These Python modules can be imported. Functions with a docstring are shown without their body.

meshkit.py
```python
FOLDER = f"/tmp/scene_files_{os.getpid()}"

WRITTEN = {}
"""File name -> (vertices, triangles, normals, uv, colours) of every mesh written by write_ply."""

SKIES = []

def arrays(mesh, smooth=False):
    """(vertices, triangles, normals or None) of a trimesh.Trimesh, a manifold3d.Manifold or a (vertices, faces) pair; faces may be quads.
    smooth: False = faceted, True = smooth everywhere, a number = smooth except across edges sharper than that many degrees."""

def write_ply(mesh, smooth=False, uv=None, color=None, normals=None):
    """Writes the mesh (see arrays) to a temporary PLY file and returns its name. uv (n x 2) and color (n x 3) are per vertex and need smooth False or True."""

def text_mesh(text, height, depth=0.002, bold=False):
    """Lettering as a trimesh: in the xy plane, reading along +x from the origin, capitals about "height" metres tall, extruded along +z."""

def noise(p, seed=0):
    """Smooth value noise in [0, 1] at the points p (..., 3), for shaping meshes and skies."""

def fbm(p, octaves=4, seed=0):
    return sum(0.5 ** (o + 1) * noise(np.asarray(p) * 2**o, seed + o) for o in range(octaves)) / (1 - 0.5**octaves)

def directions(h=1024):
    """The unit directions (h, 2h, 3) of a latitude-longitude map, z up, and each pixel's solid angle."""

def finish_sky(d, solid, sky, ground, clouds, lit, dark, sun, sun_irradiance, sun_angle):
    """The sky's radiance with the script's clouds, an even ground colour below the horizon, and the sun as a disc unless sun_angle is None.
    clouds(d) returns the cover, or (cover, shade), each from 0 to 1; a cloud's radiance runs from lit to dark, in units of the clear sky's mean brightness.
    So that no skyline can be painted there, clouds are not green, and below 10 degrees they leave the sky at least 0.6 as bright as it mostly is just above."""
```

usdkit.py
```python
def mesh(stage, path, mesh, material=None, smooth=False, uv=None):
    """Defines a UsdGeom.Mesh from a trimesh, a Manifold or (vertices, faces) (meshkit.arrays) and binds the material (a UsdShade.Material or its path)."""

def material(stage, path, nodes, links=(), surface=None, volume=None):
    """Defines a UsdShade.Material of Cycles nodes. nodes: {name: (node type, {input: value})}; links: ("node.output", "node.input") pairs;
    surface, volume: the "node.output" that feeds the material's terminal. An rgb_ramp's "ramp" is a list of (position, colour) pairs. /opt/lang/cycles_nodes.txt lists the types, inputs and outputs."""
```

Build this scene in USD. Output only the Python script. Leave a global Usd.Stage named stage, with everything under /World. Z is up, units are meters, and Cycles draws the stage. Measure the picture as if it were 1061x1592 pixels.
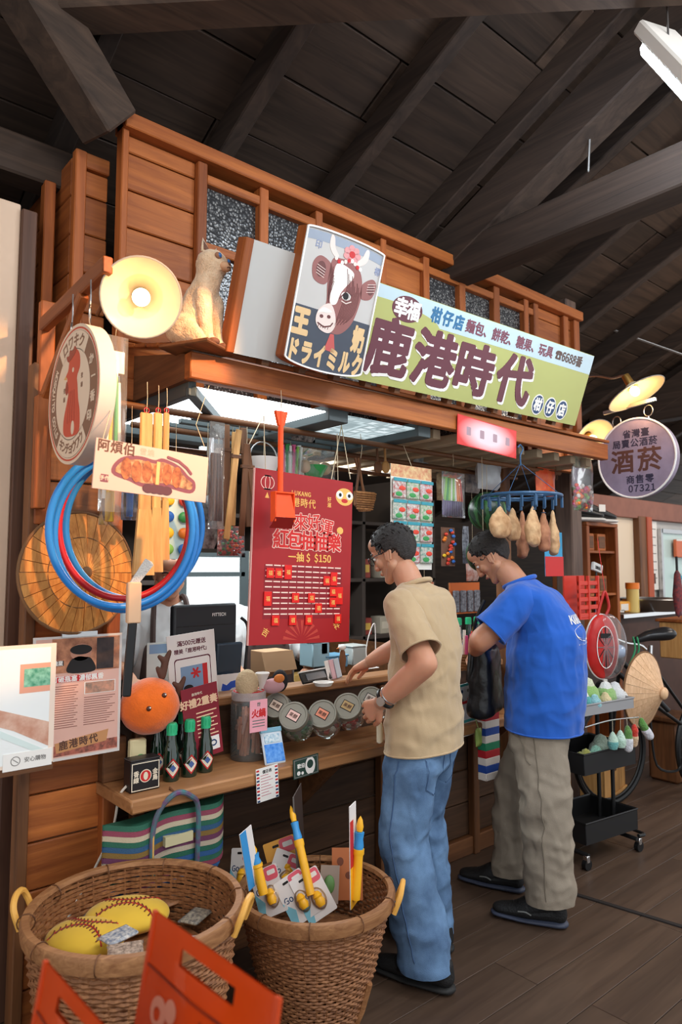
import math, random, glob
import numpy as np, trimesh, manifold3d as m3
from shapely import affinity, union_all, box as sbox
from shapely.geometry import Polygon, Point, LineString
from pxr import Usd, UsdGeom, UsdLux, UsdShade, Gf, Sdf
import usdkit, meshkit

random.seed(7); RNG = np.random.default_rng(7); PI = math.pi
stage = Usd.Stage.CreateInMemory()
UsdGeom.SetStageUpAxis(stage, 'Z'); UsdGeom.SetStageMetersPerUnit(stage, 1.0)
UsdGeom.Xform.Define(stage, '/World'); UsdGeom.Scope.Define(stage, '/World/Looks')

# ---------------------------------------------------------------- camera
# x runs along the shop front, y into the shop, z up. The picture is taken as 1061 x 1592 pixels.
FPX, CX, CY, HEAD, PITCH = 1095.0, 530.5, 796.0, math.radians(49.3), math.radians(4.65)
EYE = np.array([0.0, 0.0, 1.5])
FH = np.array([math.cos(HEAD), math.sin(HEAD), 0.0])
RIGHT = np.array([math.sin(HEAD), -math.cos(HEAD), 0.0])
FWD = FH * math.cos(PITCH) + np.array([0, 0, math.sin(PITCH)])
UPV = np.cross(RIGHT, FWD)
cam = UsdGeom.Camera.Define(stage, '/World/camera')
cam.CreateHorizontalApertureAttr(24.0); cam.CreateFocalLengthAttr(24.0 * FPX / 1061)
cam.CreateClippingRangeAttr((0.05, 200.0)); cam.CreateFStopAttr(3.2); cam.CreateFocusDistanceAttr(2.75)
EXPOSURE = 0.08
cam.CreateExposureAttr(EXPOSURE)
_m = np.eye(4); _m[:3, 0] = RIGHT; _m[:3, 1] = UPV; _m[:3, 2] = -FWD; _m[:3, 3] = EYE
cam.AddTransformOp().Set(Gf.Matrix4d(*_m.T.ravel().tolist()))

def lin(r, g, b):
    return tuple(((v / 255) / 12.92 if v / 255 <= .04045 else ((v / 255 + .055) / 1.055) ** 2.4) for v in (r, g, b))

# ---------------------------------------------------------------- light
dome = UsdLux.DomeLight.Define(stage, '/World/daylight')
dome.CreateColorAttr(Gf.Vec3f(.92, .96, 1.0)); dome.CreateIntensityAttr(0.34)

def rect_light(name, pos, w, h, power, color, rot=(0, 0, 0)):
    l = UsdLux.RectLight.Define(stage, '/World/' + name)
    l.CreateWidthAttr(w); l.CreateHeightAttr(h); l.CreateIntensityAttr(power); l.CreateColorAttr(Gf.Vec3f(*color))
    l.AddTranslateOp().Set(Gf.Vec3d(*pos)); l.AddRotateXYZOp().Set(Gf.Vec3f(*rot))
    return l
# fluorescent fittings over the aisle (they point down) and inside the stall
rect_light('aisle_light', (0.4, -0.6, 3.5), 1.3, .35, 21, (1.0, .96, .92), (38, 0, 0))
rect_light('aisle_light_001', (2.6, -0.3, 3.6), 1.3, .35, 21, (.94, .97, 1.0), (30, 0, 0))
rect_light('aisle_light_002', (5.2, 0.3, 3.4), 1.3, .35, 15, (1.0, .9, .8), (20, 0, 0))
rect_light('aisle_light_003', (6.9, 2.0, 3.2), 1.2, .3, 14, (1.0, .88, .76), (0, 0, 0))
pl = UsdLux.SphereLight.Define(stage, '/World/pendant_lamp'); pl.CreateRadiusAttr(.12); pl.CreateIntensityAttr(60); pl.CreateColorAttr(Gf.Vec3f(1.0, .82, .66)); pl.AddTranslateOp().Set(Gf.Vec3d(5.6, 1.0, 2.75))   # hangs over the neighbouring aisle
rect_light('stall_light', (2.3, 3.2, 2.1), 1.6, .5, 16, (.9, .97, 1.0))
# a warm spot lamp across the aisle, aimed at the left end of the stall
sp = UsdLux.SphereLight.Define(stage, '/World/spot_lamp'); sp.CreateRadiusAttr(.03); sp.CreateIntensityAttr(5200); sp.CreateColorAttr(Gf.Vec3f(1.0, .52, .2))
sh_ = UsdLux.ShapingAPI.Apply(sp.GetPrim()); sh_.CreateShapingConeAngleAttr(19.0); sh_.CreateShapingConeSoftnessAttr(.25)
_p, _q = np.array([1.30, .75, 2.7]), np.array([.56, 2.5, 1.72]); _z = -(_q - _p) / np.linalg.norm(_q - _p); _x = np.cross([0, 0, 1.0], _z); _x /= np.linalg.norm(_x); _M = np.eye(4); _M[:3, 0], _M[:3, 1], _M[:3, 2], _M[:3, 3] = _x, np.cross(_z, _x), _z, _p
sp.AddTransformOp().Set(Gf.Matrix4d(*_M.T.ravel().tolist()))

# ---------------------------------------------------------------- points from the picture, at a given distance
def ray(px, py):
    return FPX * FWD + (px - CX) * RIGHT - (py - CY) * UPV
def P(px, py, Y=None, Z=None, X=None, d=None):
    r = ray(px, py)
    t = (Y / r[1] if Y is not None else (Z - EYE[2]) / r[2] if Z is not None else X / r[0] if X is not None else d / (r @ FH))
    return EYE + t * r
def mpp(p):                                            # metres per pixel at a point
    return float((np.asarray(p) - EYE) @ FWD) / FPX

# ---------------------------------------------------------------- scene tree
COUNT = {}
def _name(parent, name):
    k = (parent, name); n = COUNT.get(k, 0); COUNT[k] = n + 1
    return f'{parent}/{name}' if n == 0 else f'{parent}/{name}_{n:03d}'
def tags(prim, label=None, cat=None, group=None, kind=None):
    for k, v in (('label', label), ('category', cat), ('group', group), ('kind', kind)):
        if v: prim.SetCustomDataByKey(k, v)
def TM(x=0, y=0, z=0, rz=0.0, rx=0.0, ry=0.0):
    m = trimesh.transformations.euler_matrix(rx, ry, rz, 'sxyz'); m[:3, 3] = (x, y, z); return m
class T:
    """A thing: an Xform at its base; parts are meshes in its own frame (x along, y into the shop, z up)."""
    def __init__(s, name, label=None, cat=None, loc=(0, 0, 0), rz=0.0, group=None, M=None, kind=None):
        s.M = TM(*loc, rz=rz) if M is None else np.asarray(M, float); s.inv = np.linalg.inv(s.M)
        s.path = _name('/World', name); x = UsdGeom.Xform.Define(stage, s.path)
        x.AddTransformOp().Set(Gf.Matrix4d(*s.M.T.ravel().tolist())); s.prim = x.GetPrim()
        tags(s.prim, label, cat, group, kind); s.cat, s.group = cat, group
    def part(s, name, mesh, mat, parent=None, label=None, smooth=40, w=False, kind=None):
        if isinstance(mesh, (list, tuple)): mesh = cat_(mesh)
        if w: mesh = mesh.copy(); mesh.apply_transform(s.inv)
        p = _name(parent or s.path, name)
        usdkit.mesh(stage, p, mesh, mat, smooth=smooth)
        if label or kind: tags(stage.GetPrimAtPath(p), label, None, None, kind)
        return p
    def copy(s, loc, rz=0.0, label=None, group=None, M=None):
        base = s.path.split('/')[-1]
        p = _name('/World', base if not base[-3:].isdigit() else base[:-4])
        x = UsdGeom.Xform.Define(stage, p); x.GetPrim().GetReferences().AddInternalReference(s.path)
        x.ClearXformOpOrder(); M = TM(*loc, rz=rz) if M is None else M
        x.AddTransformOp(opSuffix='own').Set(Gf.Matrix4d(*np.asarray(M, float).T.ravel().tolist()))
        tags(x.GetPrim(), label, s.cat, group or s.group); x.GetPrim().SetInstanceable(True); return x.GetPrim()
def struct(name, mesh, mat, smooth=40):
    if isinstance(mesh, (list, tuple)): mesh = cat_(mesh)
    p = _name('/World', name); usdkit.mesh(stage, p, mesh, mat, smooth=smooth); tags(stage.GetPrimAtPath(p), kind='structure'); return p
def single(name, mesh, mat, label, cat, group=None, smooth=40, kind=None):
    if isinstance(mesh, (list, tuple)): mesh = cat_(mesh)
    p = _name('/World', name); usdkit.mesh(stage, p, mesh, mat, smooth=smooth); tags(stage.GetPrimAtPath(p), label, cat, group, kind); return p

# ---------------------------------------------------------------- meshes
cat_ = lambda ms: trimesh.util.concatenate([m for m in ms if m is not None])
def hull(pts): return trimesh.Trimesh(*(lambda h: (h.vertices, h.faces))(trimesh.convex.convex_hull(np.asarray(pts, float))))
def box(x0, y0, z0, x1, y1, z1, b=0.0):
    x0, x1 = sorted((x0, x1)); y0, y1 = sorted((y0, y1)); z0, z1 = sorted((z0, z1))
    b = min(b, (x1 - x0) * .4, (y1 - y0) * .4, (z1 - z0) * .4)
    if b <= 0:
        m = trimesh.creation.box([x1 - x0, y1 - y0, z1 - z0]); m.apply_translation([(x0 + x1) / 2, (y0 + y1) / 2, (z0 + z1) / 2]); return m
    c, h, pts = np.array([(x0 + x1) / 2, (y0 + y1) / 2, (z0 + z1) / 2]), np.array([x1 - x0, y1 - y0, z1 - z0]) / 2, []
    for s in np.ndindex(2, 2, 2):
        s = np.array(s) * 2 - 1
        for k in range(3):
            q = h - b; q[k] = h[k]; pts.append(c + s * q)
    return hull(pts)
def frame_of(a, b, up=(0, 0, 1)):
    a, b = np.asarray(a, float), np.asarray(b, float); t = b - a; L = np.linalg.norm(t); t = t / L
    up = np.asarray(up, float)
    if abs(t @ up) > .98 * np.linalg.norm(up): up = np.array([0, 1.0, 0]) if abs(t[1]) < .9 else np.array([1.0, 0, 0])
    s = np.cross(up, t); s /= np.linalg.norm(s); u = np.cross(t, s); m = np.eye(4); m[:3, 0], m[:3, 1], m[:3, 2], m[:3, 3] = t, s, u, a
    return m, L
def bar(a, b, w, h, bev=0.0, up=(0, 0, 1)):            # a timber from a to b, w across, h deep
    m, L = frame_of(a, b, up); g = box(0, -w / 2, -h / 2, L, w / 2, h / 2, bev); g.apply_transform(m); return g
def cyl(a, b, r0, r1=None, n=16):
    m, L = frame_of(a, b); r1 = r0 if r1 is None else r1; k = np.arange(n) * 2 * PI / n
    ring = lambda r, x: np.c_[np.full(n, x), r * np.cos(k), r * np.sin(k)]
    v = np.vstack([ring(r0, 0), ring(r1, L), [[0, 0, 0], [L, 0, 0]]]); f = []
    for i in range(n):
        j = (i + 1) % n; f += [[i, j, n + j], [i, n + j, n + i], [2 * n, j, i], [2 * n + 1, n + i, n + j]]
    g = trimesh.Trimesh(v, f, process=False); g.apply_transform(m); return g
def spline(pts, n=8, closed=False):
    p = np.asarray(pts, float); out = []; N = len(p)
    for i in range(N if closed else N - 1):
        a, b, c, d = (p[(i + k) % N] if closed else p[min(max(i + k, 0), N - 1)] for k in (-1, 0, 1, 2))
        for t in np.arange(n) / n:
            out.append(.5 * (2 * b + (c - a) * t + (2 * a - 5 * b + 4 * c - d) * t * t + (3 * b - a - 3 * c + d) * t ** 3))
    if not closed: out.append(p[-1])
    return np.array(out)
def tube(pts, r, n=8, closed=False):
    p = np.asarray(pts, float); N = len(p); r = np.broadcast_to(r, (N,))
    t = (np.roll(p, -1, 0) - np.roll(p, 1, 0)) if closed else np.gradient(p, axis=0)
    t = t / (np.linalg.norm(t, axis=1, keepdims=True) + 1e-12)
    a = np.cross(t[0], [0, 0, 1.0] if abs(t[0][2]) < .9 else [1.0, 0, 0]); A = []
    for i in range(N):
        a = a - t[i] * (a @ t[i]); a /= np.linalg.norm(a) + 1e-12; A.append(a)
    A = np.array(A); B = np.cross(t, A); k = np.arange(n) * 2 * PI / n
    v = (p[:, None] + r[:, None, None] * (np.cos(k)[None, :, None] * A[:, None] + np.sin(k)[None, :, None] * B[:, None])).reshape(-1, 3); f = []
    for i in range(N if closed else N - 1):
        i2 = (i + 1) % N
        for j in range(n):
            j2 = (j + 1) % n; f += [[i * n + j, i * n + j2, i2 * n + j2], [i * n + j, i2 * n + j2, i2 * n + j]]
    if not closed:
        v = np.vstack([v, p[:1], p[-1:]]); e = len(v) - 2
        for j in range(n): j2 = (j + 1) % n; f += [[e, j2, j], [e + 1, (N - 1) * n + j, (N - 1) * n + j2]]
    return trimesh.Trimesh(v, f, process=False)
def ring(c, R, r, axis=(0, 1, 0), n=32, s=8, ex=1.0, ez=1.0):
    m, _ = frame_of((0, 0, 0), axis); k = np.arange(n) * 2 * PI / n
    p = np.c_[np.zeros(n), R * ex * np.cos(k), R * ez * np.sin(k)] @ m[:3, :3].T + np.asarray(c, float); return tube(p, r, s, True)
def lathe(prof, n=32, axis=None):                      # prof: (radius, height) pairs, bottom to top
    prof = [(max(r, 1e-5), z) for r, z in prof]; k = np.arange(n) * 2 * PI / n
    v = np.array([[r * math.cos(a), r * math.sin(a), z] for r, z in prof for a in k]); f = []
    for i in range(len(prof) - 1):
        for j in range(n):
            j2 = (j + 1) % n; f += [[i * n + j, i * n + j2, (i + 1) * n + j2], [i * n + j, (i + 1) * n + j2, (i + 1) * n + j]]
    return trimesh.Trimesh(v, f, process=False)
def ell(c, rx, ry=None, rz=None, sub=3):
    m = trimesh.creation.icosphere(sub, 1.0); m.apply_scale([rx, ry or rx, rz or rx]); m.apply_translation(c); return m
def mv(m, M=None, t=None):
    m = m.copy(); m.apply_transform(TM(*t) if M is None else M); return m
def bump_(m, amp, scale, seed=0, oct=3):               # push the surface in and out by noise
    m = m.copy(); m.merge_vertices(); n = m.vertex_normals; m.vertices = m.vertices + n * ((meshkit.fbm(m.vertices * scale + 40, oct, seed) - .5) * 2 * amp)[:, None]; return m
def chain(bones, edge=.012, smooth=8, lam=.5):         # bones: lists of (centre, radius) spheres hulled together, all joined
    out = m3.Manifold()
    def ball(c, r):
        r = np.broadcast_to(r, 3); return m3.Manifold.sphere(1.0, 20).scale([float(x) for x in r]).translate([float(x) for x in c])
    out = m3.Manifold.batch_boolean([m3.Manifold.batch_hull([ball(c, r) for c, r in b]) for b in bones], m3.OpType.Add)
    out = out.refine_to_length(edge); g = out.to_mesh(); t = trimesh.Trimesh(g.vert_properties[:, :3], g.tri_verts, process=True)
    if smooth: trimesh.smoothing.filter_taubin(t, lamb=lam, nu=-.53, iterations=smooth)
    return t

# ---------------------------------------------------------------- flat print: shapes in the x-z plane, facing -y
def ext(g, y0=0.0, th=.0008):                          # shapely shape -> thin mesh from y0 towards the viewer
    ms = []
    for p in getattr(g, 'geoms', [g]):
        if p.is_empty or p.geom_type != 'Polygon' or p.area < 1e-9: continue
        m = trimesh.creation.extrude_polygon(p, th, engine='earcut'); v = m.vertices
        m.vertices = np.c_[v[:, 0], y0 - v[:, 2], v[:, 1]]; ms.append(m)
    return cat_(ms) if ms else None
def R_(x0, z0, x1, z1, r=0):
    g = sbox(min(x0, x1), min(z0, z1), max(x0, x1), max(z0, z1)); return g.buffer(-r).buffer(r) if r else g
def E_(cx, cz, rx, rz=None): return affinity.scale(Point(cx, cz).buffer(1, 24), rx, rz or rx, origin=(cx, cz))
def L_(pts, w): return LineString(pts).buffer(w / 2, 3)
PG = lambda pts: Polygon(pts).buffer(0)
from PIL import Image, ImageDraw, ImageFont
_F = {}
def _font(size=160):
    if size not in _F:
        fs = glob.glob('/opt/blender-*/*/datafiles/fonts/Noto Sans CJK*') or glob.glob('/opt/blender-*/*/datafiles/fonts/Inter.woff2')
        _F[size] = ImageFont.truetype(fs[0], size)
    return _F[size]
_G = {}
def glyph(ch, bold):                                   # one character in a 1 x 1 em box, centred
    k = (ch, bold)
    if k not in _G:
        f = _font(); w = f.getlength(ch); im = Image.new('L', (224, 248)); ImageDraw.Draw(im).text((20, 192), ch, 255, font=f, anchor='ls', stroke_width=2 * bold)
        on = np.pad(np.asarray(im) > 127, ((0, 0), (1, 1))).astype(np.int8); r, s = np.nonzero(np.diff(on, axis=1) == 1); e = np.nonzero(np.diff(on, axis=1) == -1)[1]
        g = union_all(sbox(s, -r - 1, e, -r)).buffer(.5).buffer(-.5).simplify(.8) if len(r) else Polygon()
        _G[k] = (affinity.affine_transform(g, [1 / 160, 0, 0, 1 / 160, -20 / 160, 192 / 160 - .36]), w / 160)
    return _G[k]
def txt(s, h, cx=0, cz=0, bold=1, track=0.0, sx=1.0, vertical=False, rot=0):
    """Lettering centred on (cx, cz); h: em height in metres; sx: stretch along x."""
    gs, x = [], 0.0
    for ch in s:
        g, w = glyph(ch, bold)
        if vertical: gs.append(affinity.translate(g, -w / 2, x)); x -= 1.0 + track
        else: gs.append(affinity.translate(g, x, 0)); x += w + track
    gs = [g for g in gs if not g.is_empty]
    if not gs: return Polygon()
    u = union_all(gs); u = affinity.translate(u, 0, -(x + 1 + track) / 2) if vertical else affinity.translate(u, -(x - track) / 2, 0)
    u = affinity.scale(u, h * sx, h, origin=(0, 0)); u = affinity.rotate(u, rot, origin=(0, 0)) if rot else u
    return affinity.translate(u, cx, cz)

# ---------------------------------------------------------------- materials
MADE = {}
def mat(name, rgb, rough=.6, metal=0, spec=.4, var=0.0, scale=8, rgb2=None, bump=0.0, bscale=60, coat=0, trans=0, sheen=0, rand=0.0, emit=0, alpha=1, stretch=(1, 1, 1), sss=0, bdist=.01):
    p = '/World/Looks/' + name
    if p in MADE: return p
    MADE[p] = 1
    c = lin(*rgb); n = {'p': ('principled_bsdf', {'roughness': rough, 'metallic': metal, 'specular_ior_level': spec, 'base_color': c, 'coat_weight': coat, 'transmission_weight': trans, 'sheen_weight': sheen, 'alpha': alpha})}
    l = []
    if emit: n['p'][1].update(emission_color=c, emission_strength=emit)
    if sss: n['p'][1].update(subsurface_weight=sss, subsurface_scale=.02)
    if var or rgb2 or bump: n['t'] = ('texture_coordinate', {}); n['m'] = ('mapping', {'scale': stretch}); l.append(('t.object', 'm.vector'))
    src = None
    if var or rgb2:
        c2 = lin(*rgb2) if rgb2 else tuple(v * (1 - var) for v in c)
        n['n'] = ('noise_texture', {'scale': scale, 'detail': 5, 'roughness': .6}); n['r'] = ('rgb_ramp', {'ramp': [(.32, c2), (.66, c)]})
        l += [('m.vector', 'n.vector'), ('n.fac', 'r.fac')]; src = 'r.color'
    if rand:
        n['o'] = ('object_info', {}); n['mr'] = ('map_range', {'from_min': 0, 'from_max': 1, 'to_min': 1 - rand, 'to_max': 1 + rand}); n['h'] = ('hsv', {'color': c})
        l += [('o.random', 'mr.value'), ('mr.result', 'h.value')]
        if src: l.append((src, 'h.color'))
        src = 'h.color'
    if src: l.append((src, 'p.base_color'))
    if bump:
        n['bn'] = ('noise_texture', {'scale': bscale, 'detail': 4}); n['b'] = ('bump', {'strength': bump, 'distance': bdist}); l += [('m.vector', 'bn.vector'), ('bn.fac', 'b.height'), ('b.normal', 'p.normal')]
    usdkit.material(stage, p, n, l, surface='p.BSDF'); return p
def wood(name, a, b, axis='x', rough=.55, rand=.18, s=1.0, bump=.25):
    """Grain drawn out along one axis, with knots; a: light tone, b: grain tone; each board its own tone."""
    p = '/World/Looks/' + name
    if p in MADE: return p
    MADE[p] = 1
    st = {'x': (1.2, 16, 22), 'y': (16, 1.2, 22), 'z': (16, 22, 1.2)}[axis]; st = tuple(v * s for v in st)
    n = {'t': ('texture_coordinate', {}), 'o': ('object_info', {}), 'off': ('vector_math', {'math_type': 'scale', 'vector1': (3.7, 9.1, 5.3)}), 'ad': ('vector_math', {'math_type': 'add'}),
         'm': ('mapping', {'scale': st}), 'n': ('noise_texture', {'scale': 1.0, 'detail': 6, 'roughness': .62, 'distortion': .9}), 'r': ('rgb_ramp', {'ramp': [(.28, lin(*b)), (.5, tuple((x + y) / 2 for x, y in zip(lin(*a), lin(*b)))), (.7, lin(*a))]}),
         'm2': ('mapping', {'scale': tuple(v * .35 for v in st)}), 'k': ('voronoi_texture', {'scale': 1.0}), 'kr': ('rgb_ramp', {'ramp': [(.03, (.35, .28, .22)), (.12, (1, 1, 1))]}), 'mu': ('mix_color', {'blend_type': 'multiply', 'fac': .8}),
         'mr': ('map_range', {'from_min': 0, 'from_max': 1, 'to_min': 1 - rand, 'to_max': 1 + rand}), 'h': ('hsv', {}), 'p': ('principled_bsdf', {'roughness': rough, 'specular_ior_level': .35}), 'b': ('bump', {'strength': bump, 'distance': .006})}
    l = [('o.random', 'off.scale'), ('t.object', 'ad.vector1'), ('off.vector', 'ad.vector2'), ('ad.vector', 'm.vector'), ('m.vector', 'n.vector'), ('n.fac', 'r.fac'), ('ad.vector', 'm2.vector'), ('m2.vector', 'k.vector'), ('k.distance', 'kr.fac'),
         ('r.color', 'mu.a'), ('kr.color', 'mu.b'), ('mu.result', 'h.color'), ('o.random', 'mr.value'), ('mr.result', 'h.value'), ('h.color', 'p.base_color'), ('n.fac', 'b.height'), ('b.normal', 'p.normal')]
    usdkit.material(stage, p, n, l, surface='p.BSDF'); return p
def emitter(name, rgb, strength):
    p = '/World/Looks/' + name
    if p not in MADE: MADE[p] = 1; usdkit.material(stage, p, {'e': ('emission', {'color': lin(*rgb), 'strength': strength})}, [], surface='e.emission')
    return p
def film(name, rgb=(255, 255, 255), clear=.75, rough=.12):  # thin clear plastic: mostly see-through, with a sheen
    p = '/World/Looks/' + name
    if p not in MADE:
        MADE[p] = 1
        usdkit.material(stage, p, {'a': ('transparent_bsdf', {'color': lin(*rgb)}), 'g': ('glossy_bsdf', {'color': (.9, .9, .9), 'roughness': rough}), 'f': ('fresnel', {'IOR': 1.5}), 'm': ('mix_closure', {}),
                        'd': ('diffuse_bsdf', {'color': lin(*rgb)}), 'm2': ('mix_closure', {'fac': clear})}, [('f.fac', 'm.fac'), ('a.BSDF', 'm.closure1'), ('g.BSDF', 'm.closure2'), ('d.BSDF', 'm2.closure1'), ('m.closure', 'm2.closure2')], surface='m2.closure')
    return p
W_or = wood('cedar_x', (180, 104, 48), (124, 62, 26), 'x'); W_orz = wood('cedar_z', (170, 94, 42), (116, 56, 24), 'z'); W_ory = wood('cedar_y', (170, 94, 42), (116, 56, 24), 'y')
W_dkx = wood('dark_x', (80, 62, 50), (48, 37, 30), 'x', rough=.75, rand=.3); W_dky = wood('dark_y', (70, 55, 46), (42, 33, 28), 'y', rough=.75, rand=.2); W_dkz = wood('dark_z', (84, 68, 58), (50, 40, 34), 'z', rough=.75)
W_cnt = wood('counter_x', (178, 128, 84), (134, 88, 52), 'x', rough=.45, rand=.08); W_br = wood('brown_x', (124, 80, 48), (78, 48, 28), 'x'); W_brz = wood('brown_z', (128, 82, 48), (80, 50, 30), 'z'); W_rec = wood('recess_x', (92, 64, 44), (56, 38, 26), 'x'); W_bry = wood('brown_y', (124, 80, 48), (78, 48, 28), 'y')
W_flr = wood('floor_x', (96, 76, 62), (70, 54, 44), 'x', rough=.42, rand=.07, s=.9, bump=.12)
W_pale = wood('pale_z', (214, 166, 104), (176, 122, 66), 'z', rand=.1, s=2)
white = mat('white_paint', (232, 226, 218), .6); blackp = mat('black_plastic', (22, 22, 23), .4); steel = mat('steel', (190, 190, 190), .3, 1); chrome = mat('chrome', (225, 225, 225), .15, 1)
ink = mat('black_ink', (28, 24, 24), .6); paperw = mat('white_paper', (236, 232, 226), .7); clearf = film('clear_film', clear=.93); glassy = film('clear_glass', (240, 248, 246), .93, .03)
# ================================================================ the setting
YW, YF = 2.45, 2.02                                    # stall wall, awning front
ROOFZ = lambda y: 3.52 + .46 * (YW - y)
fl = T('floor', kind='structure')
rw = .19
fl.part('subfloor', box(-2.2, -2.4, -.12, 11, 6.6, -.006), mat('subfloor', (60, 50, 44), .8))
for i in range(30):                                    # floor planks, laid along the stall
    y0 = -.9 + i * rw; off = (i * .77) % 1.5; x = -1.2 - off
    while x < 8.2:
        x1 = min(x + 1.5, 8.4)
        if x1 > -.6 and not (y0 > 2.6 and x < 3.4): fl.part('plank', box(max(x, -1.2) + .0012, y0 + .0012, -.006, x1 - .0012, y0 + rw - .0012, 0, .0015), W_flr, smooth=False)
        x += 1.5
rubber = mat('rubber_strip', (38, 32, 30), .7)
a, b = P(865, 1382, Z=0), P(1075, 1446, Z=0); fl.part('joint_strip', bar(a + [0, 0, .003], b + [0, 0, .003], .022, .008, .002), rubber)
# roof: boards over rafters, a truss, and the odd beams
rf = T('ceiling', kind='structure')
sl = math.atan(.46); bw = .30
rf.part('sarking', hull([(x, y, ROOFZ(y) + o) for x in (-2.6, 11.2) for y in (5.6, -1.4) for o in (.03, .05)]), W_dkx, smooth=False)
for i in range(22):
    y = 5.3 - i * bw * math.cos(sl); x = -2.4 - (i * .9) % 2.4
    while x < 10.4:
        yc, ye = y, y - bw * math.cos(sl) * .985
        c = bar((max(x, -2.4), (yc + ye) / 2, ROOFZ((yc + ye) / 2) + RNG.uniform(0, .008)), (x + 2.39, (yc + ye) / 2, ROOFZ((yc + ye) / 2) + RNG.uniform(0, .008)), bw * .978, .02, .003, up=(0, .46, 1.0))
        rf.part('board', c, W_dkx, smooth=False); x += 2.4
for k in range(17):
    x = -1.55 + k * .62
    rf.part('rafter', bar((x, 5.35, ROOFZ(5.35) - .075), (x, -1.2, ROOFZ(-1.2) - .075), .075, .13, .006), W_dky, smooth=False)
def timber(name, a, b, w, h, m, up=(0, 0, 1)): rf.part(name, bar(a, b, w, h, .008, up), m, smooth=False)
XT = 2.95
timber('truss_chord', (XT, 2.75, ROOFZ(2.75) - .26), (XT, -1.2, ROOFZ(-1.2) - .26), .17, .22, W_dky)
timber('truss_tie', (XT, 2.9, 3.17), (XT, -1.6, 3.17), .16, .19, W_dky)
timber('truss_strut', P(918, 195, X=XT), P(915, 268, X=XT), .012, .012, steel)
timber('truss_chord', (6.4, 3.4, ROOFZ(3.4) - .26), (6.4, -1.2, ROOFZ(-1.2) - .26), .17, .22, W_dky)
timber('truss_tie', (6.4, 3.6, 2.95), (6.4, -1.6, 2.95), .16, .19, W_dky)
timber('diagonal_beam', P(70, 0, d=2.25), P(1075, -48, d=2.35) * 1.9 - P(70, 0, d=2.25) * .9, .14, .17, W_dkx)
timber('knee_brace', P(15, -60, Y=2.3), P(172, 200, Y=2.42), .15, .19, W_dkx)
timber('wall_plate', (-1.5, 2.75, 3.05), (.98, 2.75, 3.05), .12, .16, W_dkx)
struct('pillar', bar((4.3, 2.62, 0), (4.3, 2.62, 3.36), .13, .13, .008), wood('column_z', (112, 90, 78), (72, 56, 50), 'z'), smooth=False)
timber('purlin', P(893, 488, Y=3.3), P(1075, 545, Y=3.3), .12, .16, W_br)
timber('conduit', P(895, 492, d=5.4), P(1075, 556, d=5.6), .02, .02, steel)
timber('pipe', P(840, 165, d=3.6), P(905, 222, d=3.7), .03, .03, mat('grey_pipe', (120, 116, 110), .5))

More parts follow.
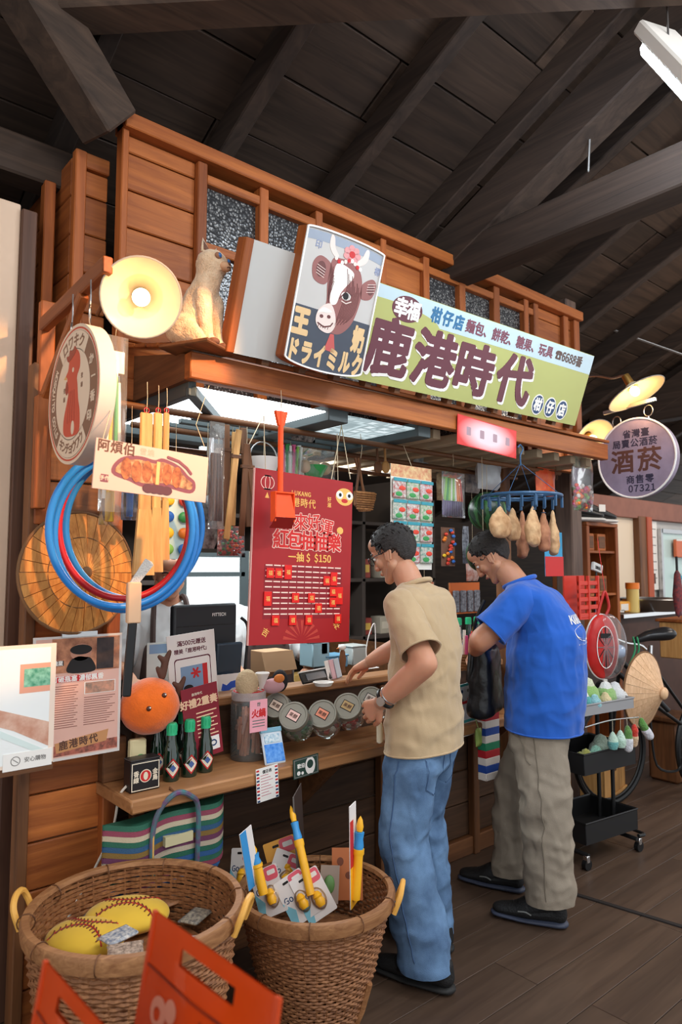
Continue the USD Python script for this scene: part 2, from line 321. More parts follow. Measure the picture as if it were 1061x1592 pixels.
# walls of the stall: posts, rails, planks and figured glass
ws = T('wall_stall', kind='structure')
X_ = lambda px, y=YW: P(px, 500, Y=y)[0]
def planks(x0, x1, z0, z1, y, pitch, m, th=.02, gap=.005):
    z = z0
    while z < z1 - .02:
        zt = min(z + pitch, z1); j = RNG.uniform(0, .004); ws.part('plank', box(x0, y + j, z + gap / 2, x1, y + th + j, zt - gap / 2, .004), m, smooth=False); z = zt
def post(x0, x1, z0, z1, y0=YW - .025, y1=YW + .03, m=W_orz): ws.part('post', box(x0, y0, z0, x1, y1, z1, .004), m, smooth=False)
def rail(x0, x1, z0, z1, y0=YW - .02, y1=YW + .03, m=W_or): ws.part('rail', box(x0, y0, z0, x1, y1, z1, .004), m, smooth=False)
ZT = 3.2; xs = [X_(p) for p in (179, 190, 300, 315, 398, 412, 486, 497, 588, 597, 655, 664, 711, 720, 764, 773, 811, 818, 826, 833, 872, 879, 888, 896)]
post(xs[0], xs[1], 1.95, ZT)
for a, b in ((2, 3), (4, 5), (6, 7), (8, 9), (10, 11), (12, 13), (14, 15), (16, 17), (18, 19), (20, 21), (22, 23)): post(xs[a], xs[b], 2.15, ZT - .06)
rail(xs[0], xs[23] + .01, ZT - .06, ZT, YW - .05, YW + .05)
rail(xs[3], xs[18], ZT - .14, ZT - .10); rail(xs[3], xs[18], 2.78, 2.82, YW - .01)
rail(xs[0], xs[23], 2.12, 2.2)
for a, b in ((1, 2), (9, 10), (19, 20), (21, 22)): planks(xs[a], xs[b], 2.2, ZT - .06, YW, .145, W_or)
gp = '/World/Looks/figured_glass'
usdkit.material(stage, gp, {'t': ('texture_coordinate', {}), 'v': ('voronoi_texture', {'scale': 80, 'feature': 'f1'}), 'r': ('rgb_ramp', {'ramp': [(.12, (.36, .35, .33)), (.3, (.10, .10, .10)), (.55, (.03, .03, .032))]}), 'p': ('principled_bsdf', {'roughness': .18, 'specular_ior_level': .6}), 'b': ('bump', {'strength': .35, 'distance': .004})},
                [('t.object', 'v.vector'), ('v.distance', 'r.fac'), ('r.color', 'p.base_color'), ('v.distance', 'b.height'), ('b.normal', 'p.normal')], surface='p.BSDF')
for a, b in ((3, 4), (5, 6), (7, 8), (11, 12), (13, 14), (15, 16), (17, 18)):
    ws.part('pane', box(xs[a], YW + .012, 2.82, xs[b], YW + .017, ZT - .14), gp, smooth=False)
    ws.part('pane', box(xs[a], YW + .012, 2.2, xs[b], YW + .017, 2.78), gp, smooth=False)
# left end: return of the upper wall, lower panel of lit planks
xc = X_(120, 2.55)
post(xc - .03, xc + .012, 1.9, 3.06, 2.53, 2.57); rail(xc, xs[0], 3.0, 3.06, 2.535, 2.575); planks(xc + .01, xs[0], 2.0, 3.0, 2.55, .15, W_or)
for k in range(7): ws.part('plank', box(xc - .028, 2.58, 2.0 + k * .15, xc - .01, 3.3, 2.146 + k * .15, .004), W_ory, smooth=False)
xl = X_(57); post(X_(60, 2.7), X_(78, 2.7), .0, 2.98, 2.68, 2.73)
planks(xl + .02, xs[1] - .02, 0.0, 1.5, YW + .01, .152, W_or); planks(xl + .02, xs[1] - .02, 1.5, 2.0, YW + .03, .152, W_br)
post(xl - .005, xl + .03, 0, 2.2, YW - .005, YW + .06, W_brz); post(xs[1] - .035, xs[1] + .012, 0, 2.2)
# recessed planks under the shelf, skirting and posts
XR = 3.35
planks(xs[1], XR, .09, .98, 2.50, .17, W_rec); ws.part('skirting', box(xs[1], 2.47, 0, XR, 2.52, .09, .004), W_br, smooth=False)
for px in (205, 590, 735): x = P(px, 1250, Y=2.47)[0]; post(x, x + .045, 0, .95, 2.455, 2.5, W_brz)
post(XR, XR + .06, 0, 2.14, 2.45, 2.52, W_brz)
ws.part('plank', box(XR + .03, 2.52, 0, XR + .05, 4.1, 1.0), W_br)
wl = T('wall_left', kind='structure')                  # cream board at the left, dark frame beside it
wl.part('board', box(-1.2, 2.62, 0, .722, 2.68, 2.82, .004), mat('cream_board', (222, 192, 166), .7, var=.05))
wl.part('frame', box(.722, 2.6, 0, .775, 2.7, 2.8, .004), wood('umber_z', (104, 70, 52), (74, 48, 36), 'z'))
wl.part('frame', box(-1.2, 2.6, .0, .722, 2.63, .42, .004), wood('umber_x', (104, 74, 58), (74, 50, 38), 'x'))
struct('wall_back', box(-1.5, 4.6, 0, 5.0, 4.68, 3.1), mat('stall_back', (70, 58, 48), .8, var=.3, scale=3))
struct('wall_outer', [box(-2.3, 5.35, 0, 10.5, 5.45, 2.6), box(-2.4, 2.7, 0, -2.3, 5.4, 3.0)], W_dkx)

# counter: shelf outside, worktop rail, table inside
ct = T('counter', 'brown wooden shop counter with a low display shelf along its front', 'counter', (1.0, 2.2, 0))
SH = .765
xs0 = P(200, 1240, Y=2.2)[0]
ct.part('shelf', box(xs0, 2.18, SH - .045, 3.15, 2.5, SH, .006), W_cnt, w=True); ct.part('worktop', box(xs0 + .05, 2.44, .965, 3.3, 2.56, 1.0, .006), W_cnt, w=True)
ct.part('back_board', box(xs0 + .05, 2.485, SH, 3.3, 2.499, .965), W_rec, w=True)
for x in (1.9, 2.5, 3.1): ct.part('bracket', hull([(x, 2.22, SH - .05), (x, 2.49, SH - .05), (x, 2.49, SH - .28), (x + .03, 2.22, SH - .05), (x + .03, 2.49, SH - .05), (x + .03, 2.49, SH - .28)]), W_br, w=True)
ct.part('table', box(1.15, 2.56, .8, 3.3, 2.88, .83, .004), W_br, w=True)
# awning: sloping frame with milky and figured panels lit from above
aw = T('awning', 'wooden awning over the shop front with lit milky ceiling panels', 'awning', (2.3, YF, 2.12))
ax0, ax1, az = P(292, 560, Y=YF)[0], P(941, 700, Y=YF)[0], 2.115
aw.part('fascia', box(ax0, YF - .02, az, ax1, YF + .025, az + .088, .004), W_or, w=True)
aw.part('side_board', hull([(ax0, YF + .02, az), (ax0, YW - .02, az), (ax0, YF + .02, az + .088), (ax0, YW - .02, az + .17), (ax0 + .03, YF + .02, az), (ax0 + .03, YW - .02, az), (ax0 + .03, YF + .02, az + .088), (ax0 + .03, YW - .02, az + .17)]), W_bry, w=True)
for i in range(5):                                     # sloping top boards
    y0, y1 = YF - .03 + i * .094, YF - .03 + (i + 1) * .094 - .004
    aw.part('roof_board', bar((ax0 - .03, (y0 + y1) / 2, az + .1 + (i + .5) * .022), (ax1, (y0 + y1) / 2, az + .1 + (i + .5) * .022), .09, .016, .003, up=(0, -.23, 1)), W_or, w=True)
slate = mat('slate_frame', (74, 84, 86), .5)
yi0, yi1 = YF + .05, 3.05
lit = emitter('milky_panel', (236, 246, 250), 3.2)
aw.part('lamp_panel', box(ax0 + .05, yi0, az - .012, ax0 + .62, yi1 - .25, az - .006), lit, w=True)
lat = '/World/Looks/lit_figured_glass'
usdkit.material(stage, lat, {'t': ('texture_coordinate', {}), 'w': ('voronoi_texture', {'scale': 16, 'metric': 'chebychev'}), 'r': ('rgb_ramp', {'ramp': [(.2, (.75, .85, .88)), (.42, (.3, .38, .4)), (.6, (.6, .72, .75))]}), 'e': ('emission', {'strength': 1.0})}, [('t.object', 'w.vector'), ('w.distance', 'r.fac'), ('r.color', 'e.color')], surface='e.emission')
aw.part('figured_panel', box(ax0 + .72, yi0, az - .012, ax0 + 1.12, yi1 - .35, az - .006), lat, w=True)
for (x0, x1) in ((ax0 + .02, ax0 + .05), (ax0 + .62, ax0 + .72), (ax0 + 1.12, ax0 + 1.2)): aw.part('frame_bar', box(x0, yi0 - .02, az - .045, x1, yi1, az + .02, .003), slate, w=True)
for y in (yi0 + .36, yi0 + .46, yi0 + .56): aw.part('frame_bar', box(ax0 + .25, y, az - .03, ax0 + 1.12, y + .028, az - .006, .003), slate, w=True)
aw.part('frame_bar', box(ax0 + .02, yi1 - .27, az - .05, ax0 + 1.2, yi1 - .2, az + .02, .003), slate, w=True)
aw.part('hip_bar', bar((ax0 + .03, YF + .03, az - .03), (ax0 + .46, YF + .52, az - .03), .035, .035, .003), slate, w=True)
aw.part('ceiling_board', box(ax0 + .03, YW - .02, az + .04, ax1, 4.6, az + .055), mat('stall_ceiling', (64, 54, 46), .8), w=True)
for k in range(9): x = ax0 + 1.25 + k * .16; aw.part('ceiling_slat', box(x, YF + .06, az - .035, x + .05, 3.2, az + .01, .003), mat('grey_slat', (172, 152, 124), .7), w=True)
for y in (2.25, 2.55, 2.95): aw.part('hanging_rail', cyl((.80 if y < 2.3 else ax0 + .05, y, az - .06), (ax1 - .1, y, az - .06), .012), W_br, w=True)
# ================================================================ signs, lamps and what hangs over the counter
def slab(name, label, cat, px0, py0, px1, py1, Y, th, m, roll=0.0, r=0.0, group=None, part='board', rz=0.0, shape=None):
    a, b, c = P(px0, py0, Y=Y), P(px1, py0, Y=Y), P(px0, py1, Y=Y); W, H = b[0] - a[0], a[2] - c[2]
    t = T(name, label, cat, M=TM(*a, rz=rz) @ TM(ry=roll), group=group); t.W, t.H, t.Y = W, H, Y
    g = shape(W, H) if shape else (R_(0, -H, W, 0, r) if r else R_(0, -H, W, 0))
    t.part(part, ext(g, th, th), m, smooth=False); return t
def pr(t, g, m, k=1, name='print', parent=None, label=None): # print on the front face
    e = ext(g, 0, .0005 * k)
    if e is not None: t.part(name, e, m, parent, label, smooth=False)
flatc = lambda n, rgb: mat(n, rgb, .55)
maroon, cream, redp, navy, gold, gry = flatc('maroon_ink', (104, 56, 66)), flatc('cream_ink', (238, 226, 204)), flatc('red_print', (200, 40, 42)), flatc('navy_ink', (44, 70, 108)), flatc('gold_ink', (232, 176, 92)), flatc('grey_ink', (120, 116, 112))
cordm = mat('cord', (196, 180, 150), .8)
def string(t, pts, r=.0015, name='string', m=None, w=True): t.part(name, tube(pts, r, 5), m or cordm, w=w)

# ---- the long shop sign
A = np.array([1.2075, 1.945, 2.207]); B = np.array([3.2766, 1.945, 2.243]); ux = (B - A) / np.linalg.norm(B - A); Wd = np.linalg.norm(B - A)
uz = np.array([0, -math.sin(.35), math.cos(.35)]); uz -= ux * (uz @ ux); uz /= np.linalg.norm(uz); M = np.eye(4); M[:3, 0], M[:3, 2], M[:3, 1], M[:3, 3] = ux, uz, np.cross(uz, ux), A
sg = T('shop_sign', 'long green and pale blue shop sign board leaning over the awning', 'sign', M=M); H = .362
olive, sky = flatc('olive_print', (176, 178, 108)), flatc('pale_blue_print', (188, 208, 216))
x0 = .30
sg.part('board', ext(R_(x0, 0, Wd, H), .035, .035), olive, smooth=False); sg.part('end_panel', ext(R_(.0, 0, x0 - .004, H), .03, .028), mat('blank_panel', (190, 188, 184), .5), smooth=False)
sg.part('edge_frame', box(-.03, -.004, 0, 0, .05, H, .003), W_orz); sg.part('back_frame', box(0, .036, .02, Wd - .02, .075, .07), W_or)
pr(sg, R_(x0, H * .735, Wd, H - .002), sky, 1, 'band'); pr(sg, affinity.translate(E_(0, 0, .30, .055), .62, H * .715).intersection(R_(x0, 0, Wd, H)), olive, 2, 'print')
sx_ = lambda px: (P(px, 500, Y=1.9)[0] - A[0])
def sgx(px, z):                                        # place along the sign under a pixel column
    lo, hi = 0, Wd
    for _ in range(30):
        mid = (lo + hi) / 2; q = A + ux * mid + uz * z - EYE; xx = CX + FPX * (q @ RIGHT) / (q @ FWD)
        lo, hi = (mid, hi) if xx < px else (lo, mid)
    return lo
for ch, p0, p1 in (('鹿', 566, 640), ('港', 640, 710), ('時', 707, 768), ('代', 769, 828)):
    a_, b_ = sgx(p0, .14), sgx(p1, .14); g = txt(ch, 1, 0, 0, 3); g = affinity.translate(g, -(g.bounds[0] + g.bounds[2]) / 2, -(g.bounds[1] + g.bounds[3]) / 2)
    g = affinity.scale(g, (b_ - a_) / (g.bounds[2] - g.bounds[0]) * .93, .225 / (g.bounds[3] - g.bounds[1]), origin=(0, 0)); g = affinity.translate(g, (a_ + b_) / 2, .147)
    sh = affinity.translate(g, .010, -.009).buffer(.002); pr(sg, sh, paperw, 3, 'letter_shadow'); pr(sg, g, maroon, 4, 'letter')
xm = (sgx(609, .31) + sgx(659, .31)) / 2; pr(sg, E_(xm, .30, .082, .048), maroon, 4, 'badge'); pr(sg, txt('幸福', .075, xm, .30, 3, -.08), paperw, 5, 'lettering')
pr(sg, txt('柑仔店', .062, (sgx(668, .3) + sgx(722, .3)) / 2, .312, 3, .12), flatc('teal_ink', (52, 110, 150)), 4, 'lettering')
pr(sg, txt('麵包、餅乾、糖果、玩具', .056, (sgx(738, .3) + sgx(848, .3)) / 2, .312, 2, .0, 1.05), flatc('plum_ink', (122, 70, 84)), 4, 'lettering')
pr(sg, txt('☎6688番', .055, (sgx(862, .3) + sgx(905, .3)) / 2, .312, 2, .02), flatc('brown_ink', (88, 66, 60)), 4, 'lettering')
for ch, px in (('柑', 836), ('仔', 855), ('店', 873)):
    x = sgx(px, .06); pr(sg, E_(x, .062, .047, .05), paperw, 4, 'badge_edge'); pr(sg, E_(x, .062, .041, .044), navy, 5, 'badge'); pr(sg, txt(ch, .062, x, .062, 4), paperw, 6, 'lettering')
for k in range(13): x = .12 + k * .16; sg.part('bracket', box(x, .01, -.02, x + .03, .05, .02), W_br)

# ---- milk tin sign standing before it
a, b = P(437, 570, Y=1.90), P(566, 584, Y=1.90); M2 = np.eye(4); uz2 = np.array([0.0, -math.sin(.30), math.cos(.30)]); M2[:3, 2] = uz2; M2[:3, 1] = np.cross(uz2, [1, 0, 0]); M2[:3, 3] = (a[0], 1.89, 2.20)
mc = T('tin_sign', 'big milk tin shaped sign with a brown cow head', 'sign', M=M2)
W, H = .352, .445
body = PG([(0, .02)] + [(W / 2 - W / 2 * math.cos(t), .02 - .028 * math.sin(t)) for t in np.linspace(0, PI, 18)] + [(W, H)] + [(W / 2 + W / 2 * math.cos(t), H + .014 * math.sin(t)) for t in np.linspace(0, PI, 18)])
mc.part('board', ext(body, .05, .05), W_orz, smooth=False)
pr(mc, body, flatc('tin_white', (196, 192, 188)), 1, 'face')
pr(mc, body.intersection(R_(0, -1, W, H * .44)), flatc('tin_slate', (70, 76, 88)), 2, 'band')
top = body.difference(affinity.translate(body, 0, -.03)).intersection(R_(0, H * .8, W, 1)); pr(mc, affinity.translate(top, 0, -.012).intersection(body), flatc('tin_grey', (150, 160, 176)), 2, 'band')
rim = body.difference(body.buffer(-.006)); mc.part('rim', ext(rim, .0, .006), flatc('rim_white', (240, 238, 234)), smooth=False)
bn, bl, pk = flatc('cow_brown', (150, 96, 92)), flatc('cow_dark', (108, 62, 60)), flatc('cow_muzzle', (232, 214, 206))
S = lambda pts: PG([(x * W, z * H) for x, z in pts])
face = PG(spline([(x * W, z * H) for x, z in [(.36, .83), (.47, .86), (.62, .86), (.74, .80), (.80, .66), (.78, .50), (.72, .38), (.6, .30), (.46, .31), (.36, .40), (.38, .52), (.35, .66)]], 5, True))
pr(mc, face, bn, 3, 'cow_face')
pr(mc, PG(spline([(x * W, z * H) for x, z in [(.37, .78), (.22, .83), (.14, .76), (.18, .65), (.33, .64)]], 5, True)), bn, 3, 'cow_ear'); pr(mc, PG(spline([(x * W, z * H) for x, z in [(.78, .72), (.9, .79), (.97, .75), (.93, .64), (.80, .62)]], 5, True)), bn, 3, 'cow_ear')
pr(mc, E_(.245 * W, .735 * H, .02, .026), bl, 4, 'ear_shade'); pr(mc, E_(.905 * W, .71 * H, .015, .02), bl, 4, 'ear_shade')
pr(mc, PG(spline([(x * W, z * H) for x, z in [(.37, .86), (.30, .92), (.30, 1.0), (.34, .99), (.37, .92), (.43, .87)]], 5, True)), pk, 3, 'horn'); pr(mc, PG(spline([(x * W, z * H) for x, z in [(.70, .85), (.79, .9), (.80, .98), (.76, .99), (.72, .92), (.66, .87)]], 5, True)), pk, 3, 'horn')
pr(mc, PG(spline([(x * W, z * H) for x, z in [(.42, .81), (.58, .81), (.66, .76), (.54, .62), (.50, .52), (.42, .52), (.41, .66)]], 5, True)), flatc('blaze', (236, 230, 222)), 4, 'blaze')
pr(mc, PG(spline([(x * W, z * H) for x, z in [(.42, .51), (.50, .46), (.54, .36), (.48, .29), (.36, .30), (.29, .36), (.31, .45)]], 5, True)), pk, 5, 'muzzle')
for k in range(11): u = k / 10; pr(mc, L_(spline([((.56 + .20 * u) * W, (.80 - .10 * u) * H), ((.60 + .17 * u) * W, (.66 - .06 * u) * H), ((.57 + .17 * u) * W, (.50 - .02 * u) * H), ((.53 + .12 * u) * W, (.36 + .03 * u) * H)], 4)[k % 4:13 - k % 3], .0022), bl, 5, 'hatch_line')
for k in range(6): pr(mc, L_([((.385 + .008 * k) * W, (.78 - .02 * k) * H), ((.37 + .006 * k) * W, (.66 - .02 * k) * H), ((.385 + .004 * k) * W, (.56 - .01 * k) * H)], .002), bl, 5, 'hatch_line')
for x0, s in ((.245, 1), (.905, -1)):
    for k in range(4): pr(mc, L_([((x0 - .05 * s) * W, (.76 - .02 * k) * H), ((x0 + .05 * s) * W, (.74 - .02 * k) * H)], .002), pk, 5, 'hatch_line')
pr(mc, L_([(.56 * W, .555 * H), (.62 * W, .545 * H), (.68 * W, .57 * H)], .0035), pk, 6, 'lower_lid'); pr(mc, PG(spline([(x * W, z * H) for x, z in [(.30, .42), (.36, .47), (.47, .455), (.42, .435), (.35, .43)]], 4, True)), paperw, 6, 'muzzle_light')
for k in range(5): pr(mc, L_([((.33 + .03 * k) * W, .315 * H), ((.335 + .03 * k) * W, .335 * H)], .0018), bl, 7, 'hatch_line')
for x, z, n in ((.17, .90, '印'), (.95, .86, '標')): pr(mc, txt(n, .03, x * W, z * H, 1), flatc('faint_blue', (140, 150, 180)), 3, 'small_mark')
for x, z in ((.35, .40), (.44, .41)): pr(mc, E_(x * W, z * H, .008, .006), bl, 6, 'nostril')
pr(mc, L_([(x * W, z * H) for x, z in [(.32, .345), (.40, .325), (.48, .345), (.5, .37)]], .005), bl, 6, 'mouth')
pr(mc, E_(.605 * W, .60 * H, .022, .014), paperw, 5, 'eye'); pr(mc, E_(.60 * W, .60 * H, .013, .012), ink, 6, 'pupil'); pr(mc, L_([(x * W, z * H) for x, z in [(.53, .57), (.6, .64), (.68, .62)]], .004), bl, 6, 'brow')
for k in range(7): t = k * PI * 2 / 7; pr(mc, E_(.585 * W + .026 * math.cos(t), .915 * H + .02 * math.sin(t), .013, .011), flatc('flower_pink', (220, 150, 150)), 5, 'petal')
pr(mc, E_(.585 * W, .915 * H, .013, .011), redp, 6, 'flower')
for k in range(9): pr(mc, E_((.40 + .04 * k) * W, (.85 - .02 * math.sin(k)) * H, .007, .007), (pk, redp, paperw)[k % 3], 6, 'garland_bead')
pr(mc, S([(.5, .29), (.455, .16), (.60, .15), (.545, .29)]), flatc('bell_red', (196, 90, 86)), 4, 'bell')
tan = flatc('tan_letter', (226, 190, 140))
pr(mc, affinity.scale(txt('王', .085, .125 * W, .32 * H, 6), .8, 1.1), tan, 4, 'lettering'); pr(mc, affinity.scale(txt('奶', .08, .87 * W, .30 * H, 5), .72, 1.15), tan, 4, 'lettering')
for i, ch in enumerate('ドライミルク'): pr(mc, affinity.scale(txt(ch, .064, (.085 + .166 * i) * W, .10 * H, 5), .78, 1.3), tan, 4, 'lettering')

# ---- cat figure
ct_ = P(322, 541, Y=1.99); t = T('cat_figure', 'sitting cream and brown cat figure on the awning beside the milk tin sign', 'figurine', (ct_[0], 1.99, 2.212), rz=.45)
fur = mat('cat_fur', (232, 204, 172), .85, rgb2=(204, 166, 128), scale=14, bump=.5, bscale=160, sheen=.3)
g = chain([[((0, .06, .085), (.066, .075, .075)), ((0, .03, .17), (.054, .056, .05))], [((0, .03, .17), (.054, .054, .05)), ((0, -.002, .235), (.042, .042, .04))], [((0, -.002, .235), .040), ((.0, -.014, .288), (.056, .052, .048))], [((0, -.045, .276), (.034, .024, .022)), ((0, -.068, .270), (.018, .012, .012))],
           [((-.034, -.005, .17), .03), ((-.03, -.022, .03), .018)], [((.034, -.005, .17), .03), ((.03, -.022, .03), .018)], [((-.03, -.022, .03), .018), ((-.03, -.042, .014), .017)], [((.03, -.022, .03), .018), ((.03, -.042, .014), .017)],
           [((-.058, .06, .06), (.034, .06, .052)), ((-.058, .0, .02), (.022, .034, .02))], [((.058, .06, .06), (.034, .06, .052)), ((.058, .0, .02), (.022, .034, .02))]], .007, 6)
t.part('body', bump_(g, .003, 60), fur)
dk = mat('cat_points', (120, 78, 58), .8, rgb2=(84, 54, 42), scale=30)
for s in (-1, 1):
    t.part('ear', hull([(s * .012, -.016, .325), (s * .052, -.010, .312), (s * .030, .012, .325), (s * .040, -.004, .364)]), fur); t.part('ear_inner', hull([(s * .020, -.0165, .330), (s * .046, -.0135, .320), (s * .034, -.012, .322), (s * .039, -.007, .354)]), dk)
    t.part('eye_patch', ell((s * .026, -.056, .298), .015, .009, .012, 2), mat('cat_patch', (150, 104, 78), .8)); t.part('eye', ell((s * .026, -.0625, .299), .009, .004, .008, 2), mat('cat_blue', (60, 110, 170), .15)); t.part('paw', ell((s * .03, -.044, .014), .020, .022, .014, 2), dk)
t.part('muzzle_mark', ell((0, -.066, .270), .024, .017, .016, 2), mat('cat_mask', (206, 160, 124), .8)); t.part('nose', ell((0, -.082, .276), .007, .004, .005, 2), dk); t.part('mouth', tube([(-.010, -.080, .262), (0, -.083, .266), (.010, -.080, .262)], .0017, 5), dk)
t.part('tail', tube(spline([(.02, .12, .04), (.075, .11, .03), (.1, .06, .035), (.085, .02, .03)], 6), [.018] * 19, 8), dk)
t.part('base', box(-.085, -.06, -.002, .085, .13, .012, .004), W_br)

# ---- dish lamp with its bulb lit
def dish_lamp(name, label, c, axis, r, energy, arm, inner, dz=1.0):
    m, _ = frame_of((0, 0, 0), axis); R4 = np.eye(4); R4[:3, 0], R4[:3, 1], R4[:3, 2] = m[:3, 1], m[:3, 2], m[:3, 0]; M = R4.copy(); M[:3, 3] = c      # local +z = the way it shines
    t = T(name, label, 'lamp', M=M)
    prof = [(r * .2, -.115), (r * .24, -.085), (r * .42, -.072), (r * .56, -.05), (r * .6, -.042), (r * .93, -.006), (r, 0), (r * .99, .003), (r * .92, -.003), (r * .58, -.037), (r * .54, -.046), (r * .40, -.066), (r * .2, -.08)]
    prof = [(a_, b_ * dz) for a_, b_ in prof]; t.part('shade', lathe(prof, 40), inner, smooth=30); t.part('rim', ring((0, 0, .001), r, .003, (0, 0, 1), 40, 6), mat('grey_rim', (150, 146, 140), .5))
    t.part('socket', lathe([(.0, -.13), (.022, -.13), (.024, -.07), (.018, -.05), (0, -.05)], 20), mat('brass', (170, 130, 70), .4, 1))
    t.part('bulb', ell((0, 0, -.018), .026, .026, .032, 3), emitter('lit_bulb', (255, 214, 150), 9))
    t.part('arm', tube(spline(arm, 8), .007, 8), blackp if r < .11 else steel, w=True)
    l = UsdLux.SphereLight.Define(stage, t.path + '/glow'); l.CreateRadiusAttr(.028); l.CreateIntensityAttr(energy); l.CreateColorAttr(Gf.Vec3f(1.0, .58, .26)); l.AddTranslateOp().Set(Gf.Vec3d(0, 0, .045))
    return t
cream_in = mat('cream_enamel', (206, 190, 156), .35)
lc = P(220, 463, Y=1.86); ax = np.array([-.33, -.82, -.40])
dish_lamp('dish_lamp', 'lit cream enamel dish lamp beside the round rooster sign', lc, ax, .112, 12, [lc - ax * .12, lc - ax * .18 + [0, 0, .03], (.9, 2.2, 2.42), (.95, 2.46, 2.42)], cream_in)
lc2 = P(990, 612, Y=1.9); ax2 = np.array([.06, -.46, -.9])
dish_lamp('dish_lamp', 'lit dish lamp on a curved pipe above the round violet sign', lc2, ax2, .165, 90, [lc2 - ax2 * .09, lc2 - ax2 * .13, P(952, 588, Y=2.05), P(916, 585, Y=2.2), (3.75, 2.44, 2.62)], cream_in, .55)
lc3 = P(925, 684, Y=2.35); ax3 = np.array([-.3, -.75, -.5])
dish_lamp('dish_lamp', 'yellow lit dish lamp half hidden behind the awning end', lc3, ax3, .14, 40, [lc3 - ax3 * .12, lc3 - ax3 * .2, (4.24, 2.62, 2.3)], cream_in)
# fluorescent fitting at the roof
pa, pb = P(1018, 70, d=2.5), P(1200, 262, d=2.08)
t = T('ceiling_light', 'glaring white fluorescent fitting hung under the roof truss', 'ceiling light', pa); t.part('tray', bar(pa + [0, 0, .055], pb + [0, 0, .055], .17, .05, .008), white, w=True); t.part('diffuser', bar(pa, pb, .13, .075, .02), emitter('fluorescent', (225, 240, 255), 40), w=True)
for q in (pa * .85 + pb * .15, pa * .15 + pb * .85): t.part('hanger', cyl(q + [0, 0, .08], [q[0], q[1], ROOFZ(q[1])], .004), steel, w=True)

# ---- round rooster sign on its wooden bracket, at right angles to the wall
bk = T('sign_bracket', 'wooden bracket arm holding the round rooster sign', 'bracket', (.76, 2.44, 2.3))
bk.part('arm', bar((.765, 2.46, 2.335), (.745, 1.86, 2.345), .03, .05, .004), W_ory, w=True); bk.part('brace', bar((.765, 2.46, 2.05), (.75, 2.05, 2.32), .028, .035, .004), W_ory, w=True); bk.part('wall_piece', box(.75, 2.44, 1.65, .80, 2.475, 2.42, .004), W_orz, w=True)
bk.part('lath', box(.735, 2.40, 1.7, .775, 2.437, 2.08, .004), W_orz, w=True)
cs = P(113, 613, X=.705); Rr = .20
t = T('round_sign', 'round white sign with a red rooster and brown lettered ring', 'sign', M=TM(cs[0], cs[1], cs[2], rz=-PI / 2)); rsign = t
t.part('board', ext(E_(0, 0, Rr), .045, .045), flatc('sign_edge_white', (200, 188, 178)), smooth=30)
yl0, rdk = flatc('beak_yellow', (214, 160, 90)), flatc('rooster_dark', (150, 60, 44)); rb, rc, rred = flatc('ring_brown', (128, 92, 72)), flatc('sign_cream', (222, 200, 176)), flatc('rooster_red', (196, 72, 50))
pr(t, E_(0, 0, Rr), rc, 1, 'face'); pr(t, E_(0, 0, Rr * .955).difference(E_(0, 0, Rr * .93)), rred, 2, 'ring'); pr(t, E_(0, 0, Rr * .91), rb, 2, 'ring'); pr(t, E_(0, 0, Rr * .655), rc, 3, 'face')
def sector(a0, a1, r0, r1): return PG([(r1 * math.cos(q), r1 * math.sin(q)) for q in np.linspace(a0, a1, 20)] + [(r0 * math.cos(q), r0 * math.sin(q)) for q in np.linspace(a1, a0, 20)])
D = math.radians
pr(t, sector(D(52), D(128), Rr * .66, Rr * .89).buffer(-.003).buffer(.006), rc, 3, 'label_patch'); pr(t, sector(D(232), D(308), Rr * .66, Rr * .89).buffer(-.003).buffer(.006), rc, 3, 'label_patch')
def arc(s, r, a0, a1, h, flip=False, sx=1):
    gs = []
    for i, ch in enumerate(s):
        q = a0 + (a1 - a0) * (i + .5) / len(s); g = txt(ch, h, 0, 0, 2, sx=sx); g = affinity.rotate(g, math.degrees(q) + (90 if flip else -90), origin=(0, 0)); gs.append(affinity.translate(g, r * math.cos(q), r * math.sin(q)))
    return union_all(gs)
pr(t, arc('ロワキク', Rr * .775, D(122), D(58), .042), rb, 4, 'lettering'); pr(t, arc('キンチョウワウ', Rr * .775, D(236), D(304), .036, True), rb, 4, 'lettering')
pr(t, arc('MOSQUITO COILS', Rr * .775, D(144), D(224), .026, True), rc, 4, 'lettering')
pr(t, union_all([txt(ch, .032, Rr * .775 * math.cos(q), Rr * .775 * math.sin(q), 2) for ch, q in zip('かー香印', (D(28), D(8), D(-12), D(-32)))]), rc, 4, 'lettering')
sc = Rr / .2
rs = PG(spline([(x * sc, z * sc) for x, z in [(-.02, .125), (.02, .128), (.05, .105), (.055, .07), (.035, .045), (.04, .02), (.048, -.02), (.062, -.06), (.06, -.115), (.0, -.122), (-.055, -.11), (-.062, -.07), (-.04, -.02), (-.03, .005), (-.042, .02), (-.04, .05), (-.052, .062), (-.036, .075), (-.03, .10), (-.036, .115)]], 4, True))
pr(t, rs, rred, 4, 'rooster'); pr(t, E_(.012 * sc, -.098 * sc, .012, .02), rc, 5, 'medal'); pr(t, PG([(-.052, .062), (-.068, .055), (-.045, .05)]), yl0, 5, 'beak'); pr(t, PG(spline([(-.036, .10), (-.05, .118), (-.03, .118), (-.026, .134), (-.005, .126), (.012, .138), (.024, .122), (.0, .108)], 3, True)), rdk, 5, 'comb'); pr(t, PG(spline([(-.044, .045), (-.054, .02), (-.042, .004), (-.03, .022)], 3, True)), rdk, 5, 'wattle'); [pr(t, L_([(-.02 + .012 * k_, .01), (-.028 + .016 * k_, -.035), (-.032 + .018 * k_, -.08)], .0022), rdk, 5, 'feather_line') for k_ in range(4)]; pr(t, E_(.004, .07, .007), rc, 5, 'eye')
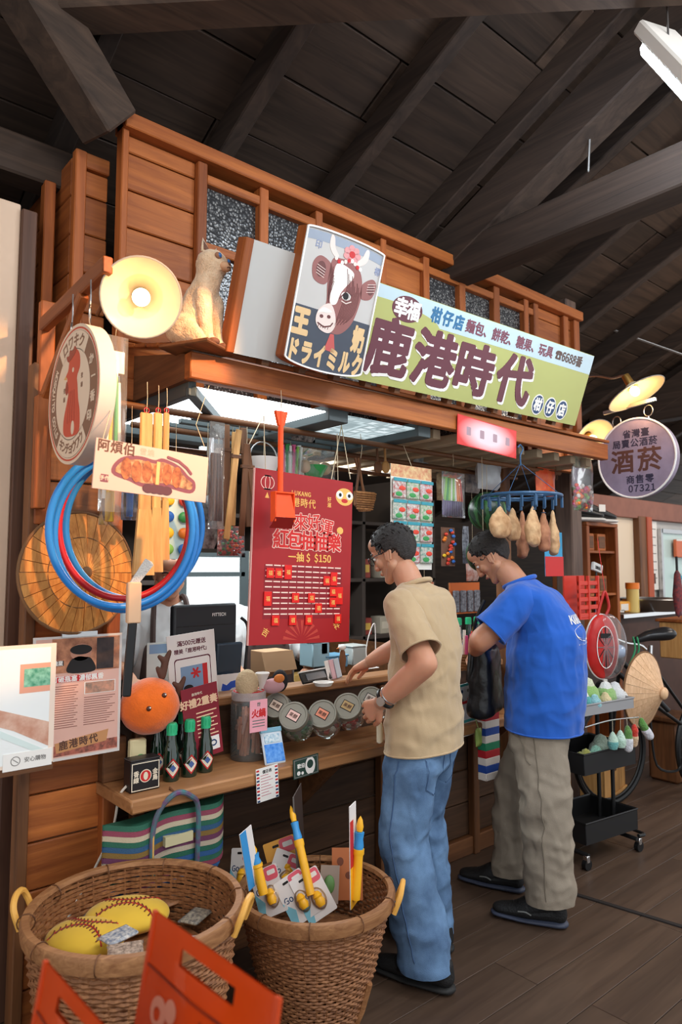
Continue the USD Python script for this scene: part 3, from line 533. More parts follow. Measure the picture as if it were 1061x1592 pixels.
for x, z, n in ((-.062, .02, 3), (.072, .04, 3)): pr(t, union_all([txt(ch, .016, x * sc, (z - .026 * i) * sc, 1) for i, ch in enumerate('登録')]), rb, 4, 'lettering')
for dx, dz in ((-.085, .21), (.055, .225)):
    t.part('ring', ring((dx, .022, dz - .002), .027, .0022, (.45, 1, 0)), steel); t.part('hook', tube(spline([(dx, .022, dz + .02), (dx + .004, .022, dz + .05), (dx, .022, 2.32 - cs[2])], 6), .0022, 6), steel)

# ---- round violet sign
Rv = .232; cv = P(989, 712, X=3.95); t = T('round_sign', 'round violet sign with big brown characters at the far end of the awning', 'sign', M=TM(*cv, rz=-PI / 2))
t.part('board', ext(E_(0, 0, Rv), .05, .05), mat('violet_board', (152, 138, 160), .55, var=.25, scale=9), smooth=30); t.part('rim', ring((0, -.001, 0), Rv, .006, (0, 1, 0), 48), flatc('rim_white', (240, 238, 234)))
dkb, dkn = flatc('sign_brown', (92, 58, 50)), flatc('sign_navy', (48, 44, 66))
pr(t, txt('省灣臺', .052, .005, .145, 2, .05), dkn, 1, 'lettering'); pr(t, txt('局賣公酒菸', .052, -.005, .09, 2, .05), dkn, 1, 'lettering'); pr(t, txt('酒菸', .145, 0, -.015, 2, .12), dkb, 1, 'lettering'); pr(t, txt('商售零', .052, .02, -.125, 2, .1), dkn, 1, 'lettering'); pr(t, txt('07321', .052, .03, -.178, 2, .08), dkn, 1, 'lettering')
for dx, dz in ((-.12, .235), (.075, .27)): t.part('ring', ring((dx, .02, dz), .032, .003, (.3, 1, 0)), steel); t.part('hook', tube([(dx, .02, dz - .03), (dx, .02, dz - .075)], .003, 6), steel)
t.part('support', bar((-.2, .02, .30), (.12, .02, .33), .02, .02), steel)

# ---- red cloth notice under the beam
t = slab('banner', 'small red and white banner hanging from the awning beam', 'banner', 712, 643, 803, 690, YF - .03, .002, flatc('banner_red', (214, 44, 44)), roll=.05)
usdkit.material(stage, '/World/Looks/banner_fade', {'t': ('texture_coordinate', {}), 'm': ('mapping', {'location': (-.5 * 1.95, 0, .5 * 1.5), 'scale': (1.95 / t.W, 0, 1.5 / t.H)}), 'g': ('gradient_texture', {'gradient_type': 'spherical'}), 'r': ('rgb_ramp', {'ramp': [(.02, lin(214, 44, 44)), (.3, lin(228, 150, 152)), (.6, lin(230, 206, 212))]}), 'p': ('principled_bsdf', {'roughness': .5})}, [('t.object', 'm.vector'), ('m.vector', 'g.vector'), ('g.fac', 'r.fac'), ('r.color', 'p.base_color')], surface='p.BSDF')
pr(t, R_(.01 * t.W, -.97 * t.H, .99 * t.W, -.03 * t.H), '/World/Looks/banner_fade', 1, 'print')
for i, u in enumerate((.18, .4, .62, .84)): pr(t, R_(u * t.W - .016, -.62 * t.H, u * t.W + .014, -.34 * t.H, .004), flatc('banner_grey', (170, 140, 150)), 2, 'smudged_letter')

# ---- card of grilled sausages
t = slab('food_sign', 'pale pink card printed with sausages hanging in front of the hoops', 'sign', 150, 680, 325, 759, 1.755, .006, flatc('card_pink', (206, 170, 156)), roll=.055)
W, H = t.W, t.H
pr(t, txt('阿煩伯', .034, .17 * W, -.13 * H, 2, .02), flatc('dark_brown_ink', (88, 56, 44)), 1, 'lettering')
pr(t, txt('雪燒', .02, .43 * W, -.12 * H, 1, .1), flatc('card_beige', (198, 160, 140)), 1, 'lettering')
blob_ = PG(spline([(.16 * W, -.62 * H), (.22 * W, -.36 * H), (.36 * W, -.27 * H), (.5 * W, -.30 * H), (.58 * W, -.24 * H), (.72 * W, -.34 * H), (.8 * W, -.5 * H), (.87 * W, -.62 * H), (.84 * W, -.8 * H), (.6 * W, -.74 * H), (.42 * W, -.80 * H), (.3 * W, -.72 * H)], 5, True))
pr(t, blob_.buffer(.006), flatc('plum_shape', (120, 64, 78)), 1, 'backing'); pr(t, blob_.buffer(-.004), mat('grilled_print', (206, 150, 104), .5, rgb2=(92, 50, 36), scale=55), 2, 'sausages')
for k in range(6): pr(t, E_((.26 + .09 * k) * W, (-.52 - .03 * (k % 2)) * H, .013, .028).buffer(.001), mat('sausage_print', (190, 112, 66), .4, rgb2=(120, 60, 36), scale=60), 3, 'sausage')
pr(t, R_(.52 * W, -.76 * H, .55 * W, -.28 * H), flatc('stick_tan', (226, 172, 112)), 4, 'stick')
pr(t, union_all([E_(.46 * W + k * .018, -.86 * H, .016, .012) for k in range(4)]), flatc('grape', (86, 46, 56)), 4, 'dark_fruit')
pr(t, L_([(.62 * W, -.15 * H), (.72 * W, -.2 * H), (.8 * W, -.32 * H), (.84 * W, -.42 * H)], .008), flatc('plum_shape', (120, 64, 78)), 3, 'stroke'); pr(t, R_(.06 * W, -.85 * H, .12 * W, -.70 * H), flatc('plum_shape', (120, 64, 78)), 2, 'seal'); pr(t, txt('手作', .013, .09 * W, -.775 * H, 1), rc, 3, 'lettering')
string(t, [P(160, 682, Y=1.757), P(172, 640, Y=1.8), P(180, 560, Y=1.95)], .001); string(t, [P(318, 694, Y=1.757), P(305, 660, Y=1.85), (1.15, 2.0, 2.1)], .001)

# ---- hoops and the conical hat
blue, redh = mat('blue_hoop', (38, 128, 206), .3, coat=.3), mat('red_hoop', (196, 30, 34), .3, coat=.3)
for i, (px, py, Y, Rw, ez, m, lab, ang) in enumerate(((194, 822, 2.10, .224, 1.10, blue, 'blue hula hoop at the front of the bundle', .10), (201, 828, 2.127, .226, 1.10, blue, 'blue hula hoop in the middle of the bundle', .10), (198, 818, 2.154, .210, 1.12, redh, 'red hula hoop among the blue ones', .10), (214, 818, 2.181, .226, 1.08, blue, 'blue hula hoop at the back of the bundle', .10))):
    c = P(px, py, Y=Y); t = T('hula_hoop', lab, 'hoop', c, group='hula hoops hung beside the counter')
    t.part('tube', ring((0, 0, 0), Rw, .0112, (ang, 1, .05), 72, 10, 1.0, ez * .98), m); t.part('joint_sleeve', ring((0, 0, 0), Rw, .0124, (ang, 1, .05), 72, 10, 1.0, ez * .98).slice_plane((0, 0, Rw * .9), (0, 0, 1)), m)
straw, straw2 = wood('straw_z', (226, 160, 84), (176, 108, 48), 'z', rand=.12, s=3), mat('straw_rim', (120, 84, 52), .7)
hc = P(122, 890, Y=2.36); t = T('conical_hat', 'big bamboo leaf conical hat hung behind the hoops', 'hat', M=TM(*hc, rz=.12)); Rh, dh = .20, .055
for k in range(30):
    q0, q1 = k * PI / 15, (k + 1) * PI / 15 - .012
    pt = lambda r, q, o=0: (r * math.cos(q), -dh * (1 - r / Rh) - o, r * math.sin(q)); t.part('straw_strip', hull([pt(.006, q0), pt(.006, q1), pt(Rh, q0), pt(Rh, q1), pt(.006, q0, .003), pt(Rh, q0, .003 + .002 * (k % 2)), pt(Rh, q1, .003)]), straw, smooth=False)
t.part('rim', ring((0, 0, 0), Rh, .006, (0, 1, 0), 48), straw2); t.part('rib', ring((0, -dh * .45, 0), Rh * .58, .0025, (0, 1, 0), 40, 6), straw2); t.part('peak', ell((0, -dh, 0), .02, .01, .02, 2), straw2)

# ---- packs and toys hung from the awning rails
def pouch(t, w, h, m, dep=.02, cx=0, z0=0, name='wrapper'):
    n = 9; u = np.linspace(-1, 1, n); X, Z = np.meshgrid(u, u); d = dep * np.clip((1 - X ** 2) * (1 - np.abs(Z) ** 3), 0, 1) ** .6 * (1 + .25 * np.sin(7 * X + 3 * Z))
    v = np.r_[np.c_[(cx + X * w / 2).ravel(), (-d).ravel(), (z0 + Z * h / 2 - h / 2).ravel()], np.c_[(cx + X * w / 2).ravel(), d.ravel(), (z0 + Z * h / 2 - h / 2).ravel()]]; f = []
    for i in range(n - 1):
        for j in range(n - 1): a = i * n + j; b = n * n; f += [[a, a + 1, a + n + 1], [a, a + n + 1, a + n], [b + a, b + a + n + 1, b + a + 1], [b + a, b + a + n, b + a + n + 1]]
    t.part(name, trimesh.Trimesh(v, f, process=False), m, smooth=True)
def stick(t, a, b, r, m, name='stick', n=10): t.part(name, cyl(a, b, r, n=n), m, smooth=40)
def bright(i): return mat('toy_colour_%d' % i, [(232, 190, 50), (60, 150, 80), (220, 70, 50), (60, 120, 200), (236, 236, 230), (240, 130, 40), (120, 70, 150), (220, 90, 140), (140, 200, 90)][i], .4)
def hang(px, py, Y, name, label, cat, zr=2.05, group=None, line=True, rz=0):
    p = P(px, py, Y=Y); t = T(name, label, cat, p, rz=rz, group=group)
    if line and zr > p[2]: string(t, [p, p + [.002, 0, (zr - p[2]) / 2], [p[0], p[1], zr]], .0012)
    return t
t = hang(180, 522, 2.12, 'toy_pack', 'tall clear bag of striped toy swords behind the round rooster sign', 'toy pack', 2.3)
pouch(t, .085, .56, clearf, .022)
for i, (c_, x) in enumerate(((4, -.025), (0, -.01), (1, .01), (4, .024), (5, -.032))): stick(t, (x, 0, -.52 + .02 * i), (x * .6, 0, -.09 - .02 * i), .006, bright(c_), 'toy_sword')
t.part('card', box(-.03, -.004, -.12, .03, .004, -.05), bright(4))
t = hang(172, 735, 2.2, 'toy_pack', 'clear bag with a yellow toy club below the sausage card', 'toy pack', 2.05)
pouch(t, .07, .17, clearf, .02); t.part('club', lathe([(0, -.16), (.014, -.158), (.016, -.08), (.010, -.02), (0, -.015)], 12), bright(0))
t = hang(203, 735, 2.24, 'toy_pack', 'clear bag with a dark blue toy baton beside the yellow club', 'toy pack', 2.05)
pouch(t, .06, .16, clearf, .02); t.part('baton', lathe([(0, -.15), (.011, -.148), (.012, -.03), (0, -.025)], 12), bright(3))
for i, (px, dz, w, l, lab) in enumerate(((228, 0, .046, .50, 'wide orange bamboo paddle hanging behind the sausage card'), (246, .0, .034, .50, 'narrow pale bamboo paddle beside the wide one'), (259, .04, .024, .47, 'thin bamboo back scratcher beside the narrow paddle'))):
    t = hang(px, 642, 2.02 + .015 * i, 'bamboo_paddle', lab, 'bamboo paddle', 2.08, rz=.05 * i, group='bamboo paddles beside the hoops')
    t.part('handle', box(-w * .45, -.006, -l * .62, w * .45, .006, 0, .004), W_pale); t.part('blade', hull([(-w * .45, -.006, -l * .6), (w * .45, -.006, -l * .6), (-w * .75, -.007, -l), (w * .75, -.007, -l), (-w * .45, .006, -l * .6), (w * .45, .006, -l * .6), (-w * .75, .005, -l), (w * .75, .005, -l)]), W_pale)
    t.part('loop', ring((0, 0, .008), .008, .0015), redh)
t = hang(208, 905, 1.98, 'brush', 'wooden brush with a black handle hanging below the hoops', 'brush', line=False, rz=-.2)
t.part('head', box(-.019, -.014, -.12, .021, .014, .0, .004), mat('brush_block', (218, 176, 140), .6)); t.part('handle', bar((.0, 0, -.11), (-.014, 0, -.33), .024, .022, .004), blackp); t.part('bristle', hull([(-.012, -.01, 0), (.016, -.01, 0), (-.01, .01, 0), (.016, .01, 0), (.03, -.01, .07), (.055, .01, .06), (.055, -.01, .05)]), mat('bristle', (196, 190, 184), .9, bump=.6, bscale=200))
t = hang(272, 765, 2.3, 'toy_card', 'blister card of round coloured toys behind the paddles', 'toy card', 2.05)
t.part('card', box(-.055, 0, -.24, .065, .003, 0), flatc('card_aqua', (196, 222, 216)))
for r_ in range(4):
    for c_ in range(2): t.part('toy', ell((-.027 + .062 * c_, -.008, -.032 - .058 * r_), .022, .012, .020, 2), bright((0, 2, 3, 1, 0, 5, 8, 3)[r_ * 2 + c_]))
t = hang(322, 770, 2.32, 'snack_sheet', 'grey foil snack pack hanging right of the hoops', 'snack pack', 2.05); pouch(t, .09, .2, mat('grey_foil', (150, 146, 140), .35, rgb2=(70, 66, 64), scale=50, metal=.3), .012)
t = hang(338, 655, 2.25, 'flute_pack', 'clear pack of bamboo flutes under the awning', 'toy pack', 2.06)
pouch(t, .065, .40, clearf, .018); t.part('header', box(-.03, -.003, -.06, .03, .003, 0), mat('header_grey', (120, 112, 104), .6))
for i in range(4): stick(t, (-.02 + .013 * i, 0, -.37), (-.018 + .012 * i, 0, -.12), .006, W_brz, 'flute')
for i, (px, py, dx, l, lab) in enumerate(((372, 668, -.05, .42, 'long bamboo sword leaning left among the hanging toys'), (384, 690, -.02, .36, 'short bamboo sword beside the flute pack'), (384, 690, .06, .36, 'bamboo sword leaning right towards the red board'))):
    t = hang(px, py, 2.27 + .03 * i, 'bamboo_sword', lab, 'toy sword', 2.06, group='bamboo swords hung under the awning')
    t.part('blade', bar((0, 0, 0), (dx, 0, -l), .026, .007, .002, up=(0, 1, 0)), W_pale if i == 0 else W_brz); t.part('guard', bar((dx * .25 - .02, 0, -l * .25), (dx * .25 + .02, 0, -l * .25), .012, .012), W_br)
t = hang(360, 818, 2.45, 'candy_bag', 'clear bag of red, orange and green sweets behind the bamboo swords', 'sweets', 2.1)
pouch(t, .13, .12, clearf, .02)
for k in range(70): t.part('sweet', ell((RNG.uniform(-.055, .055), RNG.uniform(-.01, .01), RNG.uniform(-.11, -.015)), .0075, .006, .006, 1), bright(int(RNG.choice([2, 2, 5, 1, 2]))), smooth=True)
for i, (px, py, dx, l, m_, lab) in enumerate(((352, 660, .01, .40, W_brz, 'dark bamboo sword hanging upright beside the flute pack'), (378, 665, .035, .40, W_brz, 'long brown bamboo sword crossing behind the others'), (366, 672, -.01, .38, W_pale, 'pale bamboo sword hanging upright among the toy swords'))):
    t = hang(px, py, 2.36 + .03 * i, 'bamboo_sword', lab, 'toy sword', 2.06, group='bamboo swords hung under the awning'); t.part('blade', bar((0, 0, 0), (dx, 0, -l), .03, .008, .002, up=(0, 1, 0)), m_); t.part('guard', bar((dx * .25 - .02, 0, -l * .25), (dx * .25 + .02, 0, -l * .25), .012, .012), W_br)
t = hang(340, 690, 2.42, 'snack_sheet', 'long pale snack pack hanging behind the flutes', 'snack pack', 2.06); pouch(t, .10, .34, mat('pale_snack', (184, 168, 150), .4, rgb2=(120, 84, 66), scale=40), .012); t.part('header', box(-.05, -.004, -.05, .05, .004, 0), mat('header_grey', (120, 112, 104), .6))
t = hang(410, 712, 2.44, 'bucket', 'white enamel pot hanging left of the orange shovel', 'pot', 2.06); t.part('pot', lathe([(0, -.07), (.05, -.07), (.07, 0), (.066, 0), (.048, -.066), (0, -.066)], 24), paperw); t.part('handle', ring((0, 0, 0), .068, .003, (0, 1, 0), 24, 5), steel)
t = hang(452, 700, 2.46, 'toy_pack', 'pack of pink and green straws behind the orange shovel', 'toy pack', 2.06)
for k in range(7): t.part('straw', cyl((-.05 + .016 * k, 0, -.12), (-.06 + .02 * k, .0, .02), .006, n=8), bright((4, 7, 1, 4, 7, 8, 4)[k]))
pouch(t, .14, .15, clearf, .02)
for i, (px, dz, lab) in enumerate(((585, 0, 'dark wooden ladle hanging beside the white snack card'), (597, .03, 'pale wooden ladle hanging beside the dark one'))):
    t = hang(px, 668, 2.4, 'wooden_ladle', lab, 'ladle', 2.06, group='wooden ladles under the awning'); t.part('handle', cyl((0, 0, 0), (.01, 0, -.16), .006), W_brz if i == 0 else W_pale); t.part('bowl', ell((.012, 0, -.18), .026, .012, .03, 2), W_brz if i == 0 else W_pale)
for i, (px, py, w_, h_, rgb, rgb2, lab) in enumerate(((655, 700, .12, .13, (96, 120, 130), (200, 200, 190), 'dull teal snack bag behind the snack card'), (690, 735, .12, .16, (150, 110, 70), (210, 190, 150), 'brown snack bag behind the glow sticks'), (735, 728, .14, .15, (190, 180, 170), (110, 110, 120), 'grey snack bag between glow sticks and watermelon ball'), (735, 862, .12, .16, (180, 90, 60), (220, 200, 190), 'reddish snack bag behind the watermelon balls'), (660, 905, .16, .10, (220, 100, 50), (240, 190, 150), 'orange snack bag behind the person in beige'))):
    t = hang(px, py, 2.6 + .04 * i, 'snack_bag', lab, 'snack bag', 2.1); pouch(t, w_, h_, mat('snack_bag_%d' % i, rgb, .4, rgb2=rgb2, scale=26), .02); t.part('seal', box(-w_ / 2, -.003, -.012, w_ / 2, .003, 0), clearf)
# toy shovel
t = hang(437, 640, 1.99, 'toy_shovel', 'orange plastic toy shovel hanging in front of the red board', 'toy shovel', 2.13)
orp = mat('orange_plastic', (255, 84, 22), .35); stick(t, (0, 0, 0), (0, 0, -.30), .010, orp, 'handle', 14); t.part('grip', hull([(-.026, -.006, 0), (.026, -.006, 0), (-.026, .006, 0), (.026, .006, 0), (-.012, -.006, -.05), (.012, .006, -.05), (.012, -.006, -.05), (-.012, .006, -.05)]), orp)
for s in (-1, 1): t.part('blade_side', box(s * .04 - .002, -.03, -.39, s * .04 + .002, .0, -.29, .001), orp)
t.part('blade', hull([(-.042, -.030, -.375), (.042, -.030, -.375), (-.042, -.034, -.375), (.042, -.034, -.375), (-.03, -.016, -.287), (.03, -.016, -.287), (-.03, -.02, -.287), (.03, -.02, -.287)]), orp); t.part('blade_top', box(-.042, -.03, -.292, .042, .0, -.286, .001), orp); t.part('blade_lip', hull([(-.042, -.034, -.376), (.042, -.034, -.376), (-.042, -.030, -.376), (.042, -.030, -.376), (-.046, -.004, -.412), (.046, -.004, -.412), (-.046, .0, -.410), (.046, .0, -.410)]), mat('shovel_lip', (150, 26, 22), .5))
# cups, black bag, dust pan
t = hang(472, 640, 2.4, 'patterned_bag', 'small black patterned cloth bag hanging above the red board', 'bag', 2.06); pouch(t, .13, .13, mat('black_print', (40, 38, 40), .7, rgb2=(150, 144, 138), scale=70), .02)
t = T('cup_pack', 'clear pack of toy cups and beige balls behind the red board', 'toy pack', P(490, 742, Y=2.5))
for i in range(3): t.part('ball', ell((-.06 + .06 * i, 0, .045), .03, sub=2), mat('beige_ball', (206, 172, 132), .6))
t.part('bowl', lathe([(0, 0), (.03, 0), (.06, .05), (.058, .052), (.028, .004), (0, .004)], 20), mat('green_bowl', (60, 170, 90), .4)); pouch(t, .24, .16, clearf, .05, 0, .13)
for i in range(3): t2 = bar((-.12 + .03 * i, .02, .0), (-.14 + .03 * i, .02, .14), .02, .012); t.part('straw', t2, bright((1, 7, 4)[i]))
bam = wood('dustpan_bamboo', (166, 116, 70), (112, 70, 40), 'z', s=4)
t = hang(566, 765, 2.30, 'bamboo_dustpan', 'small woven bamboo dustpan with wooden handle beside the red board', 'dustpan', line=False)
sh_ = lambda y: hull([(-.062, y, .0), (.05, y, .0), (.055, y, -.03), (.03, y, -.085), (-.03, y, -.09), (-.062, y, -.06), (-.062, y - .02, .0), (.05, y - .02, .0), (.055, y - .02, -.03), (.03, y - .014, -.085), (-.03, y - .014, -.09), (-.062, y - .02, -.06)])
t.part('pan', sh_(.0), bam)
for k in range(8): t.part('weave_strip', tube([(-.064, -.022, -.008 - .01 * k), (.0, -.026, -.008 - .01 * k), (.055 - .003 * k, -.022, -.008 - .01 * k)], .0035, 5), bam)
for i, (x0, x1) in enumerate(((-.045, -.01), (.0, -.02), (.01, -.035))): t.part('handle_stick', cyl((x0, .0 + .004 * i, 0), (x1 - .01, .004 * i, .15), .006), W_brz)
string(t, [(-.02, 0, .14), (-.01, 0, .2), (-.02, 0, .26)], .0015, w=False)
for (x0, y0, x1, y1) in ((515, 748, 535, 642), (388, 690, 408, 650), (545, 745, 530, 655)): string(t, [P(x0, y0, Y=2.12), P(x1, y1, Y=2.2)], .002)

# ---- the red lucky-draw board
t = slab('draw_board', 'red lucky draw board with rows of little red envelopes', 'board', 397, 727, 549, 1003, 2.07, .006, mat('board_red', (166, 28, 32), .5), roll=.035)
W, H = t.W, t.H
t.part('edge_strip', box(-.004, -.002, -H, 0, .006, 0), flatc('pale_pink_edge', (224, 170, 160)))
yl, dr, wl_ = flatc('yellow_ink', (240, 186, 96)), flatc('dark_red_print', (140, 22, 26)), flatc('pink_white', (240, 206, 190))
pr(t, txt('LUKANG', .022, .45 * W, -.115 * H, 2, .05), yl, 2, 'lettering'); pr(t, txt('鹿港時代', .036, .44 * W, -.17 * H, 1, .05), yl, 2, 'lettering')
for i, ch in enumerate('財來好運'): g = txt(ch, .066, (.32 + .135 * i) * W, (-.285 - (.0, -.0, -.005, .02)[i]) * H, 1, rot=(4, 2, 8, -8)[i]); pr(t, g.buffer(.0026), wl_, 1, 'letter_outline'); pr(t, g, mat('letter_red', (214, 40, 36), .5), 2, 'letter')
for i, ch in enumerate('紅包抽抽樂'): g = txt(ch, .073, (.265 + .135 * i) * W, -.395 * H, 2); pr(t, g.buffer(.0028), wl_, 1, 'letter_outline'); pr(t, g, mat('letter_red', (214, 40, 36), .5), 2, 'letter')
pr(t, txt('一抽 $  $150', .036, .56 * W, -.495 * H, 2, .02), yl, 2, 'lettering')
pr(t, R_(.12 * W, -.855 * H, .90 * W, -.545 * H), mat('panel_red', (142, 26, 36), .5), 1, 'panel')
for k in range(10): z = -.548 * H - k * .031 * H; pr(t, union_all([R_((.13 + .077 * i) * W, z - .003, (.195 + .077 * i) * W, z + .002) for i in range(10)]), wl_, 2, 'pocket_edge')
for u, v, h in ((.135, .565, 2), (.215, .565, 2), (.305, .545, 3), (.70, .60, 2), (.775, .575, 3), (.12, .70, 3), (.385, .705, 2), (.545, .705, 2), (.77, .665, 2), (.84, .665, 4), (.62, .765, 2), (.77, .73, 2), (.20, .835, 2), (.365, .835, 2), (.525, .835, 2), (.83, .83, 2)):
    e = t.part('envelope', box(u * W, -.006, -(v + .024 * h + .01) * H, (u + .07) * W, -.002, -v * H, .001), mat('envelope_red', (232, 24, 18), .5)); pr(t, affinity.translate(txt('福', .019, 0, 0, 1), (u + .035) * W, -(v + .012 * h + .005) * H), yl, 13, 'emblem', e)
for k in range(9): q = PI * (k + .5) / 9; pr(t, PG([(.5 * W + .02 * math.cos(q), -.985 * H + .02 * math.sin(q)), (.5 * W + .085 * math.cos(q - .08), -.985 * H + .075 * math.sin(q - .08)), (.5 * W + .085 * math.cos(q + .08), -.985 * H + .075 * math.sin(q + .08))]), flatc('ray_red', (196, 66, 54)), 1, 'sun_ray')
pr(t, union_all([E_(.12 * W, -.075 * H, .03, .026).difference(E_(.12 * W, -.075 * H, .027, .023)), E_(.12 * W, -.075 * H, .012, .026).difference(E_(.12 * W, -.075 * H, .009, .023))]), wl_, 1, 'lantern'); pr(t, union_all([R_(.09 * W, -.04 * H, .15 * W, -.033 * H), R_(.09 * W, -.118 * H, .15 * W, -.11 * H)]), ink, 1, 'lantern_cap'); pr(t, PG([(.12 * W, -.13 * H), (.10 * W, -.165 * H), (.14 * W, -.165 * H)]), yl, 1, 'tassel')
pr(t, E_(.91 * W, -.10 * H, .045, .034), yl, 1, 'lion_face'); 
for s in (-1, 1): pr(t, E_((.91 + .055 * s) * W, -.09 * H, .018, .016), paperw, 2, 'lion_eye'); pr(t, E_((.91 + .05 * s) * W, -.09 * H, .007), ink, 3, 'lion_pupil')
pr(t, E_(.91 * W, -.125 * H, .016, .008), redp, 2, 'lion_nose'); pr(t, txt('好運', .02, .745 * W, -.145 * H, 1, .1, vertical=True), yl, 1, 'lettering'); pr(t, E_(.87 * W, -.315 * H, .016, .014), yl, 1, 'fortune_bag'); pr(t, txt('吉', .03, .15 * W, -.93 * H, 1, rot=-30), yl, 1, 'lettering'); pr(t, txt('祥', .03, .86 * W, -.9 * H, 1, rot=30), yl, 1, 'lettering')
string(t, [(.1 * W, .003, 0), (.09 * W, .02, 2.055 - t.M[2, 3])], w=False); string(t, [(.84 * W, .003, -.02), (.9 * W, .05, 2.055 - t.M[2, 3])], w=False)

# ---- candy rack sheet and other packs at the right of the board
def snackpack(t, x, z, w, h, i):
    e = t.part('snack_pack', box(x - w / 2, -.014, z - h, x + w / 2, -.002, z, .005), mat('snack_foil_%d' % (i % 4), [(206, 214, 206), (214, 196, 190), (198, 214, 214), (220, 206, 196)][i % 4], .3, rgb2=[(170, 60, 60), (90, 160, 100), (190, 70, 64), (70, 140, 120)][i % 4], scale=70))
    t.part('label', box(x - w / 2, -.016, z - h * .16, x + w / 2, -.0145, z), flatc('pack_teal', (58, 150, 164)), e)
    t.part('green_spot', ell((x - w * .1, -.0145, z - h * .8), w * .26, .002, h * .12, 2), bright(1), e); t.part('red_spot', ell((x + w * .15, -.0145, z - h * .5), w * .25, .002, h * .12, 2), bright(2), e)
t = slab('snack_card', 'white hanging card holding four rows of small snack packs', 'snack card', 608, 720, 671, 885, 2.16, .003, flatc('snack_card_white', (228, 224, 214)), roll=.01)
W, H = t.W, t.H; pr(t, R_(0, -.12 * H, W, 0), mat('snack_card_top', (232, 204, 150), .6, rgb2=(210, 120, 90), scale=40), 1, 'header')
for r_ in range(4):
    for c_ in range(3): snackpack(t, (.17 + .33 * c_) * W, (-.135 - .205 * r_) * H, .31 * W, .19 * H, r_ * 3 + c_)
string(t, [(.5 * W, 0, 0), (.5 * W, .05, 2.06 - t.M[2, 3])], w=False)
t = hang(705, 725, 2.22, 'toy_pack', 'clear bag of green and orange glow sticks with purple bottom', 'toy pack', 2.06)
pouch(t, .17, .22, clearf, .025, 0, -.03)
for i in range(9): stick(t, (-.065 + .016 * i, 0, -.17), (-.05 + .012 * i, 0, -.06), .006, bright((8, 1, 8, 4, 8, 4, 5, 5, 2)[i]), 'glow_stick'); stick(t, (-.07 + .017 * i, .004, -.24), (-.066 + .016 * i, .004, -.165), .006, mat('violet_stick', (96, 80, 130), .3), 'stick_end')
t = hang(697, 820, 2.28, 'toy_card', 'strip of small red and yellow toys under the glow sticks', 'toy card', line=False); t.part('card', box(-.05, 0, -.19, .05, .003, 0), flatc('strip_brown', (120, 84, 66)))
for k in range(18): t.part('toy', ell((RNG.uniform(-.04, .04), -.008, -.015 - .0095 * k), .013, .007, .009, 1), bright(int(RNG.choice([2, 5, 0, 2, 3]))), smooth=True)
t = hang(724, 818, 2.3, 'toy_card', 'clear strip of grey toys beside the red and yellow strip', 'toy card', line=False); pouch(t, .05, .19, mat('silver_strip', (150, 154, 164), .3, rgb2=(60, 60, 70), scale=60), .01)
t = hang(760, 715, 2.45, 'bottle_bag', 'white plastic bag with bottles tied under the awning', 'bag', 2.06); pouch(t, .20, .17, mat('white_film', (214, 218, 222), .3), .05); t.part('knot', lathe([(.02, -.02), (.012, .01), (.022, .05), (0, .06)], 12), mat('white_film', (214, 218, 222), .3))
for i in range(2): t.part('bottle', lathe([(0, -.15), (.024, -.15), (.024, -.07), (.01, -.05), (.01, -.03), (0, -.03)], 14), mat('milk_bottle', (226, 228, 230), .3))
# watermelon balls in nets
for (px, py, r, lab) in ((758, 795, .10, 'upper dark green striped watermelon ball in a net'), (752, 862, .085, 'lower watermelon ball just above the person in blue')):
    c = P(px, py, Y=2.30 if py < 800 else 2.18); t = T('watermelon_ball', lab, 'ball', c, group='watermelon balls hung at the front')
    p_ = '/World/Looks/melon'
    if p_ not in MADE:
        MADE[p_] = 1; usdkit.material(stage, p_, {'t': ('texture_coordinate', {}), 'g': ('gradient_texture', {'gradient_type': 'radial'}), 'mu': ('math', {'math_type': 'multiply', 'value2': 62.8}), 'nz': ('noise_texture', {'scale': 20}), 'ad': ('math', {'math_type': 'multiply_add', 'value2': 3}), 's': ('math', {'math_type': 'sine'}), 'r': ('rgb_ramp', {'ramp': [(.35, lin(24, 52, 34)), (.6, lin(58, 110, 62))]}), 'p': ('principled_bsdf', {'roughness': .35})},
            [('t.object', 'g.vector'), ('g.fac', 'mu.value1'), ('t.object', 'nz.vector'), ('nz.fac', 'ad.value1'), ('mu.value', 'ad.value3'), ('ad.value', 's.value1'), ('s.value', 'r.fac'), ('r.color', 'p.base_color')], surface='p.BSDF')
    t.part('ball', ell((0, 0, 0), r, r, r, 4), p_)
    for k in range(8): q = k * PI / 4; t.part('net_cord', tube(spline([(r * 1.01 * math.sin(u) * math.cos(q + u * .6), r * 1.01 * math.sin(u) * math.sin(q + u * .6), r * 1.01 * math.cos(u)) for u in np.linspace(.1, 3.0, 9)], 3), .0014, 4), mat('green_net', (40, 100, 60), .6))
    string(t, [(0, 0, r), (.0, 0, 2.06 - c[2])], .0015, w=False)
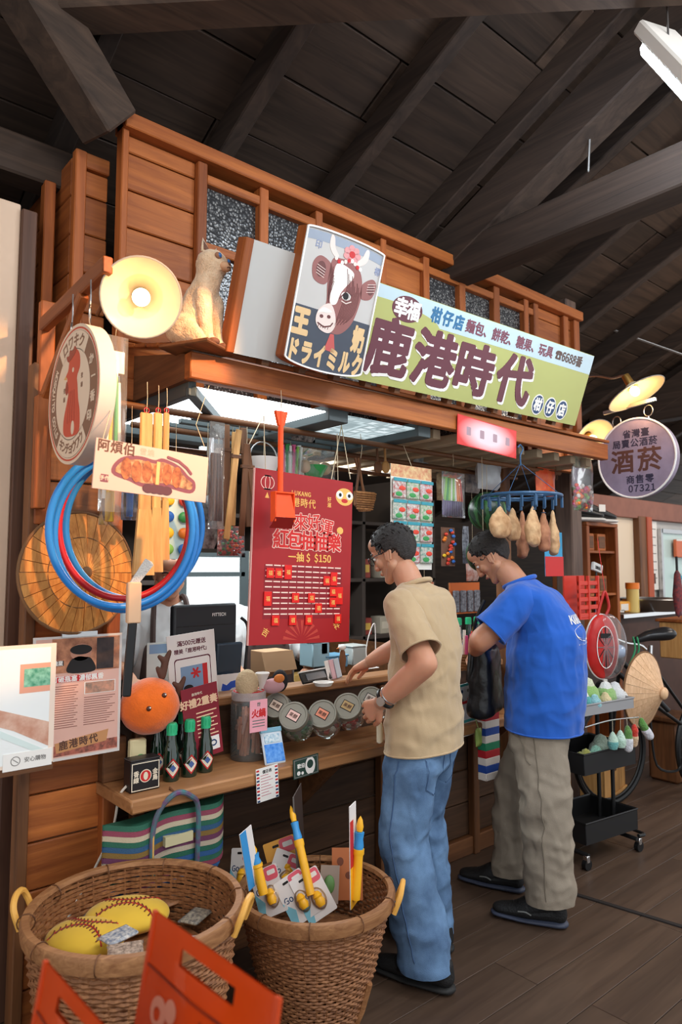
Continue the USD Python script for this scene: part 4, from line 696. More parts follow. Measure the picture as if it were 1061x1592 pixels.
# blue peg hanger with brown paper bags
bluep = mat('peg_blue', (54, 92, 128), .4); c = P(811, 772, Y=1.98); t = T('peg_hanger', 'round blue clothes peg hanger under the awning end', 'peg hanger', c); Rp = .185
t.part('hoop', ring((0, 0, 0), Rp, .008, (0, 0, 1), 48), bluep); t.part('hoop', ring((0, 0, 0), Rp * .55, .006, (0, 0, 1), 36), bluep)
for k in range(4): q = k * PI / 2 + .3; t.part('spoke', cyl((Rp * .55 * math.cos(q), Rp * .55 * math.sin(q), 0), (Rp * math.cos(q), Rp * math.sin(q), 0), .005, n=8), bluep); t.part('chain', tube([(Rp * math.cos(q), Rp * math.sin(q), 0), (0, 0, .16)], .0015, 4), bluep)
t.part('hook', tube(spline([(0, 0, .15), (0, 0, .2), (.02, 0, .23), (.0, 0, .25), (-.02, 0, .235)], 6), .004, 6), bluep)
for k in range(20): q = k * PI / 10; rr = Rp if k % 2 else Rp * .6; t.part('peg', bar((rr * math.cos(q), rr * math.sin(q), -.004), (rr * math.cos(q), rr * math.sin(q), -.058), .009, .013, .002), bluep)
kraft = mat('kraft', (214, 176, 132), .75, rgb2=(176, 128, 84), scale=14, bump=.5, bscale=26); kraft2 = mat('kraft_red', (190, 132, 96), .75, rgb2=(140, 84, 60), scale=14, bump=.5, bscale=26)
for i, (px, py, l, w, dy, m, lab) in enumerate(((778, 778, .16, .075, -.02, kraft, 'shortest kraft pouch at the left of the peg hanger'), (797, 776, .17, .055, .02, kraft, 'second kraft pouch from the left under the peg hanger'), (828, 766, .20, .07, -.13, kraft, 'pale kraft pouch at the front of the peg hanger'), (845, 772, .22, .05, -.05, kraft2, 'reddish kraft pouch behind the pale one'), (859, 772, .235, .05, -.02, kraft, 'long kraft pouch at the right of the peg hanger'), (812, 790, .25, .07, .06, kraft2, 'long reddish kraft pouch hanging in the middle of the hanger'))):
    p = P(px, py, Y=1.98 + dy); t = T('paper_pouch', lab, 'pouch', (p[0], p[1], c[2] - .045), rz=.12 * i, group='kraft pouches on the peg hanger')
    g = chain([[((0, 0, -.02), (.008, .005, .01)), ((0, 0, -l * .6), (w * 1.05, .03, .05))], [((0, 0, -l * .6), (w * 1.05, .03, .05)), ((.004, 0, -l + .02), (w * .9, .026, .02))]], .01, 5); t.part('bag', bump_(g, .008, 34, i), m); t.part('tie', ring((0, 0, -.03), .01, .002, (0, 0, 1), 12, 5), bluep)
t = hang(848, 728, 2.25, 'snack_bag', 'orange red snack bag above the peg hanger', 'snack bag', 2.06); pouch(t, .19, .16, mat('red_snack', (214, 60, 34), .35, rgb2=(236, 120, 70), scale=16), .03); t.part('wire', tube(spline([(.06, -.03, .02), (.075, -.03, -.05), (.06, -.03, -.06), (.055, -.03, 0)], 5), .002, 5), W_br)
t = hang(905, 700, 2.12, 'candy_bag', 'clear bag of mixed sweets at the end of the awning', 'sweets', 2.1); t.part('header', box(-.095, -.003, -.10, .095, .003, 0), mat('header_green', (120, 150, 130), .5, rgb2=(210, 200, 170), scale=50)); pouch(t, .20, .30, clearf, .04, 0, -.05)
for k in range(60): t.part('sweet', ell((RNG.uniform(-.075, .075), RNG.uniform(-.015, .015), RNG.uniform(-.33, -.2)), .016, .011, .013, 1), bright(int(RNG.choice([8, 5, 2, 7, 4]))), smooth=True)
t = T('wind_banner', 'light blue and red cloth banner behind the kraft pouches', 'banner', P(862, 845, Y=2.42)); t.part('cloth', box(-.10, 0, -.20, .09, .004, .07, .001), mat('cloth_sky', (70, 160, 210), .8)); t.part('stripe', box(-.10, -.003, -.20, .095, .001, -.08, .001), redp)
# ================================================================ goods on and in the counter
def at_shelf(px, py, z=SH): return P(px, py, Z=z)
# posters at the left: acrylic holder and the paler one before it
t = slab('poster', 'pink printed poster in a clear holder on the planks at the left', 'poster', 52, 992, 190, 1190, 2.36, .004, mat('acrylic_edge', (214, 206, 200), .25), rz=0); W, H = t.W, t.H
pr(t, R_(.03 * W, -.975 * H, .97 * W, -.02 * H), flatc('poster_pink', (222, 176, 160)), 1, 'sheet')
pr(t, R_(.2 * W, -.30 * H, .97 * W, -.02 * H), mat('photo_warm', (216, 150, 112), .6, rgb2=(120, 70, 54), scale=18), 2, 'photo'); pr(t, R_(.70 * W, -.29 * H, .90 * W, -.03 * H), mat('photo_dark', (70, 56, 54), .6, rgb2=(40, 34, 36), scale=20), 3, 'photo_shelf')
pr(t, PG(spline([(.38 * W, -.30 * H), (.40 * W, -.21 * H), (.48 * W, -.175 * H), (.56 * W, -.18 * H), (.64 * W, -.2 * H), (.68 * W, -.30 * H)], 5, True)), ink, 4, 'printed_shirt'); pr(t, E_(.52 * W, -.14 * H, .035, .028), flatc('print_skin', (196, 140, 116)), 4, 'printed_face'); pr(t, E_(.52 * W, -.118 * H, .036, .016), ink, 5, 'printed_hair')
pr(t, R_(.2 * W, -.375 * H, .72 * W, -.325 * H), redp, 3, 'headline_band'); pr(t, txt('試打砸瓶塞 濃郁飄香', .021, .46 * W, -.35 * H, 2), paperw, 4, 'lettering'); pr(t, R_(.2 * W, -.24 * H, .33 * W, -.20 * H), ink, 5, 'tag'); pr(t, txt('職業', .017, .265 * W, -.22 * H, 2), paperw, 6, 'lettering')
pr(t, R_(.57 * W, -.49 * H, .93 * W, -.39 * H), paperw, 2, 'photo_edge'); pr(t, R_(.58 * W, -.485 * H, .92 * W, -.395 * H), mat('photo_food', (226, 160, 130), .6, rgb2=(120, 110, 100), scale=26), 3, 'photo')
pr(t, union_all([R_(.22 * W, -(.41 + .0185 * k) * H, (.5 - .02 * (k % 3)) * W, -(.404 + .0185 * k) * H) for k in range(19)] + [R_(.57 * W, -(.52 + .0185 * k) * H, (.93 - .03 * (k % 4)) * W, -(.514 + .0185 * k) * H) for k in range(13)]), flatc('text_brown', (150, 104, 92)), 2, 'text_lines')
pr(t, R_(.25 * W, -.965 * H, .97 * W, -.88 * H), mat('photo_stall', (196, 110, 90), .6, rgb2=(70, 50, 46), scale=40), 2, 'photo'); pr(t, PG([(.26 * W, -.86 * H), (.86 * W, -.80 * H), (.84 * W, -.895 * H), (.28 * W, -.94 * H)]), flatc('print_ochre', (196, 140, 92)), 3, 'printed_sign'); pr(t, txt('鹿港時代', .030, .52 * W, -.872 * H, 2, .1, rot=5), flatc('dark_brown_ink', (88, 56, 44)), 4, 'lettering')
t.part('clip', box(.3 * W, -.004, -.004, .7 * W, .012, .012), steel)
a = P(-30, 1012, Y=2.12); t = slab('poster', 'pale glossy photo poster of a shop front at the left edge', 'poster', -40, 1008, 88, 1205, 2.12, .005, mat('frame_pale', (236, 214, 196), .4)); W, H = t.W, t.H
pr(t, R_(0, -.97 * H, .93 * W, -.03 * H), flatc('poster_white', (236, 238, 236)), 1, 'sheet'); pr(t, R_(.55 * W, -.40 * H, .93 * W, -.16 * H), flatc('print_salmon', (226, 160, 134)), 2, 'printed_window'); pr(t, R_(.60 * W, -.35 * H, .93 * W, -.2 * H), mat('print_green', (150, 206, 178), .5, rgb2=(60, 140, 110), scale=60), 3, 'printed_glass')
pr(t, PG([(0, -.44 * H), (.93 * W, -.66 * H), (.93 * W, -.86 * H), (.5 * W, -.7 * H), (.2 * W, -.62 * H), (0, -.5 * H)]), mat('print_wood', (190, 130, 104), .5, rgb2=(226, 190, 170), scale=14), 2, 'printed_counter'); pr(t, PG([(0, -.62 * H), (.93 * W, -.95 * H), (.93 * W, -.9 * H), (0, -.56 * H)]), flatc('print_tile', (214, 228, 224)), 3, 'printed_floor')
pr(t, R_(.38 * W, -1.02 * H, .98 * W, -.88 * H), paperw, 4, 'note'); pr(t, union_all([E_(.53 * W, -.945 * H, .013).difference(E_(.53 * W, -.945 * H, .011)), L_([(.50 * W, -.93 * H), (.56 * W, -.96 * H)], .002)]), gry, 5, 'symbol'); pr(t, txt('安心購物', .015, .77 * W, -.945 * H, 1), gry, 5, 'lettering')
t.part('stand', box(.3 * W, .006, -H, .7 * W, .02, -.3 * H), clearf)
t.part('foot', box(0, .0, -H - .02, W, .3, -H), W_br)

# orange plush on a riser
t = T('riser_box', 'dark display riser behind the green bottles', 'display stand', (1.12, 2.38, SH)); t.part('block', box(1.0, 2.42, SH, 1.085, 2.48, .915, .004), W_br, w=True)
c = P(233, 1098, Y=2.37); t = T('orange_plush', 'round orange plush toy with brown felt arms behind the bottles', 'plush toy', c); r_ = .104
plo = mat('orange_plush', (240, 108, 16), .9, sheen=.4, var=.12, scale=30, bump=.25, bscale=160)
t.part('body', bump_(ell((0, 0, 0), r_ * 1.02, r_ * .92, r_ * .93, 4), .005, 18), plo)
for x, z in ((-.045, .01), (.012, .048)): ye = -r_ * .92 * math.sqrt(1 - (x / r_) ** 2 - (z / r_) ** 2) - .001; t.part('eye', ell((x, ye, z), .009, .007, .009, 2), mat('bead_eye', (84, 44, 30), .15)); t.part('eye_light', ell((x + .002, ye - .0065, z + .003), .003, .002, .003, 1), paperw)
felt = mat('brown_felt', (92, 62, 50), .9)
for x, z, s in ((.045, .10, 1), (.105, .0, 1)):
    t.part('arm', chain([[((x, 0, z), .014), ((x + .012, 0, z + .05), .013)], [((x + .012, 0, z + .05), .012), ((x - .012, 0, z + .07), .008)], [((x + .012, 0, z + .05), .012), ((x + .028, 0, z + .085), .008)], [((x, 0, z), .013), ((x - .018, 0, z + .03), .008)]], .006, 4), felt)
# ramune-like green bottles
grn, cap_, lab_ = mat('dark_green_glass', (14, 40, 26), .08, spec=.8, coat=.6), mat('green_cap', (44, 176, 120), .35), flatc('label_cream', (228, 214, 190))
def bottle(px, py, label, z=SH, rz=0):
    p = at_shelf(px, py, z); t = T('green_bottle', label, 'bottle', p, rz=rz, group='green soda bottles'); return t
def bottle_parts(t):
    t.part('glass', lathe([(0, .0), (.025, 0), (.028, .004), (.0285, .04), (.0275, .085), (.023, .1), (.024, .112), (.019, .125), (.016, .145), (.015, .165), (0, .166)], 28), grn)
    t.part('cap', lathe([(.019, .156), (.019, .163), (.018, .165), (.018, .192), (.0155, .197), (0, .197)], 24), cap_)
    for k in range(12): q = k * PI / 6; t.part('cap_rib', box(.018 * math.cos(q) - .001, .018 * math.sin(q) - .001, .167, .018 * math.cos(q) + .001, .018 * math.sin(q) + .001, .19), cap_)
    for s, m, nm in ((.034, redp, 'label_edge'), (.027, lab_, 'label'), (.013, mat('label_mark', (70, 96, 150), .5), 'mark')):
        g = PG([(0, s), (s * .8, 0), (0, -s), (-s * .8, 0)]); e = trimesh.creation.extrude_polygon(g.segmentize(.006), .0005, engine='earcut'); v = e.vertices; v = np.c_[v[:, 0], v[:, 1] + .047, v[:, 2]]; rr = .0284 + {'label_edge': .0004, 'label': .0008, 'mark': .0012}[nm] + v[:, 2]; q = v[:, 0] / .027 - PI / 2 - .28; e.vertices = np.c_[rr * np.cos(q), rr * np.sin(q), v[:, 1]]
        t.part(nm, e, m, smooth=False)
b0 = bottle(266, 1213, 'green bottle at the front edge beside the black box'); bottle_parts(b0)
for px, py, lab in ((244, 1203, 'green bottle just behind the black box'), (294, 1206, 'third green bottle of the front row'), (319, 1199, 'green bottle standing before the dark red card'), (258, 1193, 'green bottle at the back left under the orange plush'), (284, 1190, 'green bottle at the back between two others'), (305, 1187, 'green bottle at the back touching the red card')):
    p = at_shelf(px, py); b0.copy(p, .05, lab)
# black box, green tin
p = at_shelf(226, 1230); t = T('black_box', 'black printed box with a rooster medallion on the shelf corner', 'box', p); w, h = .105, .10
t.part('body', box(-w / 2, 0, 0, w / 2, .055, h, .003), mat('black_card', (26, 24, 26), .4)); pr(t, R_(-w * .47, .005, w * .47, h - .005).difference(R_(-w * .44, .008, w * .44, h - .008)), lab_, 1, 'border'); pr(t, E_(0, h / 2, .021), lab_, 1, 'medallion'); pr(t, E_(0, h / 2, .018), redp, 2, 'medallion'); pr(t, E_(0, h / 2, .008, .013), lab_, 3, 'rooster'); pr(t, txt('香線', .02, -.033, h / 2, 2, vertical=True), lab_, 1, 'lettering'); pr(t, txt('金鳥', .02, .034, h / 2, 2, vertical=True), lab_, 1, 'lettering')
t.part('lid', box(-w / 2 - .001, -.001, h, w / 2 + .001, .056, h + .006, .002), mat('black_lid', (40, 36, 36), .35))
p = at_shelf(215, 1216); t = T('green_packet', 'cream and green round-marked packet behind the black box', 'packet', p); t.part('body', box(-.03, 0, 0, .03, .03, .145, .006), mat('cream_pack', (220, 206, 160), .5)); pr(t, E_(.006, .06, .026, .034), mat('pack_green', (70, 150, 84), .5), 1, 'mark'); pr(t, E_(.006, .06, .018, .024), lab_, 2, 'mark'); pr(t, E_(.006, .06, .010, .013), mat('pack_green', (70, 150, 84), .5), 3, 'mark')
# cards
t = slab('card_sign', 'white gift card sign with a printed girl standing behind the orange plush', 'card', 259, 990, 333, 1115, 2.47, .003, paperw, roll=-.09); W, H = t.W, t.H
pr(t, txt('滿500元贈送', .022, .5 * W, -.12 * H, 2), maroon, 1, 'lettering'); pr(t, txt('精美「鹿港時代」', .019, .5 * W, -.22 * H, 2), maroon, 1, 'lettering'); pr(t, R_(.12 * W, -.99 * H, .88 * W, -.31 * H, .012).difference(R_(.135 * W, -1.2 * H, .865 * W, -.325 * H, .012)), maroon, 1, 'frame_line'); pr(t, R_(.24 * W, -.98 * H, .76 * W, -.42 * H), flatc('print_blue', (128, 156, 186)), 1, 'picture'); pr(t, R_(.70 * W, -.98 * H, .80 * W, -.42 * H), redp, 2, 'picture_edge')
pr(t, union_all([L_([(.55 * W + .018 * math.cos(q), -.52 * H + .018 * math.sin(q)), (.55 * W - .018 * math.cos(q), -.52 * H - .018 * math.sin(q))], .008) for q in (0, 1.05, 2.1)]), redp, 3, 'flower'); pr(t, E_(.38 * W, -.74 * H, .017, .019), flatc('print_skin', (196, 140, 116)), 3, 'printed_face'); pr(t, E_(.38 * W, -.70 * H, .02, .013), ink, 4, 'printed_hair'); pr(t, R_(.5 * W, -.88 * H, .70 * W, -.70 * H), paperw, 2, 'calendar'); pr(t, union_all([R_(.5 * W, -(.72 + .03 * k) * H, .7 * W, -(.715 + .03 * k) * H) for k in range(6)]), gry, 3, 'calendar_line'); pr(t, R_(.3 * W, -.98 * H, .46 * W, -.82 * H), redp, 3, 'printed_dress')
t = slab('card_sign', 'dark red price card leaning beside the green bottles', 'card', 281, 1074, 337, 1190, 2.33, .003, mat('card_maroon', (134, 28, 44), .5), roll=-.13); W, H = t.W, t.H
pr(t, txt('鹿港時代', .011, .42 * W, -.10 * H, 1), lab_, 1, 'lettering'); pr(t, txt('好禮2重奏', .034, .46 * W, -.22 * H, 3), flatc('card_peach', (236, 196, 160)), 1, 'lettering')
pr(t, union_all([R_(.35 * W, -(.38 + .055 * k) * H, (.92 - .1 * (k % 2)) * W, -(.362 + .055 * k) * H) for k in range(7)]), flatc('card_peach', (236, 196, 160)), 1, 'text_lines'); pr(t, R_(.58 * W, -.93 * H, .92 * W, -.74 * H), paperw, 1, 'white_panel'); pr(t, E_(.75 * W, -.835 * H, .014, .012).difference(E_(.75 * W, -.835 * H, .009, .007)), navy, 2, 'mark'); t.part('prop', box(.3 * W, .003, -H, .5 * W, .05, -H + .01), W_br)
t = slab('card_sign', 'pale photo card with bluish print left of the gift card', 'card', 229, 1000, 264, 1058, 2.50, .003, flatc('pale_card', (200, 206, 200))); pr(t, R_(.1 * t.W, -.3 * t.H, .9 * t.W, -.05 * t.H), flatc('print_blue', (128, 156, 186)), 1, 'print'); t.part('leg', box(.2 * t.W, .003, 1.0 - t.M[2, 3], .5 * t.W, .03, -.5 * t.H), paperw)
# big plastic jar, pink card, blue packet
p = at_shelf(386, 1178); t = T('plastic_jar', 'big clear plastic jar of dried snacks with a red rimmed lid', 'jar', p); t.part('jar', lathe([(0, 0), (.066, 0), (.07, .006), (.07, .21), (.064, .225), (.06, .225), (.06, .24)], 36), glassy); t.part('lid', lathe([(.064, .225), (.068, .228), (.068, .252), (.064, .258), (0, .258)], 36), film('lid_clear', (236, 226, 224), .6)); t.part('lid_ring', ring((0, 0, .257), .058, .004, (0, 0, 1), 36), redp)
for k in range(40): q = RNG.uniform(0, 2 * PI); r = .05 * math.sqrt(RNG.uniform()); t.part('snack', cyl((r * math.cos(q), r * math.sin(q), RNG.uniform(.005, .12)), (r * math.cos(q + .3), r * math.sin(q + .3), RNG.uniform(.12, .2)), .006, n=6), mat('dried_snack', (206, 128, 96), .7, rand=.3))
t = slab('price_card', 'pink card with bold red characters taped to the plastic jar', 'card', 389, 1090, 416, 1140, 2.235, .002, flatc('pink_card', (236, 164, 176))); W, H = t.W, t.H; pr(t, txt('火鍋', .032, .5 * W, -.42 * H, 3), redp, 1, 'lettering'); pr(t, txt('煙', .016, .5 * W, -.14 * H, 1), gry, 1, 'lettering'); pr(t, union_all([R_(.15 * W, -(.66 + .09 * k) * H, .85 * W, -(.63 + .09 * k) * H) for k in range(3)]), gry, 1, 'text_lines')
p = at_shelf(430, 1188); t = T('blue_packet', 'clear packet of blue candy leaning on the shelf before the jars', 'packet', p, rz=-.1); M_ = TM(0, 0, 0, rx=-.35)
t.part('packet', mv(box(-.045, 0, 0, .045, .012, .135, .005), M_), mat('packet_white', (206, 216, 224), .3)); t.part('label', mv(box(-.04, -.002, .008, .04, .0, .075, .001), M_), mat('packet_blue', (40, 120, 214), .3, rgb2=(110, 170, 236), scale=60)); t.part('header', mv(box(-.045, -.002, .118, .045, .014, .136, .001), M_), mat('packet_teal', (120, 170, 190), .4)); t.part('print', mv(box(-.035, -.003, .08, .03, -.001, .11), M_), mat('packet_print', (130, 176, 200), .4, rgb2=(230, 236, 236), scale=90))
# leaning candy jars with metal lids
def candy_jar(px, py, r, tag_rgb, cols, label, lid=True):
    c = P(px, py, Y=2.26 if px > 440 else 2.37); ax = np.array([-.58, -.50, .50]); ax /= np.linalg.norm(ax); m, _ = frame_of((0, 0, 0), ax); R4 = np.eye(4); R4[:3, 0], R4[:3, 1], R4[:3, 2] = -m[:3, 1], m[:3, 2], m[:3, 0]
    R4[:3, 3] = c; t = T('candy_jar', label, 'jar', M=R4, group='leaning candy jars on the shelf')      # local z: out through the lid
    t.part('glass', lathe([(0, -.135), (.04, -.135), (.06, -.115), (.066, -.07), (.062, -.03), (r * .92, -.012), (r * .92, 0)], 36), glassy); t.part('lid', lathe([(r, -.014), (r * 1.04, -.011), (r * 1.04, .008), (r, .013), (r * .9, .013), (r * .86, .010), (0, .010)], 40), mat('brushed_lid', (150, 148, 136), .5, .55))
    g = PG([(.026, .020), (-.026, .020), (-.026, -.020), (.026, -.020)]); e = lambda g, z, th: mv(cat_([trimesh.creation.extrude_polygon(q_, th, engine='earcut') for q_ in getattr(g, 'geoms', [g])]), TM(0, 0, z, rz=.25 + .2 * (px % 3)))
    t.part('label', e(g, .010, .001), ink, smooth=False); t.part('label', e(g.buffer(-.003), .010, .0015), flatc('jar_label_%d' % px, tag_rgb), smooth=False); t.part('label_print', e(txt('糖果', .018, 0, 0, 1), .010, .002), flatc('dark_brown_ink', (88, 56, 44)), smooth=False)
    for k in range(46):
        q = RNG.uniform(0, 2 * PI); rr = .054 * math.sqrt(RNG.uniform()); z = RNG.uniform(-.125, -.04); v = np.array([rr * math.cos(q), rr * math.sin(q), z]); wz = (R4[:3, :3] @ v)[2]
        if wz < .012: t.part('sweet', ell(v, .011, .009, .008, 1), cols[k % len(cols)], smooth=True)
gs = mat('green_sweet', (70, 120, 60), .4, rand=.2); rs_ = mat('red_sweet', (200, 60, 50), .4, rand=.2); ws_ = mat('pale_sweet', (222, 196, 180), .4, rand=.15)
candy_jar(430, 1098, .052, (220, 200, 180), [gs], 'candy jar with green sweets next to the plastic jar')
candy_jar(457, 1114, .056, (230, 190, 180), [gs, gs, ws_], 'candy jar with the front pink square label')
candy_jar(502, 1111, .058, (236, 150, 120), [rs_, ws_, ws_], 'candy jar with an orange square label')
candy_jar(541, 1099, .057, (190, 160, 110), [rs_, ws_], 'candy jar with a brown square label and red sweets')
candy_jar(577, 1088, .056, (210, 200, 190), [ws_, rs_], 'candy jar partly hidden by the person in beige')
# labels on the shelf edge
t = slab('menu_card', 'white airmail bordered price list hanging below the shelf', 'card', 398, 1197, 432, 1250, 2.172, .002, paperw, roll=-.06); W, H = t.W, t.H
for s, x in ((0, .02), (1, .86)):
    for k in range(10): pr(t, R_(x * W, -(.04 + .1 * k) * H, (x + .12) * W, -(.09 + .1 * k) * H), (redp, navy)[k % 2], 1, 'border_dash')
pr(t, union_all([R_(.2 * W, -(.24 + .085 * k) * H, (.55 + .1 * (k % 3)) * W, -(.222 + .085 * k) * H) for k in range(8)]), flatc('list_pink', (190, 120, 130)), 1, 'text_lines'); pr(t, txt('價目表', .014, .5 * W, -.13 * H, 1), ink, 1, 'lettering')
t = slab('label_card', 'dark green card with a white cartoon face on the shelf edge', 'card', 456, 1182, 495, 1213, 2.172, .003, mat('card_green', (40, 64, 54), .5), roll=-.05); W, H = t.W, t.H
pr(t, R_(.03 * W, -.95 * H, .97 * W, -.05 * H).difference(R_(.06 * W, -.91 * H, .94 * W, -.09 * H)), gry, 1, 'border'); pr(t, E_(.66 * W, -.5 * H, .024, .033).difference(E_(.66 * W, -.42 * H, .015, .016)), paperw, 1, 'round_mark'); pr(t, txt('歡迎', .018, .3 * W, -.4 * H, 2), paperw, 1, 'lettering'); pr(t, union_all([E_(.2 * W, -.75 * H, .008), E_(.35 * W, -.78 * H, .006)]), paperw, 1, 'spot')

# behind the counter: till, papers and odds and ends
p = P(325, 1000, Y=2.68); t = T('pos_monitor', 'black shop till monitor behind the counter', 'monitor', (p[0], 2.68, .83), rz=.06)
t.part('screen', box(-.17, 0, .22, .145, .04, .52, .008), mat('till_black', (40, 44, 48), .45)); pr(t, txt('FITTECH', .018, .05, .475, 2), paperw, 1, 'lettering'); pr(t, R_(-.16, .43, .13, .432), blackp, 1, 'seam'); t.part('customer_display', mv(box(.0, -.035, .12, .13, -.01, .36, .006), TM(rx=.1)), mat('till_glass', (52, 64, 76), .2)); t.part('stand', hull([(-.05, .02, .25), (.05, .02, .25), (-.05, .05, .25), (.05, .05, .25), (-.09, -.03, .0), (.09, -.03, 0), (-.09, .12, 0), (.09, .12, 0)]), blackp)
t = T('till_stick', 'slim black phone holder arm beside the till', 'holder', P(381, 1075, Z=1.0)); t.part('rod', tube(spline([(0, 0, 0), (.003, 0, .12), (.01, 0, .26), (-.01, .02, .3)], 5), .006, 8), blackp); t.part('foot', lathe([(0, 0), (.03, 0), (.03, .008), (0, .01)], 16), blackp)
t = slab('card_sign', 'white card with a torn blue print under the till', 'card', 336, 1050, 377, 1085, 2.6, .003, paperw); pr(t, PG([(.2 * t.W, -.7 * t.H), (.25 * t.W, -.4 * t.H), (.4 * t.W, -.5 * t.H), (.55 * t.W, -.35 * t.H), (.8 * t.W, -.3 * t.H), (.85 * t.W, -.6 * t.H), (.6 * t.W, -.65 * t.H), (.45 * t.W, -.8 * t.H)]), mat('print_royal', (50, 90, 190), .5), 1, 'print')
def on_top(px, py, name, label, cat, z=1.0, rz=0, **k): return T(name, label, cat, P(px, py, Z=z), rz=rz, **k)
t = on_top(384, 1085, 'knit_ball', 'beige knitted ball toy on the counter rail', 'toy'); t.part('ball', bump_(ell((0, 0, .055), .045, .045, .055, 3), .003, 60), mat('knit_beige', (214, 190, 150), .9, bump=.6, bscale=120)); t.part('foot', ell((.03, -.01, .015), .03, .02, .015, 2), mat('skin_toy', (206, 140, 116), .6))
t = on_top(408, 1080, 'paper_cup', 'small white paper flower on the counter rail', 'ornament'); t.part('cup', lathe([(0, 0), (.012, 0), (.014, .05), (.03, .085), (.026, .088), (0, .07)], 14), paperw)
t = on_top(425, 1078, 'plush_toy', 'pink and black soft toy lying on the counter rail', 'plush toy'); t.part('body', ell((0, 0, .03), .055, .03, .03, 3), mat('pink_cloth', (206, 160, 164), .9)); t.part('hood', ell((.04, .01, .045), .035, .03, .045, 3), mat('black_felt', (34, 32, 34), .9)); t.part('bow', ell((.015, -.02, .06), .025, .014, .018, 2), mat('orange_felt', (220, 130, 60), .8))
t = on_top(497, 1062, 'tablet', 'black tablet with white edge lying behind the counter rail', 'tablet', z=1.0, rz=.2); t.part('case', mv(box(-.10, 0, .01, .10, .012, .06, .004), TM(rx=-.5)), blackp); t.part('screen', mv(box(-.07, -.003, .02, .06, 0, .05), TM(rx=-.5)), mat('screen_grey', (90, 96, 104), .2)); t.part('edge', mv(box(-.10, 0, .06, .10, .012, .066), TM(rx=-.5)), paperw)
t = on_top(503, 1066, 'coin_dish', 'round white dish on the counter rail before the tablet', 'dish'); t.part('dish', lathe([(0, 0), (.035, 0), (.045, .016), (.042, .016), (.033, .004), (0, .004)], 24), paperw)
t = T('cardboard_box', 'open kraft cardboard box on the table behind the counter', 'box', P(437, 1050, Y=2.9)); t.part('body', box(-.09, 0, .0, .07, .14, .12, .003), mat('carton', (176, 140, 104), .8)); t.part('flap', mv(box(-.12, -.002, -.10, .07, .003, .0), TM(0, 0, .12, rx=-.4)), mat('carton', (176, 140, 104), .8))
for px, py, w, h, rgb, lab in ((500, 1018, .12, .13, (150, 184, 196), 'pale blue plastic box behind the red board'), (525, 1030, .16, .06, (110, 160, 190), 'flat blue box on the inner table'), (505, 1005, .05, .09, (170, 206, 214), 'clear blue tumbler on the inner table'), (560, 1020, .11, .10, (190, 194, 188), 'pale grey tray of papers behind the counter')):
    p = P(px, py, Y=3.0); t = T('storage_box', lab, 'box', (p[0], 3.0, p[2] - h / 2)); t.part('body', box(-w / 2, 0, 0, w / 2, .12, h, .006), mat('box_%d' % px, rgb, .4)); t.part('lid', box(-w / 2 - .004, -.004, h, w / 2 + .004, .124, h + .01, .003), mat('box_lid_%d' % px, tuple(int(v * .9) for v in rgb), .4))
t = on_top(533, 1045, 'bird_figure', 'small brown and white bird figure on the counter rail', 'figurine'); t.part('body', lathe([(0, 0), (.016, 0), (.012, .02), (.018, .06), (.012, .10), (.0, .115)], 14), W_brz); t.part('head', ell((-.004, 0, .12), .022, .018, .014, 2), paperw); t.part('beak', cyl((-.02, 0, .12), (-.04, 0, .115), .004, .001, 8), bright(5))
for i in range(3): t = on_top(514 + 7 * i, 1058 - 2 * i, 'leaflet', ['first', 'second', 'third'][i] + ' white leaflet leaning behind the tablet', 'leaflet', rz=.5); t.part('sheet', mv(box(-.02, 0, 0, .04, .002, .09), TM(rx=-.25)), (paperw, flatc('leaf_pink', (220, 180, 186)), flatc('leaf_grey', (190, 200, 206)))[i]); t.part('stand', mv(box(-.02, 0, 0, .04, .012, .004), TM()), clearf)
t = on_top(572, 1040, 'wire_stand', 'white bent wire stand by the person in beige', 'stand'); t.part('wire', tube(spline([(0, 0, 0), (-.01, 0, .1), (.02, 0, .19), (.05, 0, .22), (.055, 0, .1), (.05, 0, 0)], 6), .003, 6), paperw); t.part('foot', box(-.02, -.01, 0, .07, .02, .004), paperw)
# inner shelving at the back, window
sh = T('back_shelf', 'dark shelf rack along the back of the stall', 'shelf', (2.0, 4.1, .0)); dkf = mat('shelf_dark', (70, 60, 54), .7)
for z in (.5, .95, 1.4, 1.85): sh.part('shelf_board', box(1.2, 4.1, z, 4.6, 4.5, z + .03, .004), dkf, w=True)
for x in (1.2, 2.05, 2.9, 3.75, 4.57): sh.part('upright', box(x, 4.1, 0, x + .035, 4.5, 2.1, .004), dkf, w=True)
for i in range(34):
    i12 = i % 12; x = 2.15 + (i12 // 4) * .85 + (i12 % 4) * .2 + RNG.uniform(-.015, .015); z = (.53, .98, 1.43)[i // 12]; h = RNG.uniform(.1, .26); w = RNG.uniform(.08, .15)
    rgb = [(170, 120, 90), (120, 130, 120), (160, 70, 60), (190, 180, 160), (90, 110, 130), (200, 160, 90)][i % 6]
    t = T('goods_box', '%s packaged box, %s from the left on the %s back shelf board' % (('brown', 'grey green', 'red', 'cream', 'blue grey', 'ochre')[i % 6], 'first second third fourth fifth sixth seventh eighth ninth tenth eleventh twelfth'.split()[i12], ('low', 'middle', 'high')[i // 12]), 'box', (x, 4.15, z), group='goods boxes on the back shelf'); t.part('body', box(-w / 2, 0, 0, w / 2, .12, h, .004), mat('goods_%d' % (i % 6), rgb, .6)); t.part('label', box(-w * .35, -.002, h * .3, w * .35, 0, h * .7), mat('goods_label_%d' % (i % 3), [(220, 210, 190), (190, 60, 50), (230, 190, 90)][i % 3], .6))
wn = T('window_1', kind='structure'); a, b = P(282, 862, Y=4.05), P(378, 955, Y=4.05); pane = emitter('bright_window', (226, 234, 236), 1.25)
